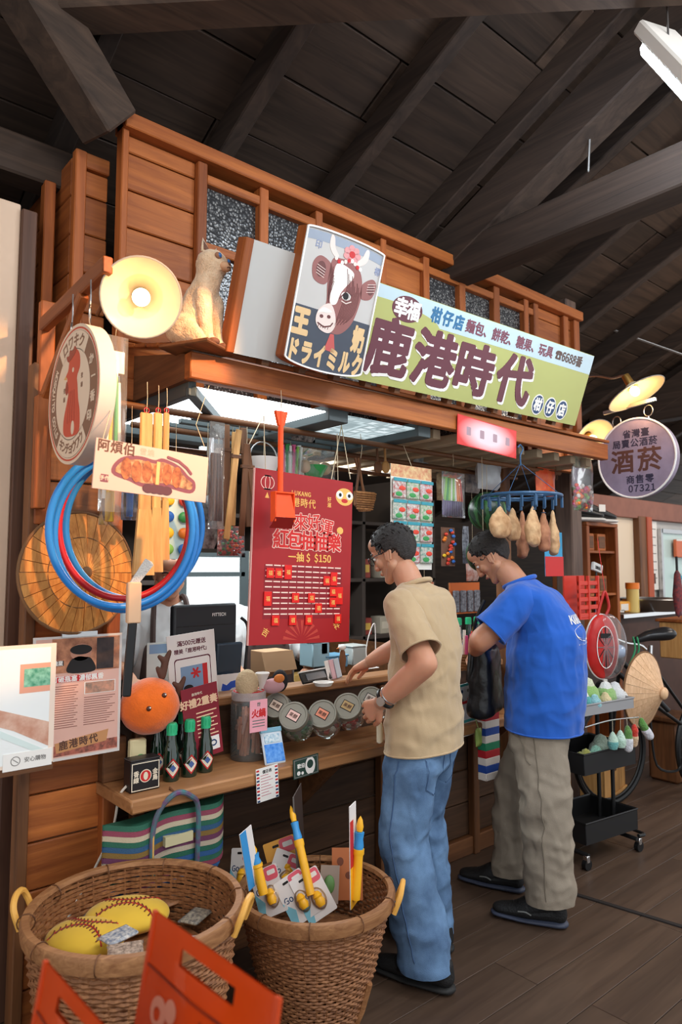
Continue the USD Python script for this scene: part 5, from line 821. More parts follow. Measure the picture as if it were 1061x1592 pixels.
wn.part('pane', box(a[0], 4.05, b[2] - .1, b[0], 4.06, a[2]), pane)
for x in (a[0], b[0]): wn.part('frame', box(x - .03, 4.03, b[2] - .1, x + .03, 4.08, a[2] + .03), slate)
for z in (a[2], (a[2] * .68 + b[2] * .32)): wn.part('frame', box(a[0], 4.03, z - .014, b[0], 4.08, z + .014), slate)

# right part of the counter, beyond the person in beige
t = on_top(722, 1040, 'pen_basket', 'brown woven basket of pens and small toys right of the person in beige', 'basket'); t.part('basket', lathe([(0, 0), (.06, 0), (.075, .08), (.072, .08), (.058, .006), (0, .006)], 28), bam)
for k in range(5): t.part('weave_ring', ring((0, 0, .012 + .015 * k), .062 + .003 * k, .004, (0, 0, 1), 28, 5), bam)
for k in range(9): q = k * .7; t.part('pen', cyl((.03 * math.cos(q), .03 * math.sin(q), .01), (.06 * math.cos(q), .05 * math.sin(q), .17 + .02 * (k % 3)), .008, n=8), bright((7, 4, 0, 2, 5, 4, 7, 2, 0)[k]))
t = T('riser_box', 'wooden riser behind the pen basket on the counter', 'display stand', P(735, 1012, Y=2.72)); t.part('block', box(-.2, 0, .83 - t.M[2, 3], .12, .15, 0, .004), W_br)
for px, py, lab in ((714, 1000, 'green bottle on the riser right of the person in beige'), (729, 998, 'green bottle on the riser close to the person in blue'), (742, 996, 'green bottle on the riser behind the person in blue')): p = P(px, py, Y=2.76); b0.copy((p[0], 2.76, P(735, 1012, Y=2.72)[2]), .4, lab)
t = T('pack_row', 'row of silver snack packs hanging behind the green bottles', 'snack packs', P(722, 930, Y=2.95))
for k in range(4): t.part('pack', box(-.1 + .07 * k, 0, -.09, -.04 + .07 * k, .014, .05, .006), mat('silver_strip', (150, 154, 164), .3, rgb2=(60, 60, 70), scale=60))
t.part('card', box(-.12, .016, -.1, .18, .02, .10), mat('backing_orange', (214, 110, 50), .6)); t.part('post', box(-.12, .02, .83 - t.M[2, 3], -.10, .03, .1), W_br)
t = slab('calendar', 'white and teal calendar card leaning on the shelf beyond the person in beige', 'calendar', 703, 1068, 742, 1152, 2.22, .003, paperw, roll=-.06); W, H = t.W, t.H; teal = flatc('calendar_teal', (60, 160, 160))
pr(t, R_(0, -.05 * H, W, 0), teal, 1, 'band'); pr(t, R_(0, -.74 * H, W, -.69 * H), teal, 1, 'band'); pr(t, R_(.03 * W, -.69 * H, .97 * W, -.06 * H), flatc('calendar_grey', (206, 210, 214)), 1, 'field')
for k in range(12): pr(t, E_((.14 + .24 * (k % 4)) * W, -(.14 + .17 * (k // 4)) * H, .008), (redp, navy, gry)[k % 3], 2, 'icon')
pr(t, R_(.2 * W, -.38 * H, .6 * W, -.33 * H), redp, 3, 'headline'); pr(t, union_all([R_(.1 * W, -(.8 + .05 * k) * H, .6 * W, -(.785 + .05 * k) * H) for k in range(4)]), gry, 1, 'text_lines')
t = on_top(757, 1112, 'carton_tray', 'small kraft carton with red tops at the end of the shelf', 'box', z=SH + .0); t.part('carton', box(-.07, 0, .0, .09, .08, .06, .003), mat('carton', (176, 140, 104), .8)); t.part('filling', box(-.06, .01, .06, .08, .07, .075, .006), redp)
p = P(766, 1108, Y=2.16); t = T('striped_bag', 'red, blue and green striped nylon bag hanging at the shelf end', 'bag', p); stripes = [(190, 40, 50), (236, 230, 224), (40, 80, 170), (236, 230, 224), (40, 140, 100)]
for k in range(9): t.part('stripe', box(-.055, 0, -.035 * (k + 1), .055, .05, -.035 * k, .002), mat('nylon_%d' % (k % 5), stripes[k % 5], .6))
t.part('handle', tube(spline([(-.04, .02, 0), (-.03, .02, .05), (.03, .02, .05), (.04, .02, 0)], 5), .005, 6), mat('nylon_4', stripes[4], .6))
t = hang(744, 1132, 2.16, 'green_pouch', 'small pale green pouch hanging beside the calendar', 'pouch', line=False); pouch(t, .04, .085, mat('pale_green', (150, 176, 90), .5), .015); t.part('strap', tube([(0, 0, 0), (0, .02, .05)], .002, 5), mat('pale_green', (150, 176, 90), .5))

# ---- striped carrier bag hung under the shelf, cable
p = P(259, 1266, Y=2.26); hx = .445 / 2; t = T('striped_carrier_bag', 'wide striped nylon carrier bag with a teal handle above the left basket', 'bag', (p[0], 2.26, .0)); cols = [(44, 100, 80), (140, 64, 84), (190, 176, 150), (36, 96, 76), (44, 84, 120), (128, 100, 48), (104, 54, 84), (184, 170, 150), (36, 96, 76), (44, 88, 140)]
zt = p[2] + .015; n_ = 40
for k in range(12):
    z1, z0 = zt - .017 * k, zt - .017 * (k + 1); v, f = [], []
    for i in range(n_ + 1):
        u = -1 + 2 * i / n_; x = u * .222; wob = .008 * math.sin(5 * u + 1) + (.012 * abs(u) ** 3 if u > 0 else -.006 * abs(u)); yf = -.045 * (1 - u ** 6) - .008 * math.sin(9 * u)
        v += [(x, yf, z1 + wob), (x, yf - .001, z0 + wob), (x, -yf * .6, z0 + wob), (x, -yf * .6, z1 + wob)]
        if i: a = 4 * (i - 1); f += sum([[[a + j, a + 4 + j, a + 4 + (j + 1) % 4], [a + j, a + 4 + (j + 1) % 4, a + (j + 1) % 4]] for j in range(4)], [])
    f += [[0, 1, 2], [0, 2, 3], [4 * n_, 4 * n_ + 2, 4 * n_ + 1], [4 * n_, 4 * n_ + 3, 4 * n_ + 2]]
    t.part('stripe', trimesh.Trimesh(np.array(v), f, process=False), mat('carrier_%d' % (k % 10), cols[k % 10], .55, bump=.2, bscale=300), smooth=False)
tealh = mat('handle_teal', (60, 130, 130), .5, rgb2=(120, 60, 110), scale=30)
t.part('handle', tube(spline([(-.075, -.05, zt - .19), (-.075, -.052, zt - .05), (-.06, -.07, zt + .03), (-.015, -.095, zt + .08), (.04, -.09, zt + .06), (.085, -.065, zt + .0), (.09, -.052, zt - .19)], 8), .009, 8), tealh); t.part('edge_piping', tube([(-.075, -.058, zt - .19), (-.075, -.058, zt - .01)], .003, 6), gold); t.part('edge_piping', tube([(.09, -.058, zt - .19), (.09, -.058, zt - .02)], .003, 6), gold)
pr(t, R_(-.03, zt - .10, .07, zt - .07).buffer(.001), flatc('tag_cream', (200, 190, 150)), 115, 'name_tag'); t.part('base', box(-.2, -.04, zt - .24, .2, .03, zt - .19, .02), mat('carrier_9', cols[9], .55)); t.part('hanger', tube([(-.015, -.098, zt + .076), (-.015, -.05, zt + .088), (-.015, -.05, .722)], .004, 6), W_br)
cab = mat('white_cable', (226, 216, 200), .5); single('cable', tube(spline([P(197, 1222, Y=2.28), P(185, 1240, Y=2.30), P(175, 1290, Y=2.36), P(150, 1345, Y=2.40), (P(120, 1400, Y=2.42)), (P(75, 1500, Y=2.42)), (.84, 2.42, .02)], 8), .0045, 8), cab, 'thin white cable running from the shelf corner down behind the left basket', 'cable')

# ---- baskets
rat = wood('rattan_weave', (164, 112, 72), (108, 66, 40), 'z', s=3, rand=.06); rat2 = wood('rattan_band', (186, 134, 88), (136, 88, 54), 'x', s=3); yel = mat('handle_cane', (236, 176, 84), .45)
def basket(name, label, c, R, Rb, h, rows, legs):
    t = T(name, label, 'basket', (c[0], c[1], 0)); prof = lambda u: Rb + (R - Rb) * (u ** .75); z_ = lambda u: .01 + u * (h - .01); ns = 36; n = ns * 2; ms = []
    t.part('base', lathe([(0, .004), (Rb, .004), (Rb, .02), (0, .02)], 36), rat)
    for i in range(rows):
        u = (i + .5) / rows; r = prof(u); k = np.arange(n) * 2 * PI / n; rr = r + .0035 * np.cos(np.arange(n) * PI + PI * (i % 2)) + .0015 * np.sin(3 * k + i); zz = z_(u) + .0012 * np.sin(5 * k + i * 2)
        m = tube(np.c_[rr * np.cos(k), rr * np.sin(k), zz], (h / rows) * .47, 5, True); ms.append(m)
    t.part('weave', ms, rat, kind='stuff', smooth=60)
    for j in range(ns): q = j * 2 * PI / ns + PI / n; t.part('stake', tube([(prof(u) * math.cos(q), prof(u) * math.sin(q), z_(u)) for u in (0, .25, .5, .75, 1)], .0036, 5), rat)
    t.part('rim_band', lathe([(R - .012, h - .03), (R + .012, h - .03), (R + .016, h), (R + .010, h + .012), (R - .008, h + .012), (R - .012, h)], 56), rat2)
    for j in range(10): q = j * 2 * PI / 10 + .2; t.part('rim_tie', ring((R * math.cos(q), R * math.sin(q), h - .009), .0235, .0018, (-math.sin(q), math.cos(q), 0), 14, 5), W_br)
    for q in (HEAD - PI / 2 - .15, HEAD + PI / 2 + .05):
        d = np.array([math.cos(q), math.sin(q), 0]); s = np.array([-math.sin(q), math.cos(q), 0]); b = d * (R + .014)
        t.part('handle', tube(spline([b - s * .05 + [0, 0, h - .035], b - s * .045 + d * .02 + [0, 0, h + .015], b - s * .02 + d * .026 + [0, 0, h + .04], b + s * .02 + d * .026 + [0, 0, h + .04], b + s * .045 + d * .02 + [0, 0, h + .015], b + s * .05 + [0, 0, h - .035]], 6), .009, 8), yel)
    for q in legs: t.part('leg', tube([(prof(u) * math.cos(q) * 1.03, prof(u) * math.sin(q) * 1.03, z_(u) - .008) for u in (0, .2, .42)], .011, 7), rat2)
    return t
cL = P(212, 1408, Z=.56); cR = P(491, 1384, Z=.42); RL = 158 * mpp(cL); RRr = 117 * mpp(cR)
basket('wicker_basket', 'large round wicker basket holding yellow baseball cushions', cL, RL, RL * .66, .56, 48, ())
basket('wicker_basket', 'round wicker basket holding toy pens and blister cards', cR, RRr, RRr * .52, .42, 40, [q + HEAD - PI / 2 for q in (-.5, .5, 1.6, 2.7, 3.7)])
# cushions and packs in the left basket
ylw = mat('yellow_cushion', (240, 196, 60), .75, var=.06, scale=10, sheen=.2)
for i, (px, py, z, rx, lab) in enumerate(((133, 1455, .46, .115, 'front yellow cushion stitched like a baseball'), (198, 1420, .465, .125, 'back yellow cushion stitched like a baseball'))):
    c = P(px, py, Z=z); t = T('baseball_cushion', lab, 'cushion', (c[0], c[1], z - .04), rz=HEAD - PI / 2 - .2 + .3 * i, group='yellow baseball cushions in the basket'); g = ell((0, 0, .035), rx, rx * .8, .04, 4); t.part('cushion', g, ylw)
    sh_z = lambda x, y: .035 + .04 * math.sqrt(max(0, 1 - (x / rx) ** 2 - (y / rx / .8) ** 2)) + .001
    for s in (-1, 1):
        arc_ = [(u * rx * .8, s * rx * (.30 + .22 * (1 - u * u) * -1 + .3 * u * u)) for u in np.linspace(-.9, .9, 15)]; t.part('seam', tube([(x, y, sh_z(x, y)) for x, y in arc_], .0022, 5), redp)
        for (x, y) in arc_[1:-1]: t.part('stitch', tube([(x - .006, y - .012, sh_z(x - .006, y - .012)), (x, y, sh_z(x, y) + .001), (x - .006, y + .012, sh_z(x - .006, y + .012))], .0022, 5), mat('stitch_brown', (120, 60, 40), .7))
fill = T('basket_lining', 'dark fill under the cushions in the large wicker basket', 'filling', (cL[0], cL[1], .26)); fill.part('pad', lathe([(0, .0), (RL * .74, .0), (RL * .82, .1), (RL * .70, .16), (0, .165)], 40), rat)
for i, (px, py, rot, lab) in enumerate(((185, 1458, .2, 'small white packet with coloured spots between the cushions'), (195, 1480, -.4, 'small printed packet at the front of the cushions'), (150, 1420, .9, 'small silvery packet at the back left of the cushions'), (305, 1428, .5, 'small patterned packet at the right of the cushions'), (262, 1405, .1, 'flat tan packet at the back of the left basket'), (318, 1468, -.7, 'white packet at the right side of the left basket'))):
    c = P(px, py, Z=.50 if i < 2 else .445); t = T('small_packet', lab, 'packet', c, rz=rot, group='packets in the left basket'); t.part('packet', box(-.045, -.03, 0, .045, .03, .012, .005), mat('packet_%d' % i, [(226, 222, 214), (214, 190, 170), (170, 170, 170), (180, 170, 150), (170, 120, 84), (220, 214, 206)][i], .4, rgb2=[(60, 90, 130), (90, 70, 60), (70, 74, 80), (60, 60, 70), (130, 90, 60), (90, 90, 96)][i], scale=90)); t.part('seal', box(-.047, .024, .004, .047, .034, .008), clearf)
# toys in the right basket
cardw, cardp, tealc = flatc('blister_white', (232, 226, 222)), flatc('blister_pink', (226, 96, 112)), flatc('blister_aqua', (130, 196, 214)); toyy = mat('toy_yellow', (250, 184, 40), .35)
RB = HEAD - PI / 2
def blister(px, py, z, rz, tilt, label, sc=1.0, base=None):
    c = P(px, py, Z=z); t = T('toy_card', label, 'toy card', M=TM(*c, rz=RB + rz) @ TM(rx=-.35, ry=tilt), group='blister cards in the right basket'); w, h = .105 * sc, .15 * sc
    t.part('card', ext(R_(-w / 2, -h, w / 2, 0, .006), .002, .002), base or cardw, smooth=False); pr(t, R_(0, -h * .3, w / 2 - .002, -.002, .012), cardp, 1, 'corner_badge'); pr(t, R_(.012, -h * .19, w / 2 - .01, -h * .09, .004), paperw, 2, 'badge_plate'); pr(t, R_(-w * .22, -h * .14, -w * .02, -h * .09, .003), ink, 2, 'hang_hole'); pr(t, PG([(-w / 2, -h * .45), (-w * .2, -h * .7), (-w * .3, -h), (-w / 2, -h)]), tealc, 1, 'aqua_wave'); pr(t, txt('Go', .026, -w * .27, -h * .45, 1), navy, 2, 'lettering')
    t.part('toy', lathe([(0, -.012), (.012, -.012), (.020, .0), (.017, .014), (.021, .02), (.014, .036), (.006, .044), (0, .045)], 18), toyy) if False else t.part('toy', mv(lathe([(0, -.024), (.012, -.024), (.018, -.010), (.014, .003), (.017, .009), (.010, .022), (0, .027)], 18), TM(.012, -.014, -h * .62)), toyy)
    t.part('bubble', mv(ell((0, 0, 0), .025, .017, .036, 2), TM(.012, -.006, -h * .62)), clearf)
for a_ in ((408, 1350, .47, -.2, -.45, 'blister card standing at the left rim of the toy basket'), (445, 1362, .46, .1, -.55, 'blister card behind the foremost one in the toy basket'), (470, 1358, .47, .2, -.5, 'foremost white blister card with a pink corner in the toy basket'), (378, 1318, .48, -.5, -.2, 'small blister card by the cane handle'), (452, 1325, .47, -.1, .3, 'white and pink blister card in the middle of the toy basket')): blister(*a_)
blister(432, 1305, .50, .0, -.35, 'yellow and red blister card at the back of the toy basket', 1.15, flatc('blister_yellow', (236, 170, 70)))
t = T('toy_card', 'brown card with printed figures at the back right of the toy basket', 'toy card', M=TM(*P(538, 1318, Z=.50), rz=RB) @ TM(rx=-.2)); t.part('card', box(-.05, 0, -.17, .06, .003, 0), mat('card_brown', (190, 110, 64), .5)); pr(t, union_all([E_(-.02 + .045 * k, -.045, .012, .014) for k in range(2)] + [E_(.01, -.09, .012)]), mat('card_brown_dark', (120, 66, 44), .5), 1, 'figure')
t = T('toy_card', 'clear packaged card leaning beside the brown card', 'toy card', M=TM(*P(512, 1345, Z=.46), rz=RB + .3) @ TM(rx=-.3, ry=.15)); t.part('card', box(-.03, 0, -.12, .04, .003, 0), mat('card_taupe', (150, 130, 116), .5)); t.part('toy', ell((.0, -.012, -.06), .02, .012, .03, 2), mat('card_green_toy', (90, 130, 70), .5))
def toy_pen(px0, py0, px1, py1, d0, d1, label, s=1.0):
    a, b = P(px0, py0, d=d0), P(px1, py1, d=d1); m, L = frame_of(a, b); R4 = np.eye(4); R4[:3, 0], R4[:3, 1], R4[:3, 2], R4[:3, 3] = m[:3, 1], m[:3, 2], m[:3, 0], a
    t = T('toy_pen', label, 'toy pen', M=R4, group='big toy pens in the right basket'); k = s
    t.part('barrel', lathe([(0, 0), (.017 * k, 0), (.018 * k, .01), (.018 * k, L * .52), (.022 * k, L * .54), (.022 * k, L * .6), (0, L * .6)], 18), toyy); t.part('grip', lathe([(0, L * .6), (.017 * k, L * .6), (.019 * k, L * .63), (.015 * k, L * .72), (.018 * k, L * .8), (0, L * .81)], 18), mat('toy_blue', (60, 150, 214), .35)); t.part('nib', lathe([(0, L * .81), (.011 * k, L * .81), (.014 * k, L * .87), (.009 * k, L * .95), (0, L)], 14), toyy)
toy_pen(484, 1392, 452, 1252, 2.45, 2.58, 'toy pen leaning at the back of the toy basket', .8); toy_pen(553, 1398, 561, 1268, 2.42, 2.44, 'toy pen standing upright at the right of the toy basket', .9); toy_pen(410, 1390, 392, 1312, 2.42, 2.44, 'short toy pen sticking out between blister cards', .9)
t = T('long_card', 'tall blue and red card standing beside the upright toy pen', 'card', M=TM(*P(549, 1250, d=2.42), rz=RB + 1.2) @ TM(ry=-.03)); t.part('card', box(-.03, 0, -.33, .03, .003, 0), cardw); t.part('red_stripe', box(-.03, -.001, -.2, .0, 0, -.05), redp); t.part('yellow_stripe', box(-.03, -.001, -.33, .03, 0, -.2), toyy)
t = T('long_card', 'tall white card with a blue edge at the left of the toy basket', 'card', M=TM(*P(382, 1290, d=2.38), rz=RB + 1.0) @ TM(ry=-.25)); t.part('card', box(-.03, 0, -.2, .03, .003, 0), cardw); t.part('blue_stripe', box(-.03, -.001, -.2, -.0, 0, 0), mat('toy_blue', (60, 150, 214), .35))
t = T('long_card', 'thin dark card edge rising behind the leaning toy pen', 'card', M=TM(*P(463, 1228, d=2.6), rz=RB + 1.35) @ TM(ry=-.2)); t.part('card', box(-.05, 0, -.36, .05, .003, 0), mat('card_dark', (70, 56, 50), .5)); t.part('edge', box(-.052, -.001, -.36, -.05, .004, 0), gry)
t = T('basket_lining', 'dark fill under the toys in the smaller wicker basket', 'filling', (cR[0], cR[1], .18)); t.part('pad', lathe([(0, .0), (RRr * .7, .0), (RRr * .78, .08), (RRr * .6, .1), (0, .11)], 36), rat)

def wrap(t, g, shape, nm, m_, z0=0.0, side=-1, off=.0012, far=1.0):     # flat print laid on a curved surface, seen from -y (side -1)
    ms = []
    for p in getattr(shape, 'geoms', [shape]):
        if p.is_empty: continue
        e = trimesh.creation.extrude_polygon(p.segmentize(.012), .001, engine='earcut'); v = e.vertices.copy(); o = np.c_[-side * v[:, 0] * -1 if side > 0 else v[:, 0], np.full(len(v), side * far), v[:, 1] + z0]
        hit, ir, _ = g.ray.intersects_location(o, np.tile([0, -side * 1.0, 0], (len(o), 1)), multiple_hits=False)
        if len(ir) < len(v) * .7: continue
        y = np.full(len(v), np.median(hit[:, 1])); y[ir] = hit[:, 1]; e.vertices = np.c_[o[:, 0], y + side * (off + v[:, 2] * .5), o[:, 2]]; ms.append(e)
    if ms: t.part(nm, ms, m_, smooth=False)
# ---- orange bags close to the camera, on a small stand
org = mat('orange_film_bag', (206, 66, 6), .34, var=.12, scale=7, coat=.4, bump=.25, bscale=9); orl = mat('orange_dark_print', (120, 40, 24), .5)
def front_bag(label, px, py, d, roll, yaw, w, h):
    c = P(px, py, d=d) - [0, 0, h / 2]; M = np.eye(4); rr = RIGHT * math.cos(yaw) + FH * math.sin(yaw); M[:3, 0] = rr; M[:3, 2] = (0, 0, 1); M[:3, 1] = np.cross([0, 0, 1], rr); M[:3, 3] = c; M = M @ TM(ry=roll, rx=-.15)
    t = T('orange_pouch', label, 'pouch bag', M=M, group='orange zip pouches in front'); n, m_ = 15, 15; u = np.linspace(-1, 1, n); X, Z = np.meshgrid(u, np.linspace(-1, 1, m_)); dep = .035 * np.clip((1 - np.abs(X) ** 2.5), 0, 1) * np.clip((.75 - Z) / 1.75, 0, 1) + .0012 + .004 * np.sin(5 * X + 4 * Z) * np.clip(.9 - np.abs(Z), 0, 1)
    hole = (np.abs(X) < .3) & (np.abs(Z - .80) < .05); a_ = np.c_[(X * w / 2).ravel(), -dep.ravel(), (Z * h / 2).ravel()]; b_ = a_ * [1, -1, 1]; f = []; N = n * m_
    for i in range(m_ - 1):
        for j in range(n - 1):
            q = i * n + j; xm, zm = (X[i, j] + X[i, j + 1]) / 2, (Z[i, j] + Z[i + 1, j]) / 2
            if abs(xm) < .36 and abs(zm - .79) < .03: continue
            f += [[q, q + 1, q + n + 1], [q, q + n + 1, q + n], [N + q, N + q + n + 1, N + q + 1], [N + q, N + q + n, N + q + n + 1]]
    t.part('bag', trimesh.Trimesh(np.r_[a_, b_], f, process=False), org, smooth=True)
    for s in (-1, 1): t.part('side_seal', box(s * w * .49 - .004, -.003, -h / 2, s * w * .49 + .004, .003, h / 2), mat('seal_orange', (200, 70, 30), .4))
    gb_ = trimesh.Trimesh(np.r_[a_, b_], f, process=False); dki = mat('bag_dark_ink', (84, 36, 20), .5)
    for shp, mm, nm in ((txt('鹿港', w * .2, w * .10, h * .06, 2), dki, 'lettering'), (txt('蝦猴酥', w * .08, w * .14, h * .2, 1), dki, 'lettering'), (R_(-w * .48, h * .27, w * .48, h * .28), orl, 'zip_line'), (union_all([E_(-w * .3, h * .14, w * .07, w * .065).difference(E_(-w * .31, h * .13, w * .03)), E_(-w * .2, h * .18, w * .05)]), mat('bag_pale', (206, 140, 116), .5), 'emblem')): wrap(t, gb_, shp, nm, mm, side=-1)
    return t
front_bag('large orange zip pouch with dark lettering nearest the camera', 302, 1482, .97, .03, -.78, .285, .31)
front_bag('second orange zip pouch at the bottom left corner', 92, 1552, .93, .04, -.80, .20, .27)
q = P(240, 1700, d=.92); t = T('bag_stand', 'low round stand under the orange pouches', 'stand', (q[0], q[1], 0)); t.part('top', lathe([(0, .66), (.16, .66), (.16, .685), (0, .685)], 28), W_br); t.part('post', lathe([(0, 0), (.11, 0), (.03, .04), (.03, .66), (0, .66)], 20), W_brz)
# ================================================================ right-hand side: trolley, neighbour stall
# trolley with knitted toys
A0, B0 = P(908, 1335, Z=0), P(986, 1308, Z=0)
cA = np.array([3.525, 2.075, 0]); tr = T('trolley', 'black three-tier trolley carrying knitted plush vegetables', 'trolley', cA, rz=-.13); blk = mat('trolley_black', (30, 30, 31), .42)
def tray(z, m, x0=-.19, x1=.24, y0=-.13, y1=.17, h=.10):
    for a in ((x0, y0, x1, y0 + .006), (x0, y1 - .006, x1, y1), (x0, y0, x0 + .006, y1), (x1 - .006, y0, x1, y1)): tr.part('tray_side', box(a[0], a[1], z, a[2], a[3], z + h, .002), m)
    tr.part('tray_floor', box(x0, y0, z - .004, x1, y1, z + .002), m); tr.part('tray_lip', tube([(x0, y0, z + h), (x1, y0, z + h), (x1, y1, z + h), (x0, y1, z + h)], .005, 6, True), m)
tray(.12, blk); tray(.46, blk); tray(.755, mat('tray_grey', (150, 150, 152), .4), h=.05)
for x, y in ((-.185, .0), (-.185, .09), (.215, .0), (.215, .09)): tr.part('post', cyl((x, y, .06), (x, y, .84), .011), blk)
for x in (-.185, .215): tr.part('end_loop', tube(spline([(x, .0, .83), (x, .02, .86), (x, .07, .86), (x, .09, .83)], 5), .011, 8), blk); tr.part('base_bar', cyl((x, -.14, .07), (x, .18, .07), .011), blk)
for x, y in ((-.19, -.13), (-.19, .17), (.24, -.13), (.24, .17)):
    tr.part('caster_fork', box(x - .012, y - .014, .035, x + .012, y + .014, .07, .003), chrome); tr.part('wheel', cyl((x, y - .012, .026), (x, y + .012, .026), .026, n=20), blackp)
tr.part('push_bar', tube(spline([(.24, -.13, .08), (.30, -.12, .075), (.31, .02, .075), (.30, .16, .075), (.24, .17, .08)], 5), .009, 8), blk); tr.part('rail_bar', tube(spline([(-.19, -.14, .70), (.0, -.15, .715), (.26, -.14, .70)], 5), .004, 6), steel)
def knit(rgb): return mat('knit_%d_%d_%d' % rgb, rgb, .95, bump=.7, bscale=140, sheen=.3, var=.12, scale=40)
def plush(p, label, col, s, col2=None, kind='round', hang_z=None, tilt=0.0):
    p = tr.M @ np.r_[p, 1]; t = T('plush_toy', label, 'plush toy', M=TM(*p[:3], rz=RNG.uniform(-1, 1)) @ TM(ry=tilt)); m = knit(col); m2 = knit(col2 or col)
    if kind == 'round': s *= 1.25; t.part('body', bump_(lathe([(0, 0), (s * .7, .002), (s, s * .6), (s * .85, s * 1.3), (s * .35, s * 1.8), (0, s * 1.9)], 20), .003, 60), m); t.part('top', bump_(lathe([(0, s * 1.4), (s * .62, s * 1.5), (s * .4, s * 2.0), (0, s * 2.2)], 16), .002, 60), m2)
    elif kind == 'drop':                               # hangs point up: wide band below, narrow top
        t.part('body', bump_(lathe([(0, -s * 3.4), (s * .7, -s * 3.3), (s, -s * 2.6), (s * .95, -s * 1.9)], 20), .002, 60), m); t.part('top', bump_(lathe([(s * .95, -s * 1.9), (s * .75, -s * 1.2), (s * .35, -s * .4), (0, 0)], 20), .002, 60), m2)
    else:                                              # long vegetable with a white end and a coloured body
        t.part('body', bump_(chain([[((0, 0, -s * 2.6), s * .85), ((s * .3, 0, -s * 3.9), s * .8)]], .006, 3), .002, 60), m); t.part('top', bump_(chain([[((0, 0, -s * .4), s * .4), ((-s * .2, 0, -s * 1.3), s * .7)], [((-s * .2, 0, -s * 1.3), s * .7), ((0, 0, -s * 2.4), s * .75)]], .006, 3), .002, 60), m2)
    if hang_z: t.part('cord', tube([(0, 0, -s * .1), (.003, 0, hang_z)], .0015, 5), cordm)
for a in (((-.15, -.05, .772), 'red knitted toy at the left end of the trolley top', (200, 40, 40), .032), ((-.10, -.07, .772), 'teal knitted toy on the trolley top', (90, 170, 170), .034, (230, 230, 226)), ((-.05, -.10, .772), 'small blue white knitted toy at the tray front', (150, 200, 206), .028), ((-.01, -.02, .772), 'big pale green knitted cabbage on the trolley top', (150, 190, 110), .055, (214, 220, 190)), ((.05, -.09, .772), 'cream knitted toy beside the green cabbage', (226, 206, 160), .028), ((.07, .08, .772), 'red knitted pepper at the back of the trolley top', (210, 44, 40), .034), ((.11, -.05, .772), 'white and green knitted radish on the trolley top', (150, 190, 120), .045, (226, 228, 226)), ((.19, -.05, .772), 'round white knitted toy at the right end of the trolley top', (224, 226, 228), .042)): plush(*a)
for a in (((.0, -.165, .665), 'mint and teal knitted drop hanging from the trolley', (110, 180, 176), .028, (196, 226, 206), 'drop', .05), ((.065, -.165, .665), 'pale mint knitted drop hanging from the trolley', (190, 220, 200), .028, (204, 230, 214), 'drop', .05), ((.125, -.165, .68), 'green knitted leek hanging head down from the trolley', (226, 226, 232), .030, (96, 140, 70), 'long', .04, .1), ((.185, -.165, .68), 'red knitted chilli hanging from the trolley', (226, 190, 150), .028, (214, 60, 44), 'long', .04, -.1), ((.265, -.15, .70), 'white and green knitted radish hanging at the trolley corner', (226, 226, 234), .030, (96, 150, 70), 'long', .02, -.45), ((.262, -.06, .83), 'white knitted ball hanging beside the straw hat', (228, 228, 226), .026, None, 'drop', .0)): plush(*a)
for a in (((-.13, -.06, .463), 'olive knitted toy in the middle tray', (130, 130, 70), .034), ((-.07, -.05, .463), 'yellow green knitted toy in the middle tray', (170, 170, 90), .036), ((.0, -.06, .463), 'pale teal knitted toy in the middle tray', (140, 190, 170), .04), ((.08, -.03, .463), 'grey green knitted ball in the middle tray', (140, 156, 140), .055), ((.16, -.04, .463), 'brown knitted ball in the middle tray', (170, 130, 96), .034)): plush(*a)
t = T('grey_tub', 'grey ribbed tub standing behind the person in blue by the trolley', 'tub', P(893, 1165, Z=.47)); t.part('tub', lathe([(0, 0), (.045, 0), (.05, .13), (.046, .13), (.042, .006), (0, .006)], 20), mat('tub_grey', (176, 180, 184), .5)); t.part('lid_ball', ell((-.005, 0, .135), .038, .038, .04, 3), mat('tub_white', (224, 224, 220), .8))
# red bag printed with a bicycle wheel, red crate, price stake
c = P(936, 1005, Y=2.05); t = T('round_red_bag', 'round red bag in clear film hanging over the trolley', 'bag', M=TM(*c, rz=-.55)); redb = mat('red_bag', (206, 40, 36), .4, var=.2, scale=20)
t.part('disc', bump_(ell((0, 0, 0), .095, .045, .175, 4), .003, 20), redb); t.part('film', ell((.035, .0, 0), .115, .05, .18, 3), clearf); t.part('hub_print', ext(E_(0, 0, .052, .115).difference(E_(0, 0, .048, .11)), -.042, .002), paperw, smooth=False)
for k in range(12): q = k * PI / 6; t.part('spoke_print', ext(L_([(.012 * math.cos(q), .02 * math.sin(q)), (.046 * math.cos(q), .11 * math.sin(q))], .004), -.044, .002), ink if k % 2 else gry, smooth=False)
t.part('logo_print', ext(R_(-.03, .05, .03, .075), -.0445, .002), ink, smooth=False); t.part('rim', ring((0, 0, 0), .098, .005, (0, 1, 0), 40, 6, 1.0, 1.8), mat('clear_rim', (210, 200, 196), .2)); t.part('strap', tube(spline([(-.02, 0, .17), (.01, 0, .26), (.03, .0, .30), (.05, 0, .22), (.03, 0, .17)], 5), .008, 6), redb); t.part('cord', tube([(.03, 0, .3), (.05, .1, .6)], .002, 5), redb)
p = P(918, 925, Y=2.35); t = T('red_crate', 'red slatted plastic crate on the wall post by the person in blue', 'crate', p)
for k in range(5): t.part('slat', box(-.13, 0, -.14 + .05 * k, .11, .012, -.112 + .05 * k, .003), mat('crate_red', (206, 50, 30), .4))
for x in (-.13, -.02, .095): t.part('rib', box(x, -.004, -.15, x + .016, .016, .12, .002), mat('crate_red', (206, 50, 30), .4))
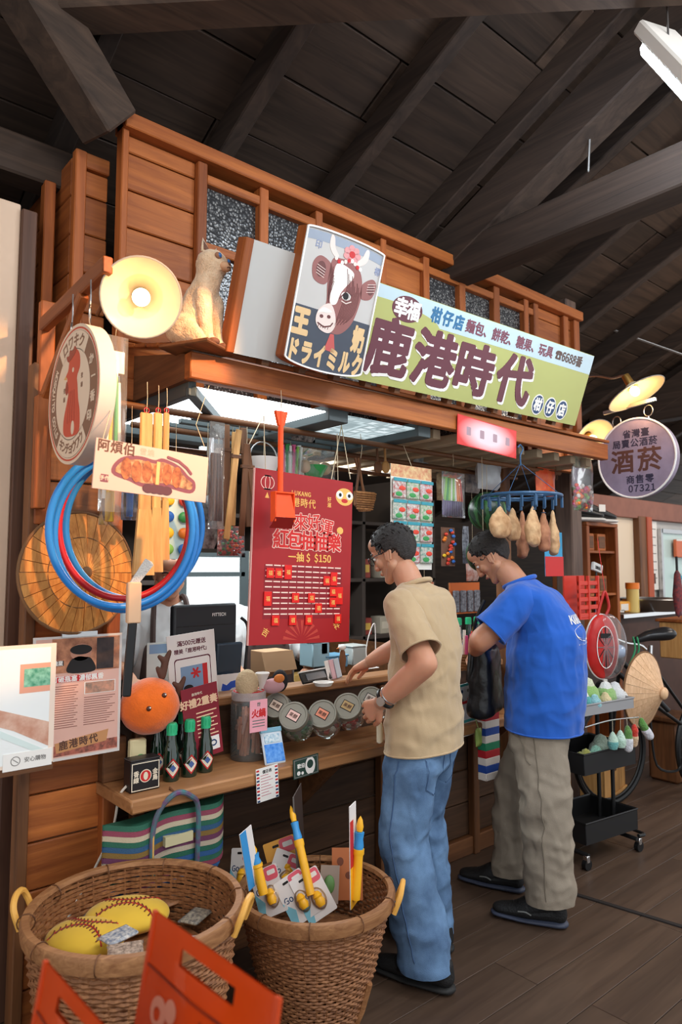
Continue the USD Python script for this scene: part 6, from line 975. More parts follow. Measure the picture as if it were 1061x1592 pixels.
t.part('back', box(-.13, .10, -.15, .11, .11, .12), mat('crate_red', (206, 50, 30), .4)); t.part('floor', box(-.13, 0, -.15, .11, .11, -.14), mat('crate_red', (206, 50, 30), .4))
t = T('price_stake', 'white price block on a black stake above the red crate', 'price tag', P(926, 905, Y=2.41)); t.part('stake', cyl((-.03, .0, -.27), (.02, 0, .08), .006), blackp); t.part('tag', mv(box(-.05, -.01, .07, .065, .012, .125, .004), TM(ry=.22)), mat('tag_grey', (200, 202, 200), .5)); pr(t, affinity.rotate(txt('180元', .026, .02, .092, 2), -12), ink, 25, 'lettering'); t.part('ribbon', tube(spline([(-.03, -.02, .0), (-.02, -.02, -.1), (-.04, -.02, -.2)], 5), .005, 5), mat('lilac', (190, 180, 206), .6))
# shelf with trainers
p = P(930, 812, Y=2.75); t = T('wall_shelf', 'orange brown wooden shelf unit behind the far post', 'shelf', (p[0], 2.75, 0)); zt = p[2]
t.part('top', box(-.16, 0, zt - .03, .3, .3, zt, .004), W_or); 
for x in (-.16, .26): t.part('side', box(x, .0, 0, x + .04, .3, zt - .03, .004), W_orz)
for z in (.6, .95, 1.3, 1.62): t.part('shelf_board', box(-.12, .01, z, .26, .29, z + .02, .003), W_or); 
t.part('back', box(-.12, .28, 0, .26, .3, zt - .03), W_br)
for i in range(6): z = (.97, 1.32, 1.64)[i % 3]; e = T('wooden_box', 'wooden box in the %s column, %s board of the far shelf unit' % (('left', 'right')[i // 3], ('lower', 'middle', 'upper')[i % 3]), 'box', (p[0] - .05 + .17 * (i // 3), 2.79, z), group='wooden boxes on the far shelf unit'); e.part('body', box(-.06, 0, 0, .06, .12, .13, .004), W_or); e.part('front_panel', box(-.045, -.004, .02, .045, 0, .11, .002), W_br)
for i, (px, py, lab) in enumerate(((917, 815, 'left black trainer with a white sole on the shelf unit'), (942, 812, 'right black trainer with a red heel on the shelf unit'))):
    q = P(px, py, Y=2.70); t = T('trainer', lab, 'shoe', M=TM(q[0] + .06, 2.77, zt, rz=-.5 + .25 * i) @ np.diag([1.35, 1.35, 1.35, 1])); sc = 1.0
    t.part('sole', chain([[((-.11, 0, .014), (.03, .034, .013)), ((.10, 0, .012), (.03, .03, .011))]], .012, 3), flatc('sole_white', (226, 224, 220))); t.part('upper', chain([[((.08, 0, .035), (.04, .03, .018)), ((-.03, 0, .06), (.04, .034, .03))], [((-.03, 0, .06), (.04, .034, .03)), ((-.1, 0, .07), (.028, .032, .045))]], .012, 4), blackp); t.part('heel', box(-.135, -.02, .03, -.125, .02, .10, .004), redp if i else blackp); t.part('mark', box(-.05, -.037, .06, .0, -.034, .10, .001), paperw)

# neighbour stall far right: lintel, posts, white boards, counter
nb = T('wall_right', kind='structure'); yb = 3.25
xa, xb = P(940, 830, Y=yb)[0], 9.6
nb.part('lintel', box(xa - .3, yb - .05, 1.98, xb, yb + .05, 2.16, .004), mat('lintel_rose', (150, 96, 78), .6, var=.2))
pxp = lambda px: P(px, 880, Y=yb)[0]
nb.part('post', box(pxp(987), yb - .06, 0, pxp(998), yb + .04, 2.0, .004), W_brz); nb.part('post', box(pxp(998), yb - .07, 0, pxp(1006), yb + .04, 2.0, .004), wood('red_post', (206, 98, 56), (170, 70, 40), 'z')); nb.part('board', box(pxp(962), yb, 0, pxp(987), yb + .03, 2.0, .003), mat('cream_wall', (232, 212, 186), .6))
nb.part('board', box(pxp(940), yb + .03, 0, xb, yb + .07, 2.0), mat('white_wall', (214, 210, 204), .6))
for x0, x1, z0, z1 in ((950, 961, 1.25, 1.95), (1006, 1022, 1.3, 1.97)):
    e = nb.part('notice', box(pxp(x0), yb - .012, z0, pxp(x1), yb, z1, .002), paperw)
    for k in range(7): nb.part('notice_line', box(pxp(x0) + .02, yb - .014, z1 - .08 - k * .08, pxp(x1) - .03, yb - .011, z1 - .072 - k * .08), gry)
for x0, x1 in ((952, 960), (1007, 1017)): nb.part('notice_print', box(pxp(x0), yb - .016, 1.36, pxp(x1), yb - .011, 1.46), flatc('dark_brown_ink', (88, 56, 44)))
wd = T('window_2', kind='structure'); x0 = pxp(1024); wd.part('pane', box(x0, yb - .03, 1.05, xb, yb - .02, 1.86), mat('pale_glass', (196, 220, 216), .2)); 
for x in (x0, x0 + .75, x0 + 1.5): wd.part('frame', box(x - .02, yb - .05, 1.0, x + .02, yb - .01, 1.9), steel)
wd.part('frame', box(x0, yb - .05, 1.86, xb, yb - .01, 1.9), steel); wd.part('frame', box(x0, yb - .05, 1.0, xb, yb - .01, 1.05), steel)
for i, (u, z, w, h, rgb, nm) in enumerate(((.22, 1.62, .3, .18, (214, 110, 70), 'orange pennant'), (.3, 1.4, .5, .05, (90, 180, 206), 'blue tray'), (.42, 1.22, .45, .1, (110, 200, 214), 'aqua box'), (.75, 1.6, .3, .12, (60, 70, 90), 'dark picture'), (.1, 1.1, .25, .1, (240, 240, 236), 'white bowl'))):
    t = T('window_item', nm + ' in front of the pale window of the far stall', 'goods', (x0 + u, yb - .09, z)); t.part('body', box(0, 0, 0, w, .035, h, .006), mat('win_item_%d' % i, rgb, .5)); t.part('edge', box(0, -.002, h - .015, w, .0, h), paperw)
ctr = T('far_counter', 'dark counter with a steel edge in the neighbouring stall', 'counter', (0, 0, 0)); xc0 = P(930, 812, Y=2.75)[0] + .34; zc = P(975, 955, Y=2.75)[2]
ctr.part('top', box(xc0, 2.75, zc - .03, 9.4, 3.12, zc, .004), mat('counter_dark', (84, 66, 56), .4)); ctr.part('front', box(xc0 + .03, 2.8, 0, 9.4, 2.84, zc - .03), mat('counter_front', (84, 54, 42), .6, var=.3)); ctr.part('edge', box(xc0, 2.745, zc - .03, 9.4, 2.752, zc), chrome)
for px, w, h, rgb, nm in ((958, .16, .13, (236, 190, 130), 'pale orange packet'), (972, .2, .09, (240, 170, 70), 'orange snack packet'), (985, .1, .19, (226, 200, 120), 'jar with an orange lid'), (994, .14, .1, (240, 140, 50), 'small orange carton'), (965, .2, .03, (170, 40, 40), 'red tray'), (1015, .35, .1, (120, 110, 100), 'grey steel pan')):
    x = P(px, 950, Y=2.85)[0]; t = T('counter_goods', nm + ' on the far counter', 'goods', (x, 2.85, zc))
    if 'jar' in nm: t.part('jar', lathe([(0, 0), (.05, 0), (.05, h), (0, h)], 18), mat('g_%d' % px, rgb, .3)); t.part('lid', lathe([(0, h), (.055, h), (.055, h + .05), (0, h + .05)], 18), bright(5))
    elif 'pan' in nm: t.part('pan', lathe([(0, 0), (.2, 0), (.3, h), (.29, h), (.19, .01), (0, .01)], 28), steel); t.part('rim', ring((0, 0, h), .295, .006, (0, 0, 1), 32, 6), steel)
    else: t.part('body', box(-w / 2, 0, 0, w / 2, .12, h, .01), mat('g_%d' % px, rgb, .5)); t.part('label', box(-w * .3, -.002, h * .2, w * .3, 0, h * .8), paperw)
# wooden cabinet with upright at the right edge
p = P(1096, 1015, d=5.0); t = T('wooden_stand', 'honey coloured wooden stand with an upright post at the right edge', 'stand', (p[0], p[1], 0), rz=.05); z1 = P(1050, 965, d=5.0)[2]
t.part('body', box(-.02, 0, .86, .45, .3, z1 - .02, .006), W_pale); t.part('top', box(-.04, -.02, z1 - .02, .47, .32, z1, .004), W_or); t.part('drawer', box(.0, -.012, z1 - .11, .42, .0, z1 - .04, .003), W_or); t.part('knob', ell((.12, -.02, z1 - .075), .014, .014, .014, 2), W_br); t.part('upright', box(-.03, .05, z1, .03, .11, z1 + .36, .006), W_orz)
for x in (0, .4): t.part('leg', box(x, .02, 0, x + .05, .07, .86, .004), W_brz)
t = T('hanging_umbrella', 'folded patterned umbrella leaning on the wooden stand', 'umbrella', P(1056, 960, d=4.9)); t.part('canopy', lathe([(0, 0), (.02, .02), (.035, .15), (.02, .3), (0, .34)], 12), mat('umbrella_cloth', (150, 60, 60), .7, rgb2=(60, 50, 60), scale=40)); t.part('handle', cyl((0, 0, .3), (0, 0, .42), .008), blackp)
# bicycle behind the trolley: saddle, bars, wheel
bc = T('bicycle', 'old black bicycle with a chrome handlebar behind the trolley', 'bicycle', P(1000, 1180, Z=0)); bx = lambda px, py, d: P(px, py, d=d); d_ = 4.55
bc.part('saddle', chain([[(bx(1010, 988, d_), (.05, .05, .035)), (bx(1034, 985, d_), (.075, .075, .045))], [(bx(1010, 988, d_), (.05, .05, .03)), (bx(988, 996, d_), (.02, .02, .02))]], .015, 5), mat('saddle', (36, 36, 38), .3), w=True); bc.part('seat_post', cyl(bx(1012, 1003, d_), bx(1010, 1090, d_), .013), chrome, w=True); bc.part('handlebar', tube(spline([bx(955, 992, d_), bx(975, 1000, d_), bx(995, 1003, d_), bx(1005, 1010, d_)], 5), .011, 8), chrome, w=True); bc.part('lamp', ell(bx(963, 1013, d_), .045, .045, .045, 3), mat('lamp_glass', (150, 176, 210), .1, coat=1), w=True)
bc.part('frame_tube', cyl(bx(960, 1020, d_), bx(1040, 1105, d_), .016), blackp, w=True); bc.part('frame_tube', cyl(bx(955, 1040, d_), bx(1010, 1090, d_), .016), blackp, w=True)
w0 = bx(1100, 1120, d_ + .3); bc.part('tyre', ring((w0[0], w0[1], .33), .32, .018, (.2, 1, 0), 48, 8), blackp, w=True); bc.part('rim', ring((w0[0], w0[1], .33), .295, .008, (.2, 1, 0), 48, 6), blackp, w=True)
w1 = bx(948, 1120, d_ + .1); bc.part('tyre', ring((w1[0], w1[1], .33), .32, .018, (.2, 1, 0), 48, 8), blackp, w=True); bc.part('rim', ring((w1[0], w1[1], .33), .295, .008, (.2, 1, 0), 48, 6), blackp, w=True)
bc.part('fork', tube([bx(968, 998, d_), (w1[0], w1[1], .33)], .012, 8), blackp, w=True); bc.part('frame_tube', cyl(bx(1010, 1090, d_), (w0[0], w0[1], .33), .012), blackp, w=True); bc.part('frame_tube', cyl(bx(1012, 1030, d_), (w0[0], w0[1], .33), .010), blackp, w=True)
for k in range(14): q = k * PI / 7; bc.part('spoke', cyl((w0[0], w0[1], .33), (w0[0] + .29 * math.cos(q), w0[1] - .06 * math.cos(q), .33 + .29 * math.sin(q)), .0015, n=4), chrome, w=True)
bc.part('kickstand', tube(spline([bx(1012, 1120, d_), bx(1022, 1190, d_), bx(1058, 1195, d_), bx(1062, 1150, d_)], 5), .008, 6), blackp, w=True)
for px in (985, 991): bc.part('green_cord', tube(spline([bx(px, 990, d_ - .1), bx(px + 3, 1010, d_ - .1), bx(px - 6, 1035, d_ - .1)], 5), .006, 5), mat('green_cord', (60, 150, 100), .6), w=True)
c = P(1000, 1072, d=4.15); t = T('conical_hat', 'pale conical straw hat hung on the bicycle at the right', 'hat', M=TM(*c, rz=-.02) @ TM(rx=.05)); Rh, dh = .215, .13; stw = wood('pale_straw', (236, 196, 156), (206, 160, 118), 'z', s=4, rand=.06)
for k in range(24):
    q0, q1 = k * PI / 12, (k + 1) * PI / 12 - .008; pt = lambda r, q, o=0: (r * math.cos(q), -dh * (1 - r / Rh) - o, r * math.sin(q)); t.part('straw_strip', hull([pt(.004, q0), pt(.004, q1), pt(Rh, q0), pt(Rh, q1), pt(.004, q0, .003), pt(Rh, q0, .003), pt(Rh, q1, .004)]), stw, smooth=False)
t.part('rim', ring((0, 0, 0), Rh, .006, (0, 1, 0), 48), straw2); t.part('peak', ell((0, -dh + .006, 0), .035, .02, .035, 2), stw)
p = P(960, 1238, Z=0); t = T('wooden_crate', 'honey coloured wooden crate on the floor behind the trolley', 'crate', p, rz=.2)
for k in range(4): t.part('slat', box(-.25 + .11 * k, 0, 0, -.145 + .11 * k, .014, .34, .003), W_pale)
for z in (.0, .3): t.part('batten', box(-.25, -.014, z, .19, 0, z + .035, .003), W_pale)
t.part('end', box(.175, .0, 0, .19, .3, .34, .003), W_pale); t.part('end', box(-.25, .0, 0, -.235, .3, .34, .003), W_pale); t.part('back', box(-.25, .286, 0, .19, .3, .34), W_pale); t.part('handle_mark', box(-.06, -.002, .17, .0, 0, .2), W_br)
p = P(1045, 1140, d=5.2); t = T('wooden_stool', 'rough wooden block stool behind the bicycle', 'stool', (p[0], p[1], 0)); t.part('block', box(-.13, -.1, 0, .13, .12, .42, .02), W_brz); t.part('seat', box(-.16, -.12, .42, .16, .14, .46, .01), W_brz)
t = T('wall_poster_row', 'dark lower panel with boxes under the far counter', 'box', P(935, 1062, Y=2.6)); t.part('board', box(-.2, 0, -.1, .25, .03, .1, .006), mat('dark_board', (60, 50, 46), .6)); t.part('tag', box(.02, -.01, -.03, .07, 0, .06), paperw)
# ================================================================ people
skin = mat('skin', (204, 146, 116), .5, var=.08, scale=12, sss=.15); skin2 = mat('skin_tan', (196, 138, 108), .5, var=.08, scale=12, sss=.15); hairm = mat('hair_black', (30, 27, 26), .55, rgb2=(62, 58, 56), scale=90, stretch=(1, 1, 4), bump=.6, bscale=160)
eyew, eyed, lipm = mat('eye_white', (226, 220, 214), .2), mat('eye_dark', (30, 22, 18), .1), mat('lips', (170, 96, 88), .45)
def head_mesh():
    b = [[((0, -.012, .035), (.074, .094, .085)), ((0, .0, .0), (.068, .085, .07))], [((0, .0, .0), (.066, .08, .06)), ((0, .05, -.078), (.034, .026, .024))], [((-.048, .0, -.045), .026), ((0, .064, -.088), (.026, .02, .02))], [((.048, .0, -.045), .026), ((0, .064, -.088), (.026, .02, .02))],
         [((-.036, .052, -.012), .026), ((.036, .052, -.012), .026)], [((0, .082, .026), .009), ((0, .100, -.020), .0125)], [((-.012, .088, -.024), .009), ((.012, .088, -.024), .009), ((0, .101, -.022), .010)], [((-.032, .068, .036), .017), ((.032, .068, .036), .017)], [((-.016, .077, -.052), .010), ((.016, .077, -.052), .010)], [((-.02, .05, .07), .04), ((.02, .05, .07), .04)]]
    for s in (-1, 1): b += [[((s * .072, -.008, .014), (.008, .019, .020)), ((s * .072, .0, -.018), (.007, .010, .014))]]
    g = chain(b, .006, 4); return g
HEADM = head_mesh()
def head(t, M, skinm, hair_pts=None, glasses=False, parent=None):
    """Face details and hair for a head whose frame M has x to its right, y forward, z up; returns the head's skin mesh in the thing's frame."""
    for s in (-1, 1):
        t.part('eye', mv(ell((s * .032, .076, .014), .0125, .008, .007, 2), M), eyew); t.part('iris', mv(ell((s * .032, .0825, .014), .0055, .003, .0055, 2), M), eyed); t.part('eyebrow', mv(tube(spline([(s * .014, .088, .036), (s * .032, .088, .042), (s * .05, .074, .036)], 4), .0035, 6), M), hairm)
        t.part('ear_rim', mv(tube(spline([(s * .074, .008, -.018), (s * .077, .004, .0), (s * .079, -.006, .026), (s * .080, -.022, .024), (s * .079, -.024, .005), (s * .076, -.012, -.022)], 4), .0042, 6), M), skinm)
    t.part('lips', mv(chain([[((-.018, .082, -.054), .005), ((0, .088, -.053), .0065), ((.018, .082, -.054), .005)]], .006, 2), M), lipm)
    # hair: a cap over the skull, open at the face and above the ears
    g = trimesh.creation.icosphere(4, 1.0); v = g.vertices; d = v / np.linalg.norm(v, axis=1, keepdims=True); c = np.array([0, -.012, .035]); h = .5 + .5 * np.sin(d[:, 0] * 9 + 3 * d[:, 2])
    thick = .009 + .010 * np.clip(d[:, 2], 0, 1) + .004 * meshkit.fbm(d * 14, 3, 5)
    p = c + d * np.array([.074, .094, .085]) + d * thick[:, None]
    low = np.where(d[:, 1] > .15, .055 + .02 * d[:, 1], np.where(d[:, 1] > -.35, .012, -.055)); keep = p[:, 2] > low
    p[~keep] = c + (p[~keep] - c) * .86; p[:, :] += d * (meshkit.fbm(p * 120, 2, 9) - .5)[:, None] * .007
    m = trimesh.Trimesh(p, g.faces, process=False); t.part('hair', mv(m, M), hairm, smooth=True)
    locks = []
    for i in range(150):
        q = RNG.normal(size=3); q /= np.linalg.norm(q)
        if q[2] < .02 or (q[1] > .45 and q[2] < .75): continue
        b0_ = c + q * np.array([.086, .106, .104]); tang = np.cross(q, [1, .2, 0]); tang = tang / (np.linalg.norm(tang) + 1e-9) * (1 if q[2] > 0 else -1)
        locks.append(tube([b0_ - q * .01, b0_ + q * .005 + tang * .012, b0_ + tang * .026 - q * .003], [.004, .004, .0012], 5))
    t.part('hair_locks', mv(cat_(locks), M), hairm, smooth=True, kind='stuff')
    if glasses:
        fr = mat('glasses_frame', (40, 40, 44), .3, .5)
        for s in (-1, 1): t.part('glasses_rim', mv(ring((s * .033, .098, .012), .021, .0018, (0, 1, 0), 24, 6, 1.15, .85), M), fr); t.part('glasses_temple', mv(tube([(s * .057, .096, .016), (s * .08, .05, .018), (s * .082, -.01, .014)], .0018, 6), M), fr)
        t.part('glasses_bridge', mv(tube([(-.01, .1, .014), (.01, .1, .014)], .0018, 6), M), fr)
    g = HEADM.copy(); g.apply_transform(M); return g
def unit(v): v = np.asarray(v, float); return v / np.linalg.norm(v)
def hand(w, a, nrm, side, curl=.5, s=1.0):
    """w: wrist, a: along the palm, nrm: out of the back of the hand, side: +1 if the thumb lies along cross(a, nrm)."""
    a, nrm = unit(a), unit(nrm); nrm = unit(nrm - a * (nrm @ a)); b = np.cross(a, nrm) * side; w = np.asarray(w, float); B = []
    kn = [w + a * (.083 - .004 * abs(i - 1)) * s + b * (.030 - .0195 * i) * s for i in range(4)]
    B.append([(w, .024 * s), (kn[0] - a * .012, .0125 * s), (kn[3] - a * .014, .0115 * s), (kn[1] - a * .01, .0125 * s)])
    for i, L in enumerate((.068, .077, .071, .056)):
        p, ang = kn[i] - a * .008, curl * .5 + .06 * i; r = (.0092, .0095, .009, .0082)[i] * s
        for k, f in enumerate((.46, .30, .24)):
            dvec = a * math.cos(ang) - nrm * math.sin(ang); q = p + dvec * L * f * s; B.append([(p, r), (q, r * .92)]); p, r, ang = q, r * .92, ang + curl * .9
    p = w + a * .022 * s + b * .022 * s; q = p + (a * .6 + b * .62 - nrm * .25) * .042 * s; e = q + (a * .9 + b * .15 - nrm * (.2 + .3 * curl)) * .032 * s; f_ = e + (a * .85 - b * .1 - nrm * (.3 + .3 * curl)) * .024 * s
    B += [[(p, .016 * s), (q, .0115 * s)], [(q, .0112 * s), (e, .0098 * s)], [(e, .0098 * s), (f_, .0082 * s)]]
    return chain(B, .0045, 4)
def ridge(q, seed, o=3): return np.clip(1 - np.abs(2 * meshkit.fbm(q + 37, o, seed) - 1) * 3.0, -.35, 1)
def cloth(bones, amp=.006, sc=11, seed=0, edge=.009, smooth=7, drape=.9, legs=False):
    m = bump_(chain(bones, edge, smooth), amp * .6, sc, seed, 2); n = m.vertex_normals; v = m.vertices; x, y, z = v.T
    f = ridge(np.c_[x * 13 + z * 2.2, y * 13 - z * 1.6, z * 2.6 + x * 2], seed + 5) * drape            # long hanging folds
    f = f + .8 * ridge(np.c_[x * 7 + z * 8, y * 7 - z * 9, z * 5 + y * 6], seed + 9, 2)                   # slanting pulls
    m.vertices = v + n * (f * amp * .8 * np.clip((z - z.min()) / .06, .12, 1))[:, None]; return m
def folds(m, zs, amp, wl, dirx=.9):                    # bunched creases around the heights zs
    m = m.copy(); m.merge_vertices(); n = m.vertex_normals; v = m.vertices; a = np.zeros(len(v)); x, y, z = v.T
    f = ridge(np.c_[x * 8, y * 8, (z + dirx * .35 * y - .3 * x) / wl * .8], 17, 2)
    for z0, w in zs: a += amp * np.exp(-((z - z0) / w) ** 2) * f
    m.vertices = v + n * a[:, None]; return m
def conform(g, pts, off=.001, n=5):                    # a line laid on a surface
    p, _, ti = trimesh.proximity.closest_point(g, spline(pts, n)); return p + g.face_normals[ti] * off
def cut(m, o, nrm): return trimesh.intersections.slice_mesh_plane(m, plane_normal=np.asarray(nrm, float), plane_origin=np.asarray(o, float))
def edge_ring(m, o, nrm, r=.004):                      # the hem along an open edge
    nrm = unit(nrm); e = m.edges_sorted[trimesh.grouping.group_rows(m.edges_sorted, require_count=1)]; ids = np.unique(e); p = m.vertices[ids]; p = p[np.abs((p - o) @ nrm) < .004]
    if len(p) < 8: return None
    c = p.mean(0); a = np.cross(nrm, [0, .3, 1.0]); a = unit(a); b = np.cross(nrm, a); q = np.arctan2((p - c) @ b, (p - c) @ a); k = np.argsort(q); p, q = p[k], q[k]; n = 40; out = []
    for i in range(n):
        t0 = -PI + 2 * PI * i / n; w = np.abs((q - t0 + PI) % (2 * PI) - PI) < .14
        if w.any(): out.append(p[w].mean(0))
    return tube(np.array(out), r, 6, True)
def sleeve(S, E, r0, r1, f, seed, amp=.005):
    S, E = np.asarray(S, float), np.asarray(E, float); X = S + (E - S) * (f + .25); m = cloth(limb((S, r0), (S + (E - S) * f * .5, (r0 + r1) / 2), (X, r1)), amp, 10, seed, .009, 5); o = S + (E - S) * f; d = unit(S - E)
    m = cut(m, o, d); h = edge_ring(m, o, d); return [m, h] if h is not None else [m]
def limb(*js): return [[(js[i][0], js[i][1]), (js[i + 1][0], js[i + 1][1])] for i in range(len(js) - 1)]
def shoe(t, M, sole_m, up_m, edge_m):
    t.part('shoe_sole', mv(chain([[((0, -.105, .016), (.036, .03, .015)), ((.002, .03, .014), (.046, .06, .013))], [((.002, .03, .014), (.046, .06, .013)), ((.0, .135, .018), (.038, .03, .013))]], .012, 3), M), sole_m)
    s_ = t.part('shoe', mv(chain([[((0, -.10, .045), (.034, .03, .03)), ((0, -.09, .09), (.034, .034, .02))], [((0, -.09, .085), (.036, .036, .022)), ((0, .0, .075), (.04, .04, .03)), ((0, .03, .05), (.045, .05, .03))], [((0, .03, .045), (.045, .05, .03)), ((0, .125, .036), (.036, .032, .02))], [((0, -.1, .05), (.034, .03, .03)), ((0, .03, .042), (.045, .05, .028))]], .01, 5), M), up_m)
    for k in range(4): t.part('lace', mv(tube(spline([(-.026, .012 + .02 * k, .088 - .010 * k), (0, .014 + .02 * k, .098 - .010 * k), (.026, .012 + .02 * k, .088 - .010 * k)], 4), .0028, 5), M), blackp, s_)
    t.part('shoe_mark', mv(tube(spline([(-.045, .0, .045), (-.05, .02, .055), (-.044, .05, .05)], 4), .003, 5), M), edge_m, s_)
def person(label, depth, lat, fl, fd):
    f = fl * RIGHT + fd * FH; f = unit(f); G = FH * depth + RIGHT * lat; M = np.eye(4); M[:3, 1] = f; M[:3, 2] = (0, 0, 1); M[:3, 0] = np.cross(f, [0, 0, 1]); M[:3, 3] = G
    return T('person', label, 'person', M=M)
def look(pos, yaw, pitch, roll=0.0):                   # head frame: yaw to its left positive, pitch down positive
    return TM(*pos, rz=yaw) @ TM(rx=-pitch) @ TM(ry=roll) @ np.diag([.94, .94, .94, 1])

# ---- the person in beige, leaning over the counter
t = person('person in a beige T-shirt and blue jeans reaching over the counter', 2.82, .322, -.8, .6); inv = t.inv
loc = lambda p: (inv @ np.r_[p, 1])[:3]
hR = loc(P(548, 1046, Y=2.40)); hR[2] = 1.045
Mh = look((.0, .130, 1.556), .12, .42)
hd = head(t, Mh, skin, glasses=True)
Ls, Le, Lw = (-.18, .0, 1.38), (-.235, -.15, 1.165), (-.235, .045, 1.005); Rs, Re = (.18, .03, 1.38), np.array([.20, .24, 1.16]); Rw = hR + unit(Re - hR) * .09
body = chain([[((0, .085, 1.50), (.056, .06, .05)), ((0, .03, 1.40), (.056, .056, .05))], [((-.11, .0, 1.32), .05), ((.11, .02, 1.32), .05), ((0, .0, 1.15), (.13, .085, .08))], [((0, .0, 1.15), (.13, .085, .08)), ((0, .0, .92), (.125, .085, .07))]]
    + limb((np.array(Ls) * [.85, 1, 1] - [0, 0, .05], .045), (Le, .046)) + limb((Le, .047), (np.array(Le) * .5 + np.array(Lw) * .5, .045), (Lw, .030)) + limb((np.array(Rs) * [.85, 1, 1] - [0, 0, .05], .045), (Re, .044)) + limb((Re, .045), (Re * .5 + Rw * .5, .042), (Rw, .029))
    + limb(((-.075, 0, .90), .07), ((-.11, .03, .5), .058)) + limb(((-.11, .03, .5), .055), ((-.13, -.1, .1), .04)) + limb(((.075, .01, .90), .07), ((.12, .09, .5), .058)) + limb(((.12, .09, .5), .055), ((.13, .04, .1), .04)), .012, 8)
hl = hand(Lw, (.05, .72, -.45), (-.9, .1, -.1), -1, .75, 1.0); hr = hand(Rw, hR - Rw, (.1, .15, .95), 1, .35, 1.0)
t.part('body', [body, hd, hl, hr], skin, smooth=True)
beige = mat('beige_tee', (190, 164, 128), .9, var=.05, scale=6, sheen=.2, bump=.12, bscale=300)
sh_b = [[((-.140, -.005, 1.382), (.055, .066, .042)), ((.140, .015, 1.382), (.055, .066, .042)), ((0, .025, 1.428), (.070, .066, .026))], [((-.12, -.005, 1.365), (.068, .085, .05)), ((.12, .01, 1.365), (.068, .085, .05)), ((0, -.02, 1.19), (.172, .122, .06))],
    [((0, -.02, 1.19), (.174, .122, .06)), ((0, -.005, 1.0), (.180, .130, .06))], [((0, -.005, 1.0), (.180, .133, .06)), ((0, .0, .76), (.19, .14, .02))]]
g = cut(folds(cloth(sh_b, .0055, 9, 3), [(.88, .07), (1.08, .09)], .006, .09), (0, 0, .81), (-.02, .05, 1)); hem = edge_ring(g, np.array([0, 0, .81]), (-.02, .05, 1), .0045)
t.part('shirt', [g, hem] + sleeve((-.155, .0, 1.362), Le, .066, .074, .80, 41) + sleeve((.155, .02, 1.362), Re, .066, .072, .72, 42), beige, smooth=50)
t.part('collar', tube(spline([(.068 * math.cos(q), .034 + .062 * math.sin(q), 1.436 - .026 * math.sin(q)) for q in np.linspace(0, 2 * PI, 14)[:-1]], 4, True), .010, 8, True), beige)
t.part('hem_patch', box(-.11, .13, .82, -.085, .15, .90, .006), mat('hem_light', (226, 214, 186), .9))
dst = mat('denim_stitch', (66, 92, 128), .9)
denim = mat('denim', (108, 142, 180), .85, rgb2=(66, 92, 126), scale=7, bump=.25, bscale=420)
jb = [[((0, .0, .88), (.155, .112, .06)), ((-.082, .0, .76), (.092, .108, .06)), ((.082, .02, .76), (.092, .108, .06))]] + limb(((-.086, .0, .80), (.088, .106, .06)), ((-.115, .02, .5), (.084, .09, .05))) + limb(((-.115, .02, .5), (.084, .09, .05)), ((-.13, -.085, .04), (.085, .10, .02))) + limb(((.086, .01, .80), (.088, .104, .06)), ((.125, .08, .5), (.082, .088, .05))) + limb(((.125, .08, .5), (.082, .088, .05)), ((.13, .05, .04), (.082, .095, .02)))
g = folds(cloth(jb, .006, 10, 11), [(.14, .08), (.27, .09), (.48, .09), (.74, .05)], .009, .075); g = cut(g, (0, 0, .055), (0, .12, 1)); t.part('jeans', g, denim, smooth=True)
for x0 in (-.085, .085): po = PG([(x0 - .055, .80), (x0 + .055, .80), (x0 + .052, .69), (x0, .66), (x0 - .052, .69)]); wrap(t, g, po.difference(po.buffer(-.004)), 'pocket_stitch', dst); wrap(t, g, po.buffer(-.002), 'back_pocket', denim, off=.0003)
wrap(t, g, R_(-.004, .60, .004, .82), 'centre_seam', dst)
t.part('side_seam', tube(conform(g, [(-.22, .0, .80), (-.23, .02, .62), (-.23, .015, .48), (-.24, -.04, .28), (-.25, -.085, .12)]), .0025, 5), dst)
solem = mat('shoe_sole', (36, 36, 36), .6); upm = mat('shoe_black', (26, 26, 27), .6, bump=.3, bscale=120); grym = mat('shoe_grey', (120, 122, 120), .5)
shoe(t, TM(-.13, -.04, 0, rz=.1) @ np.diag([1.12, 1.12, 1.1, 1]), solem, upm, blackp); shoe(t, TM(.13, .09, 0, rz=-.1) @ np.diag([1.12, 1.12, 1.1, 1]), solem, upm, blackp)
wa, wb = np.array(Lw), np.array(Le); q = wa + (wb - wa) * .12; t.part('watch_strap', ring(q, .034, .0075, wb - wa, 28, 8), blackp); t.part('watch_case', cyl(q + np.array([-.036, -.006, -.004]), q + np.array([-.044, -.006, -.004]), .017, n=20), steel); t.part('bracelet', ring(wa + (wb - wa) * .2, .036, .0025, wb - wa, 28, 6), steel)

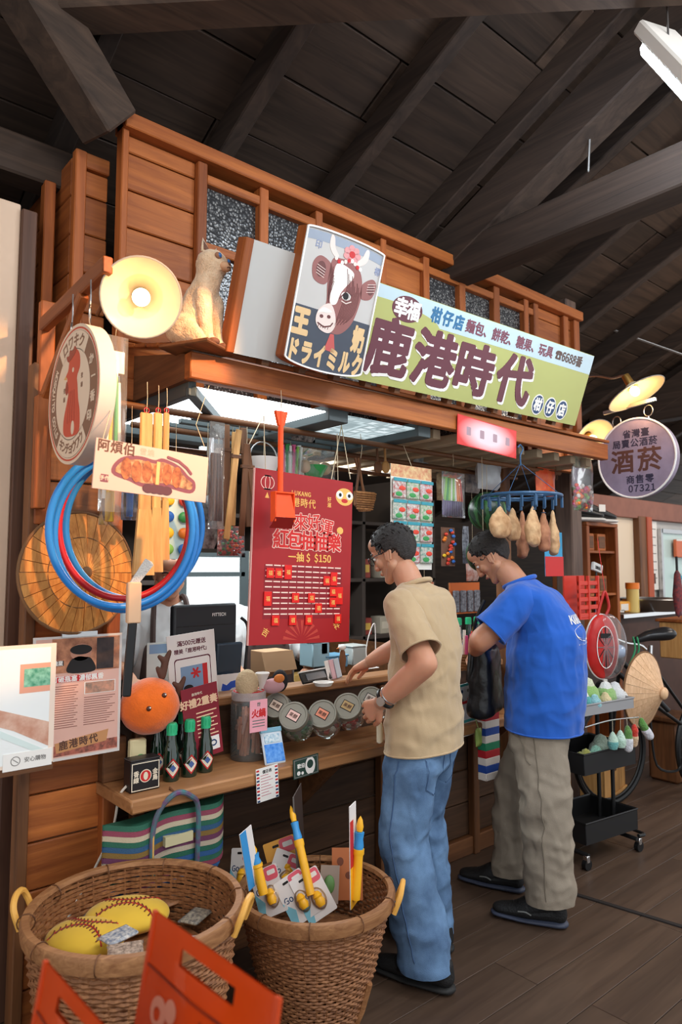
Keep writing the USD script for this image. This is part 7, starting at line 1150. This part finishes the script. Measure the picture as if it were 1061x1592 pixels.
# ---- the person in blue, looking down
t = person('person in a bright blue T-shirt and khaki trousers looking down', 3.29, .795, -.9, .44); inv = t.inv
Mh = look((.0, .09, 1.55), .05, .75); hd = head(t, Mh, skin2)
Ls, Le, Lw = np.array((-.20, -.07, 1.385)), np.array((-.26, .085, 1.19)), np.array((-.075, .16, 1.125)); Rs, Re, Rw = np.array((.20, -.07, 1.385)), np.array((.26, .08, 1.17)), np.array((.08, .20, 1.10))
body = chain([[((0, .03, 1.50), (.062, .066, .05)), ((0, -.05, 1.40), (.062, .062, .05))], [((-.12, -.09, 1.315), .055), ((.12, -.09, 1.315), .055), ((0, -.13, 1.15), (.15, .12, .08))], [((0, -.13, 1.15), (.15, .12, .08)), ((0, -.12, .92), (.13, .10, .07))]]
    + limb((Ls * [.85, 1, 1] - [0, 0, .05], .05), (Le, .052)) + limb((Le, .05), (Lw, .033)) + limb((Rs * [.85, 1, 1] - [0, 0, .05], .05), (Re, .052)) + limb((Re, .05), (Rw, .033))
    + limb(((-.08, -.12, .90), .075), ((-.13, -.15, .5), .062)) + limb(((-.13, -.15, .5), .06), ((-.13, -.17, .1), .042)) + limb(((.08, -.11, .90), .075), ((.13, .04, .5), .062)) + limb(((.13, .04, .5), .06), ((.13, .07, .1), .042)), .012, 8)
t.part('body', [body, hd, hand(Lw, (.9, .2, -.25), (-.1, .7, .6), 1, .8), hand(Rw, (-.9, .1, -.2), (.1, .7, .6), -1, .8)], skin2, smooth=True)
bluet = mat('blue_tee', (26, 92, 190), .85, var=.06, scale=6, sheen=.2, bump=.1, bscale=300)
sh_b = [[((-.155, -.08, 1.38), (.062, .085, .046)), ((.155, -.08, 1.38), (.062, .085, .046)), ((0, -.05, 1.434), (.076, .074, .026))], [((-.13, -.09, 1.365), (.08, .115, .06)), ((.13, -.09, 1.365), (.08, .115, .06)), ((0, -.155, 1.22), (.188, .158, .07))], [((0, -.155, 1.22), (.192, .163, .07)), ((0, -.145, 1.03), (.20, .172, .06))], [((0, -.145, 1.03), (.20, .175, .06)), ((0, -.125, .74), (.2, .168, .02))]]
g = cut(folds(cloth(sh_b, .006, 8, 21), [(1.14, .10), (.9, .06)], .006, .11), (0, 0, .795), (0, -.03, 1)); hem = edge_ring(g, np.array([0, 0, .795]), (0, -.03, 1), .0045)
t.part('shirt', [g, hem] + sleeve((-.175, -.07, 1.362), Le + [0, 0, .0], .076, .084, .74, 51) + sleeve((.175, -.07, 1.362), Re, .076, .084, .74, 52), bluet, smooth=50)
t.part('collar', tube(spline([(.074 * math.cos(q), -.035 + .068 * math.sin(q), 1.442 - .026 * math.sin(q)) for q in np.linspace(0, 2 * PI, 14)[:-1]], 4, True), .011, 8, True), bluet)
wrap(t, g, union_all([txt('KANGOL', .05, 0, .03, 2), E_(0, -.03, .11, .035).difference(E_(0, -.026, .105, .03)), L_([(-.09, -.075), (.09, -.075)], .004)]), 'back_print', paperw, z0=1.25)
khaki = mat('khaki', (150, 138, 122), .85, var=.08, scale=7, bump=.15, bscale=300)
jb = [[((0, -.12, .86), (.162, .132, .06)), ((-.088, -.12, .72), (.10, .12, .05)), ((.088, -.10, .72), (.10, .12, .05))]] + limb(((-.088, -.122, .80), (.092, .114, .06)), ((-.13, -.155, .5), (.092, .105, .05))) + limb(((-.13, -.155, .5), (.092, .105, .05)), ((-.13, -.165, .05), (.08, .092, .02))) + limb(((.088, -.115, .80), (.092, .114, .06)), ((.13, .03, .5), (.088, .10, .05))) + limb(((.13, .03, .5), (.088, .10, .05)), ((.13, .06, .05), (.075, .085, .02)))
g = folds(cloth(jb, .007, 9, 31), [(.16, .08), (.35, .12), (.52, .1)], .008, .09); g = cut(g, (0, 0, .085), (0, .1, 1)); t.part('trousers', g, khaki, smooth=True)
t.part('side_seam', tube(conform(g, [(-.24, -.12, .79), (-.26, -.15, .55), (-.26, -.16, .4), (-.25, -.165, .14)]), .0022, 5), mat('khaki_seam', (120, 110, 96), .9)); t.part('pocket_opening', tube(conform(g, [(-.2, -.03, .79), (-.23, -.06, .74), (-.24, -.10, .68)]), .003, 5), mat('khaki_seam', (120, 110, 96), .9))
shoe(t, TM(-.13, -.09, 0, rz=.05) @ np.diag([1.1, 1.1, 1.1, 1]), mat('sole_slate', (60, 66, 84), .5), upm, grym); shoe(t, TM(.13, .14, 0, rz=-.05) @ np.diag([1.1, 1.1, 1.1, 1]), mat('sole_slate', (60, 66, 84), .5), upm, grym)
bagm = mat('black_leather', (22, 22, 24), .32, bump=.3, bscale=30); Mb = t.M
t2 = T('shoulder_bag', 'black bag held against the front of the person in blue', 'bag', M=t.M @ TM(0, .125, 1.0)); gb = chain([[((-.10, 0, .12), (.03, .04, .03)), ((.10, 0, .12), (.03, .04, .03)), ((-.11, .01, -.15), (.04, .06, .03)), ((.11, .01, -.15), (.04, .06, .03))]], .015, 6); t2.part('bag', bump_(gb, .01, 14, 4), bagm); t2.part('flap', mv(box(-.125, .03, -.03, .125, .068, .13, .02), TM(rx=.1)), bagm); t2.part('strap', tube(spline([(-.11, .03, .12), (-.12, .02, .25), (-.10, -.02, .36)], 6), .008, 6), bagm)

# ---- shop staff behind the counter, mostly hidden
def clerk(label, x, y, rz, hgt, hat_):
    t = T('person', label, 'person', (x, y, 0), rz=rz); k = hgt / 1.62
    hd = head(t, TM(0, .03, 1.47 * k) @ TM(rx=-.3) @ np.diag([k, k, k, 1]), skin2); S_ = lambda *v: tuple(a * k for a in v)
    Lw, Rw = np.array(S_(-.2, .3, 1.0)), np.array(S_(.2, .3, 1.0))
    body = chain([[(S_(0, 0, 1.4), .05), (S_(0, 0, 1.3), .055)], [(S_(-.12, 0, 1.28), .055), (S_(.12, 0, 1.28), .055), (S_(0, 0, .9), (.13, .09, .08))]] + limb((S_(-.18, 0, 1.28), .045), (S_(-.24, .05, 1.04), .036)) + limb((S_(-.24, .05, 1.04), .036), (Lw, .026)) + limb((S_(.18, 0, 1.28), .045), (S_(.24, .05, 1.04), .036)) + limb((S_(.24, .05, 1.04), .036), (Rw, .026)) + limb((S_(-.09, 0, .88), .08), (S_(-.1, 0, .08), .04)) + limb((S_(.09, 0, .88), .08), (S_(.1, 0, .08), .04)), .014, 7)
    t.part('body', [body, hd, hand(Lw, (.2, .9, -.2), (0, .2, 1), 1, .5, .9), hand(Rw, (-.2, .9, -.2), (0, .2, 1), -1, .5, .9)], skin2, smooth=True)
    g = cloth([[(S_(-.13, 0, 1.29), (.07, .07, .05)), (S_(.13, 0, 1.29), (.07, .07, .05)), (S_(0, 0, 1.1), (.17, .12, .06))], [(S_(0, 0, 1.1), (.17, .12, .06)), (S_(0, 0, .82), (.175, .125, .03))], [(S_(-.16, 0, 1.28), .07), (S_(-.22, .04, 1.08), .068)], [(S_(.16, 0, 1.28), .07), (S_(.22, .04, 1.08), .068)]], .006, 10, 5); t.part('shirt', g, mat('clerk_white', (220, 222, 222), .85), smooth=True)
    ap = mat('apron_brown', (74, 58, 54), .85); t.part('apron', chain([[(S_(-.10, .10, 1.12), .03), (S_(.10, .10, 1.12), .03), (S_(-.15, .12, .7), .03), (S_(.15, .12, .7), .03), (S_(-.15, .08, .5), .03), (S_(.15, .08, .5), .03)]], .02, 4), ap)
    for s in (-1, 1): t.part('apron_strap', tube(spline([S_(s * .09, .125, 1.13), S_(s * .085, .09, 1.27), S_(s * .07, .02, 1.365), S_(s * .04, -.09, 1.3)], 6), .014, 6), ap)
    g = cloth([[(S_(-.09, 0, .85), .1), (S_(.09, 0, .85), .1)]] + limb((S_(-.09, 0, .82), .095), (S_(-.1, 0, .08), .07)) + limb((S_(.09, 0, .82), .095), (S_(.1, 0, .08), .07)), .005, 10, 7); t.part('trousers', g, mat('clerk_dark', (46, 46, 52), .8), smooth=True)
    for s in (-1, 1): shoe(t, TM(s * .1, .04, 0), solem, upm, grym)
    if hat_: t.part('badge', mv(cyl((0, .135, 0), (0, .142, 0), .034, n=24), TM(.03, .02, .98 * k)), paperw); 
    return t
q = P(262, 940, d=3.55); clerk('shop assistant in a white T-shirt and brown apron behind the hoops', q[0], q[1], PI - HEAD + .55, 1.62, True)
q = P(412, 930, d=4.15); clerk('shop assistant in white seen beside the edge of the red board', q[0], q[1], PI - .4, 1.55, False)
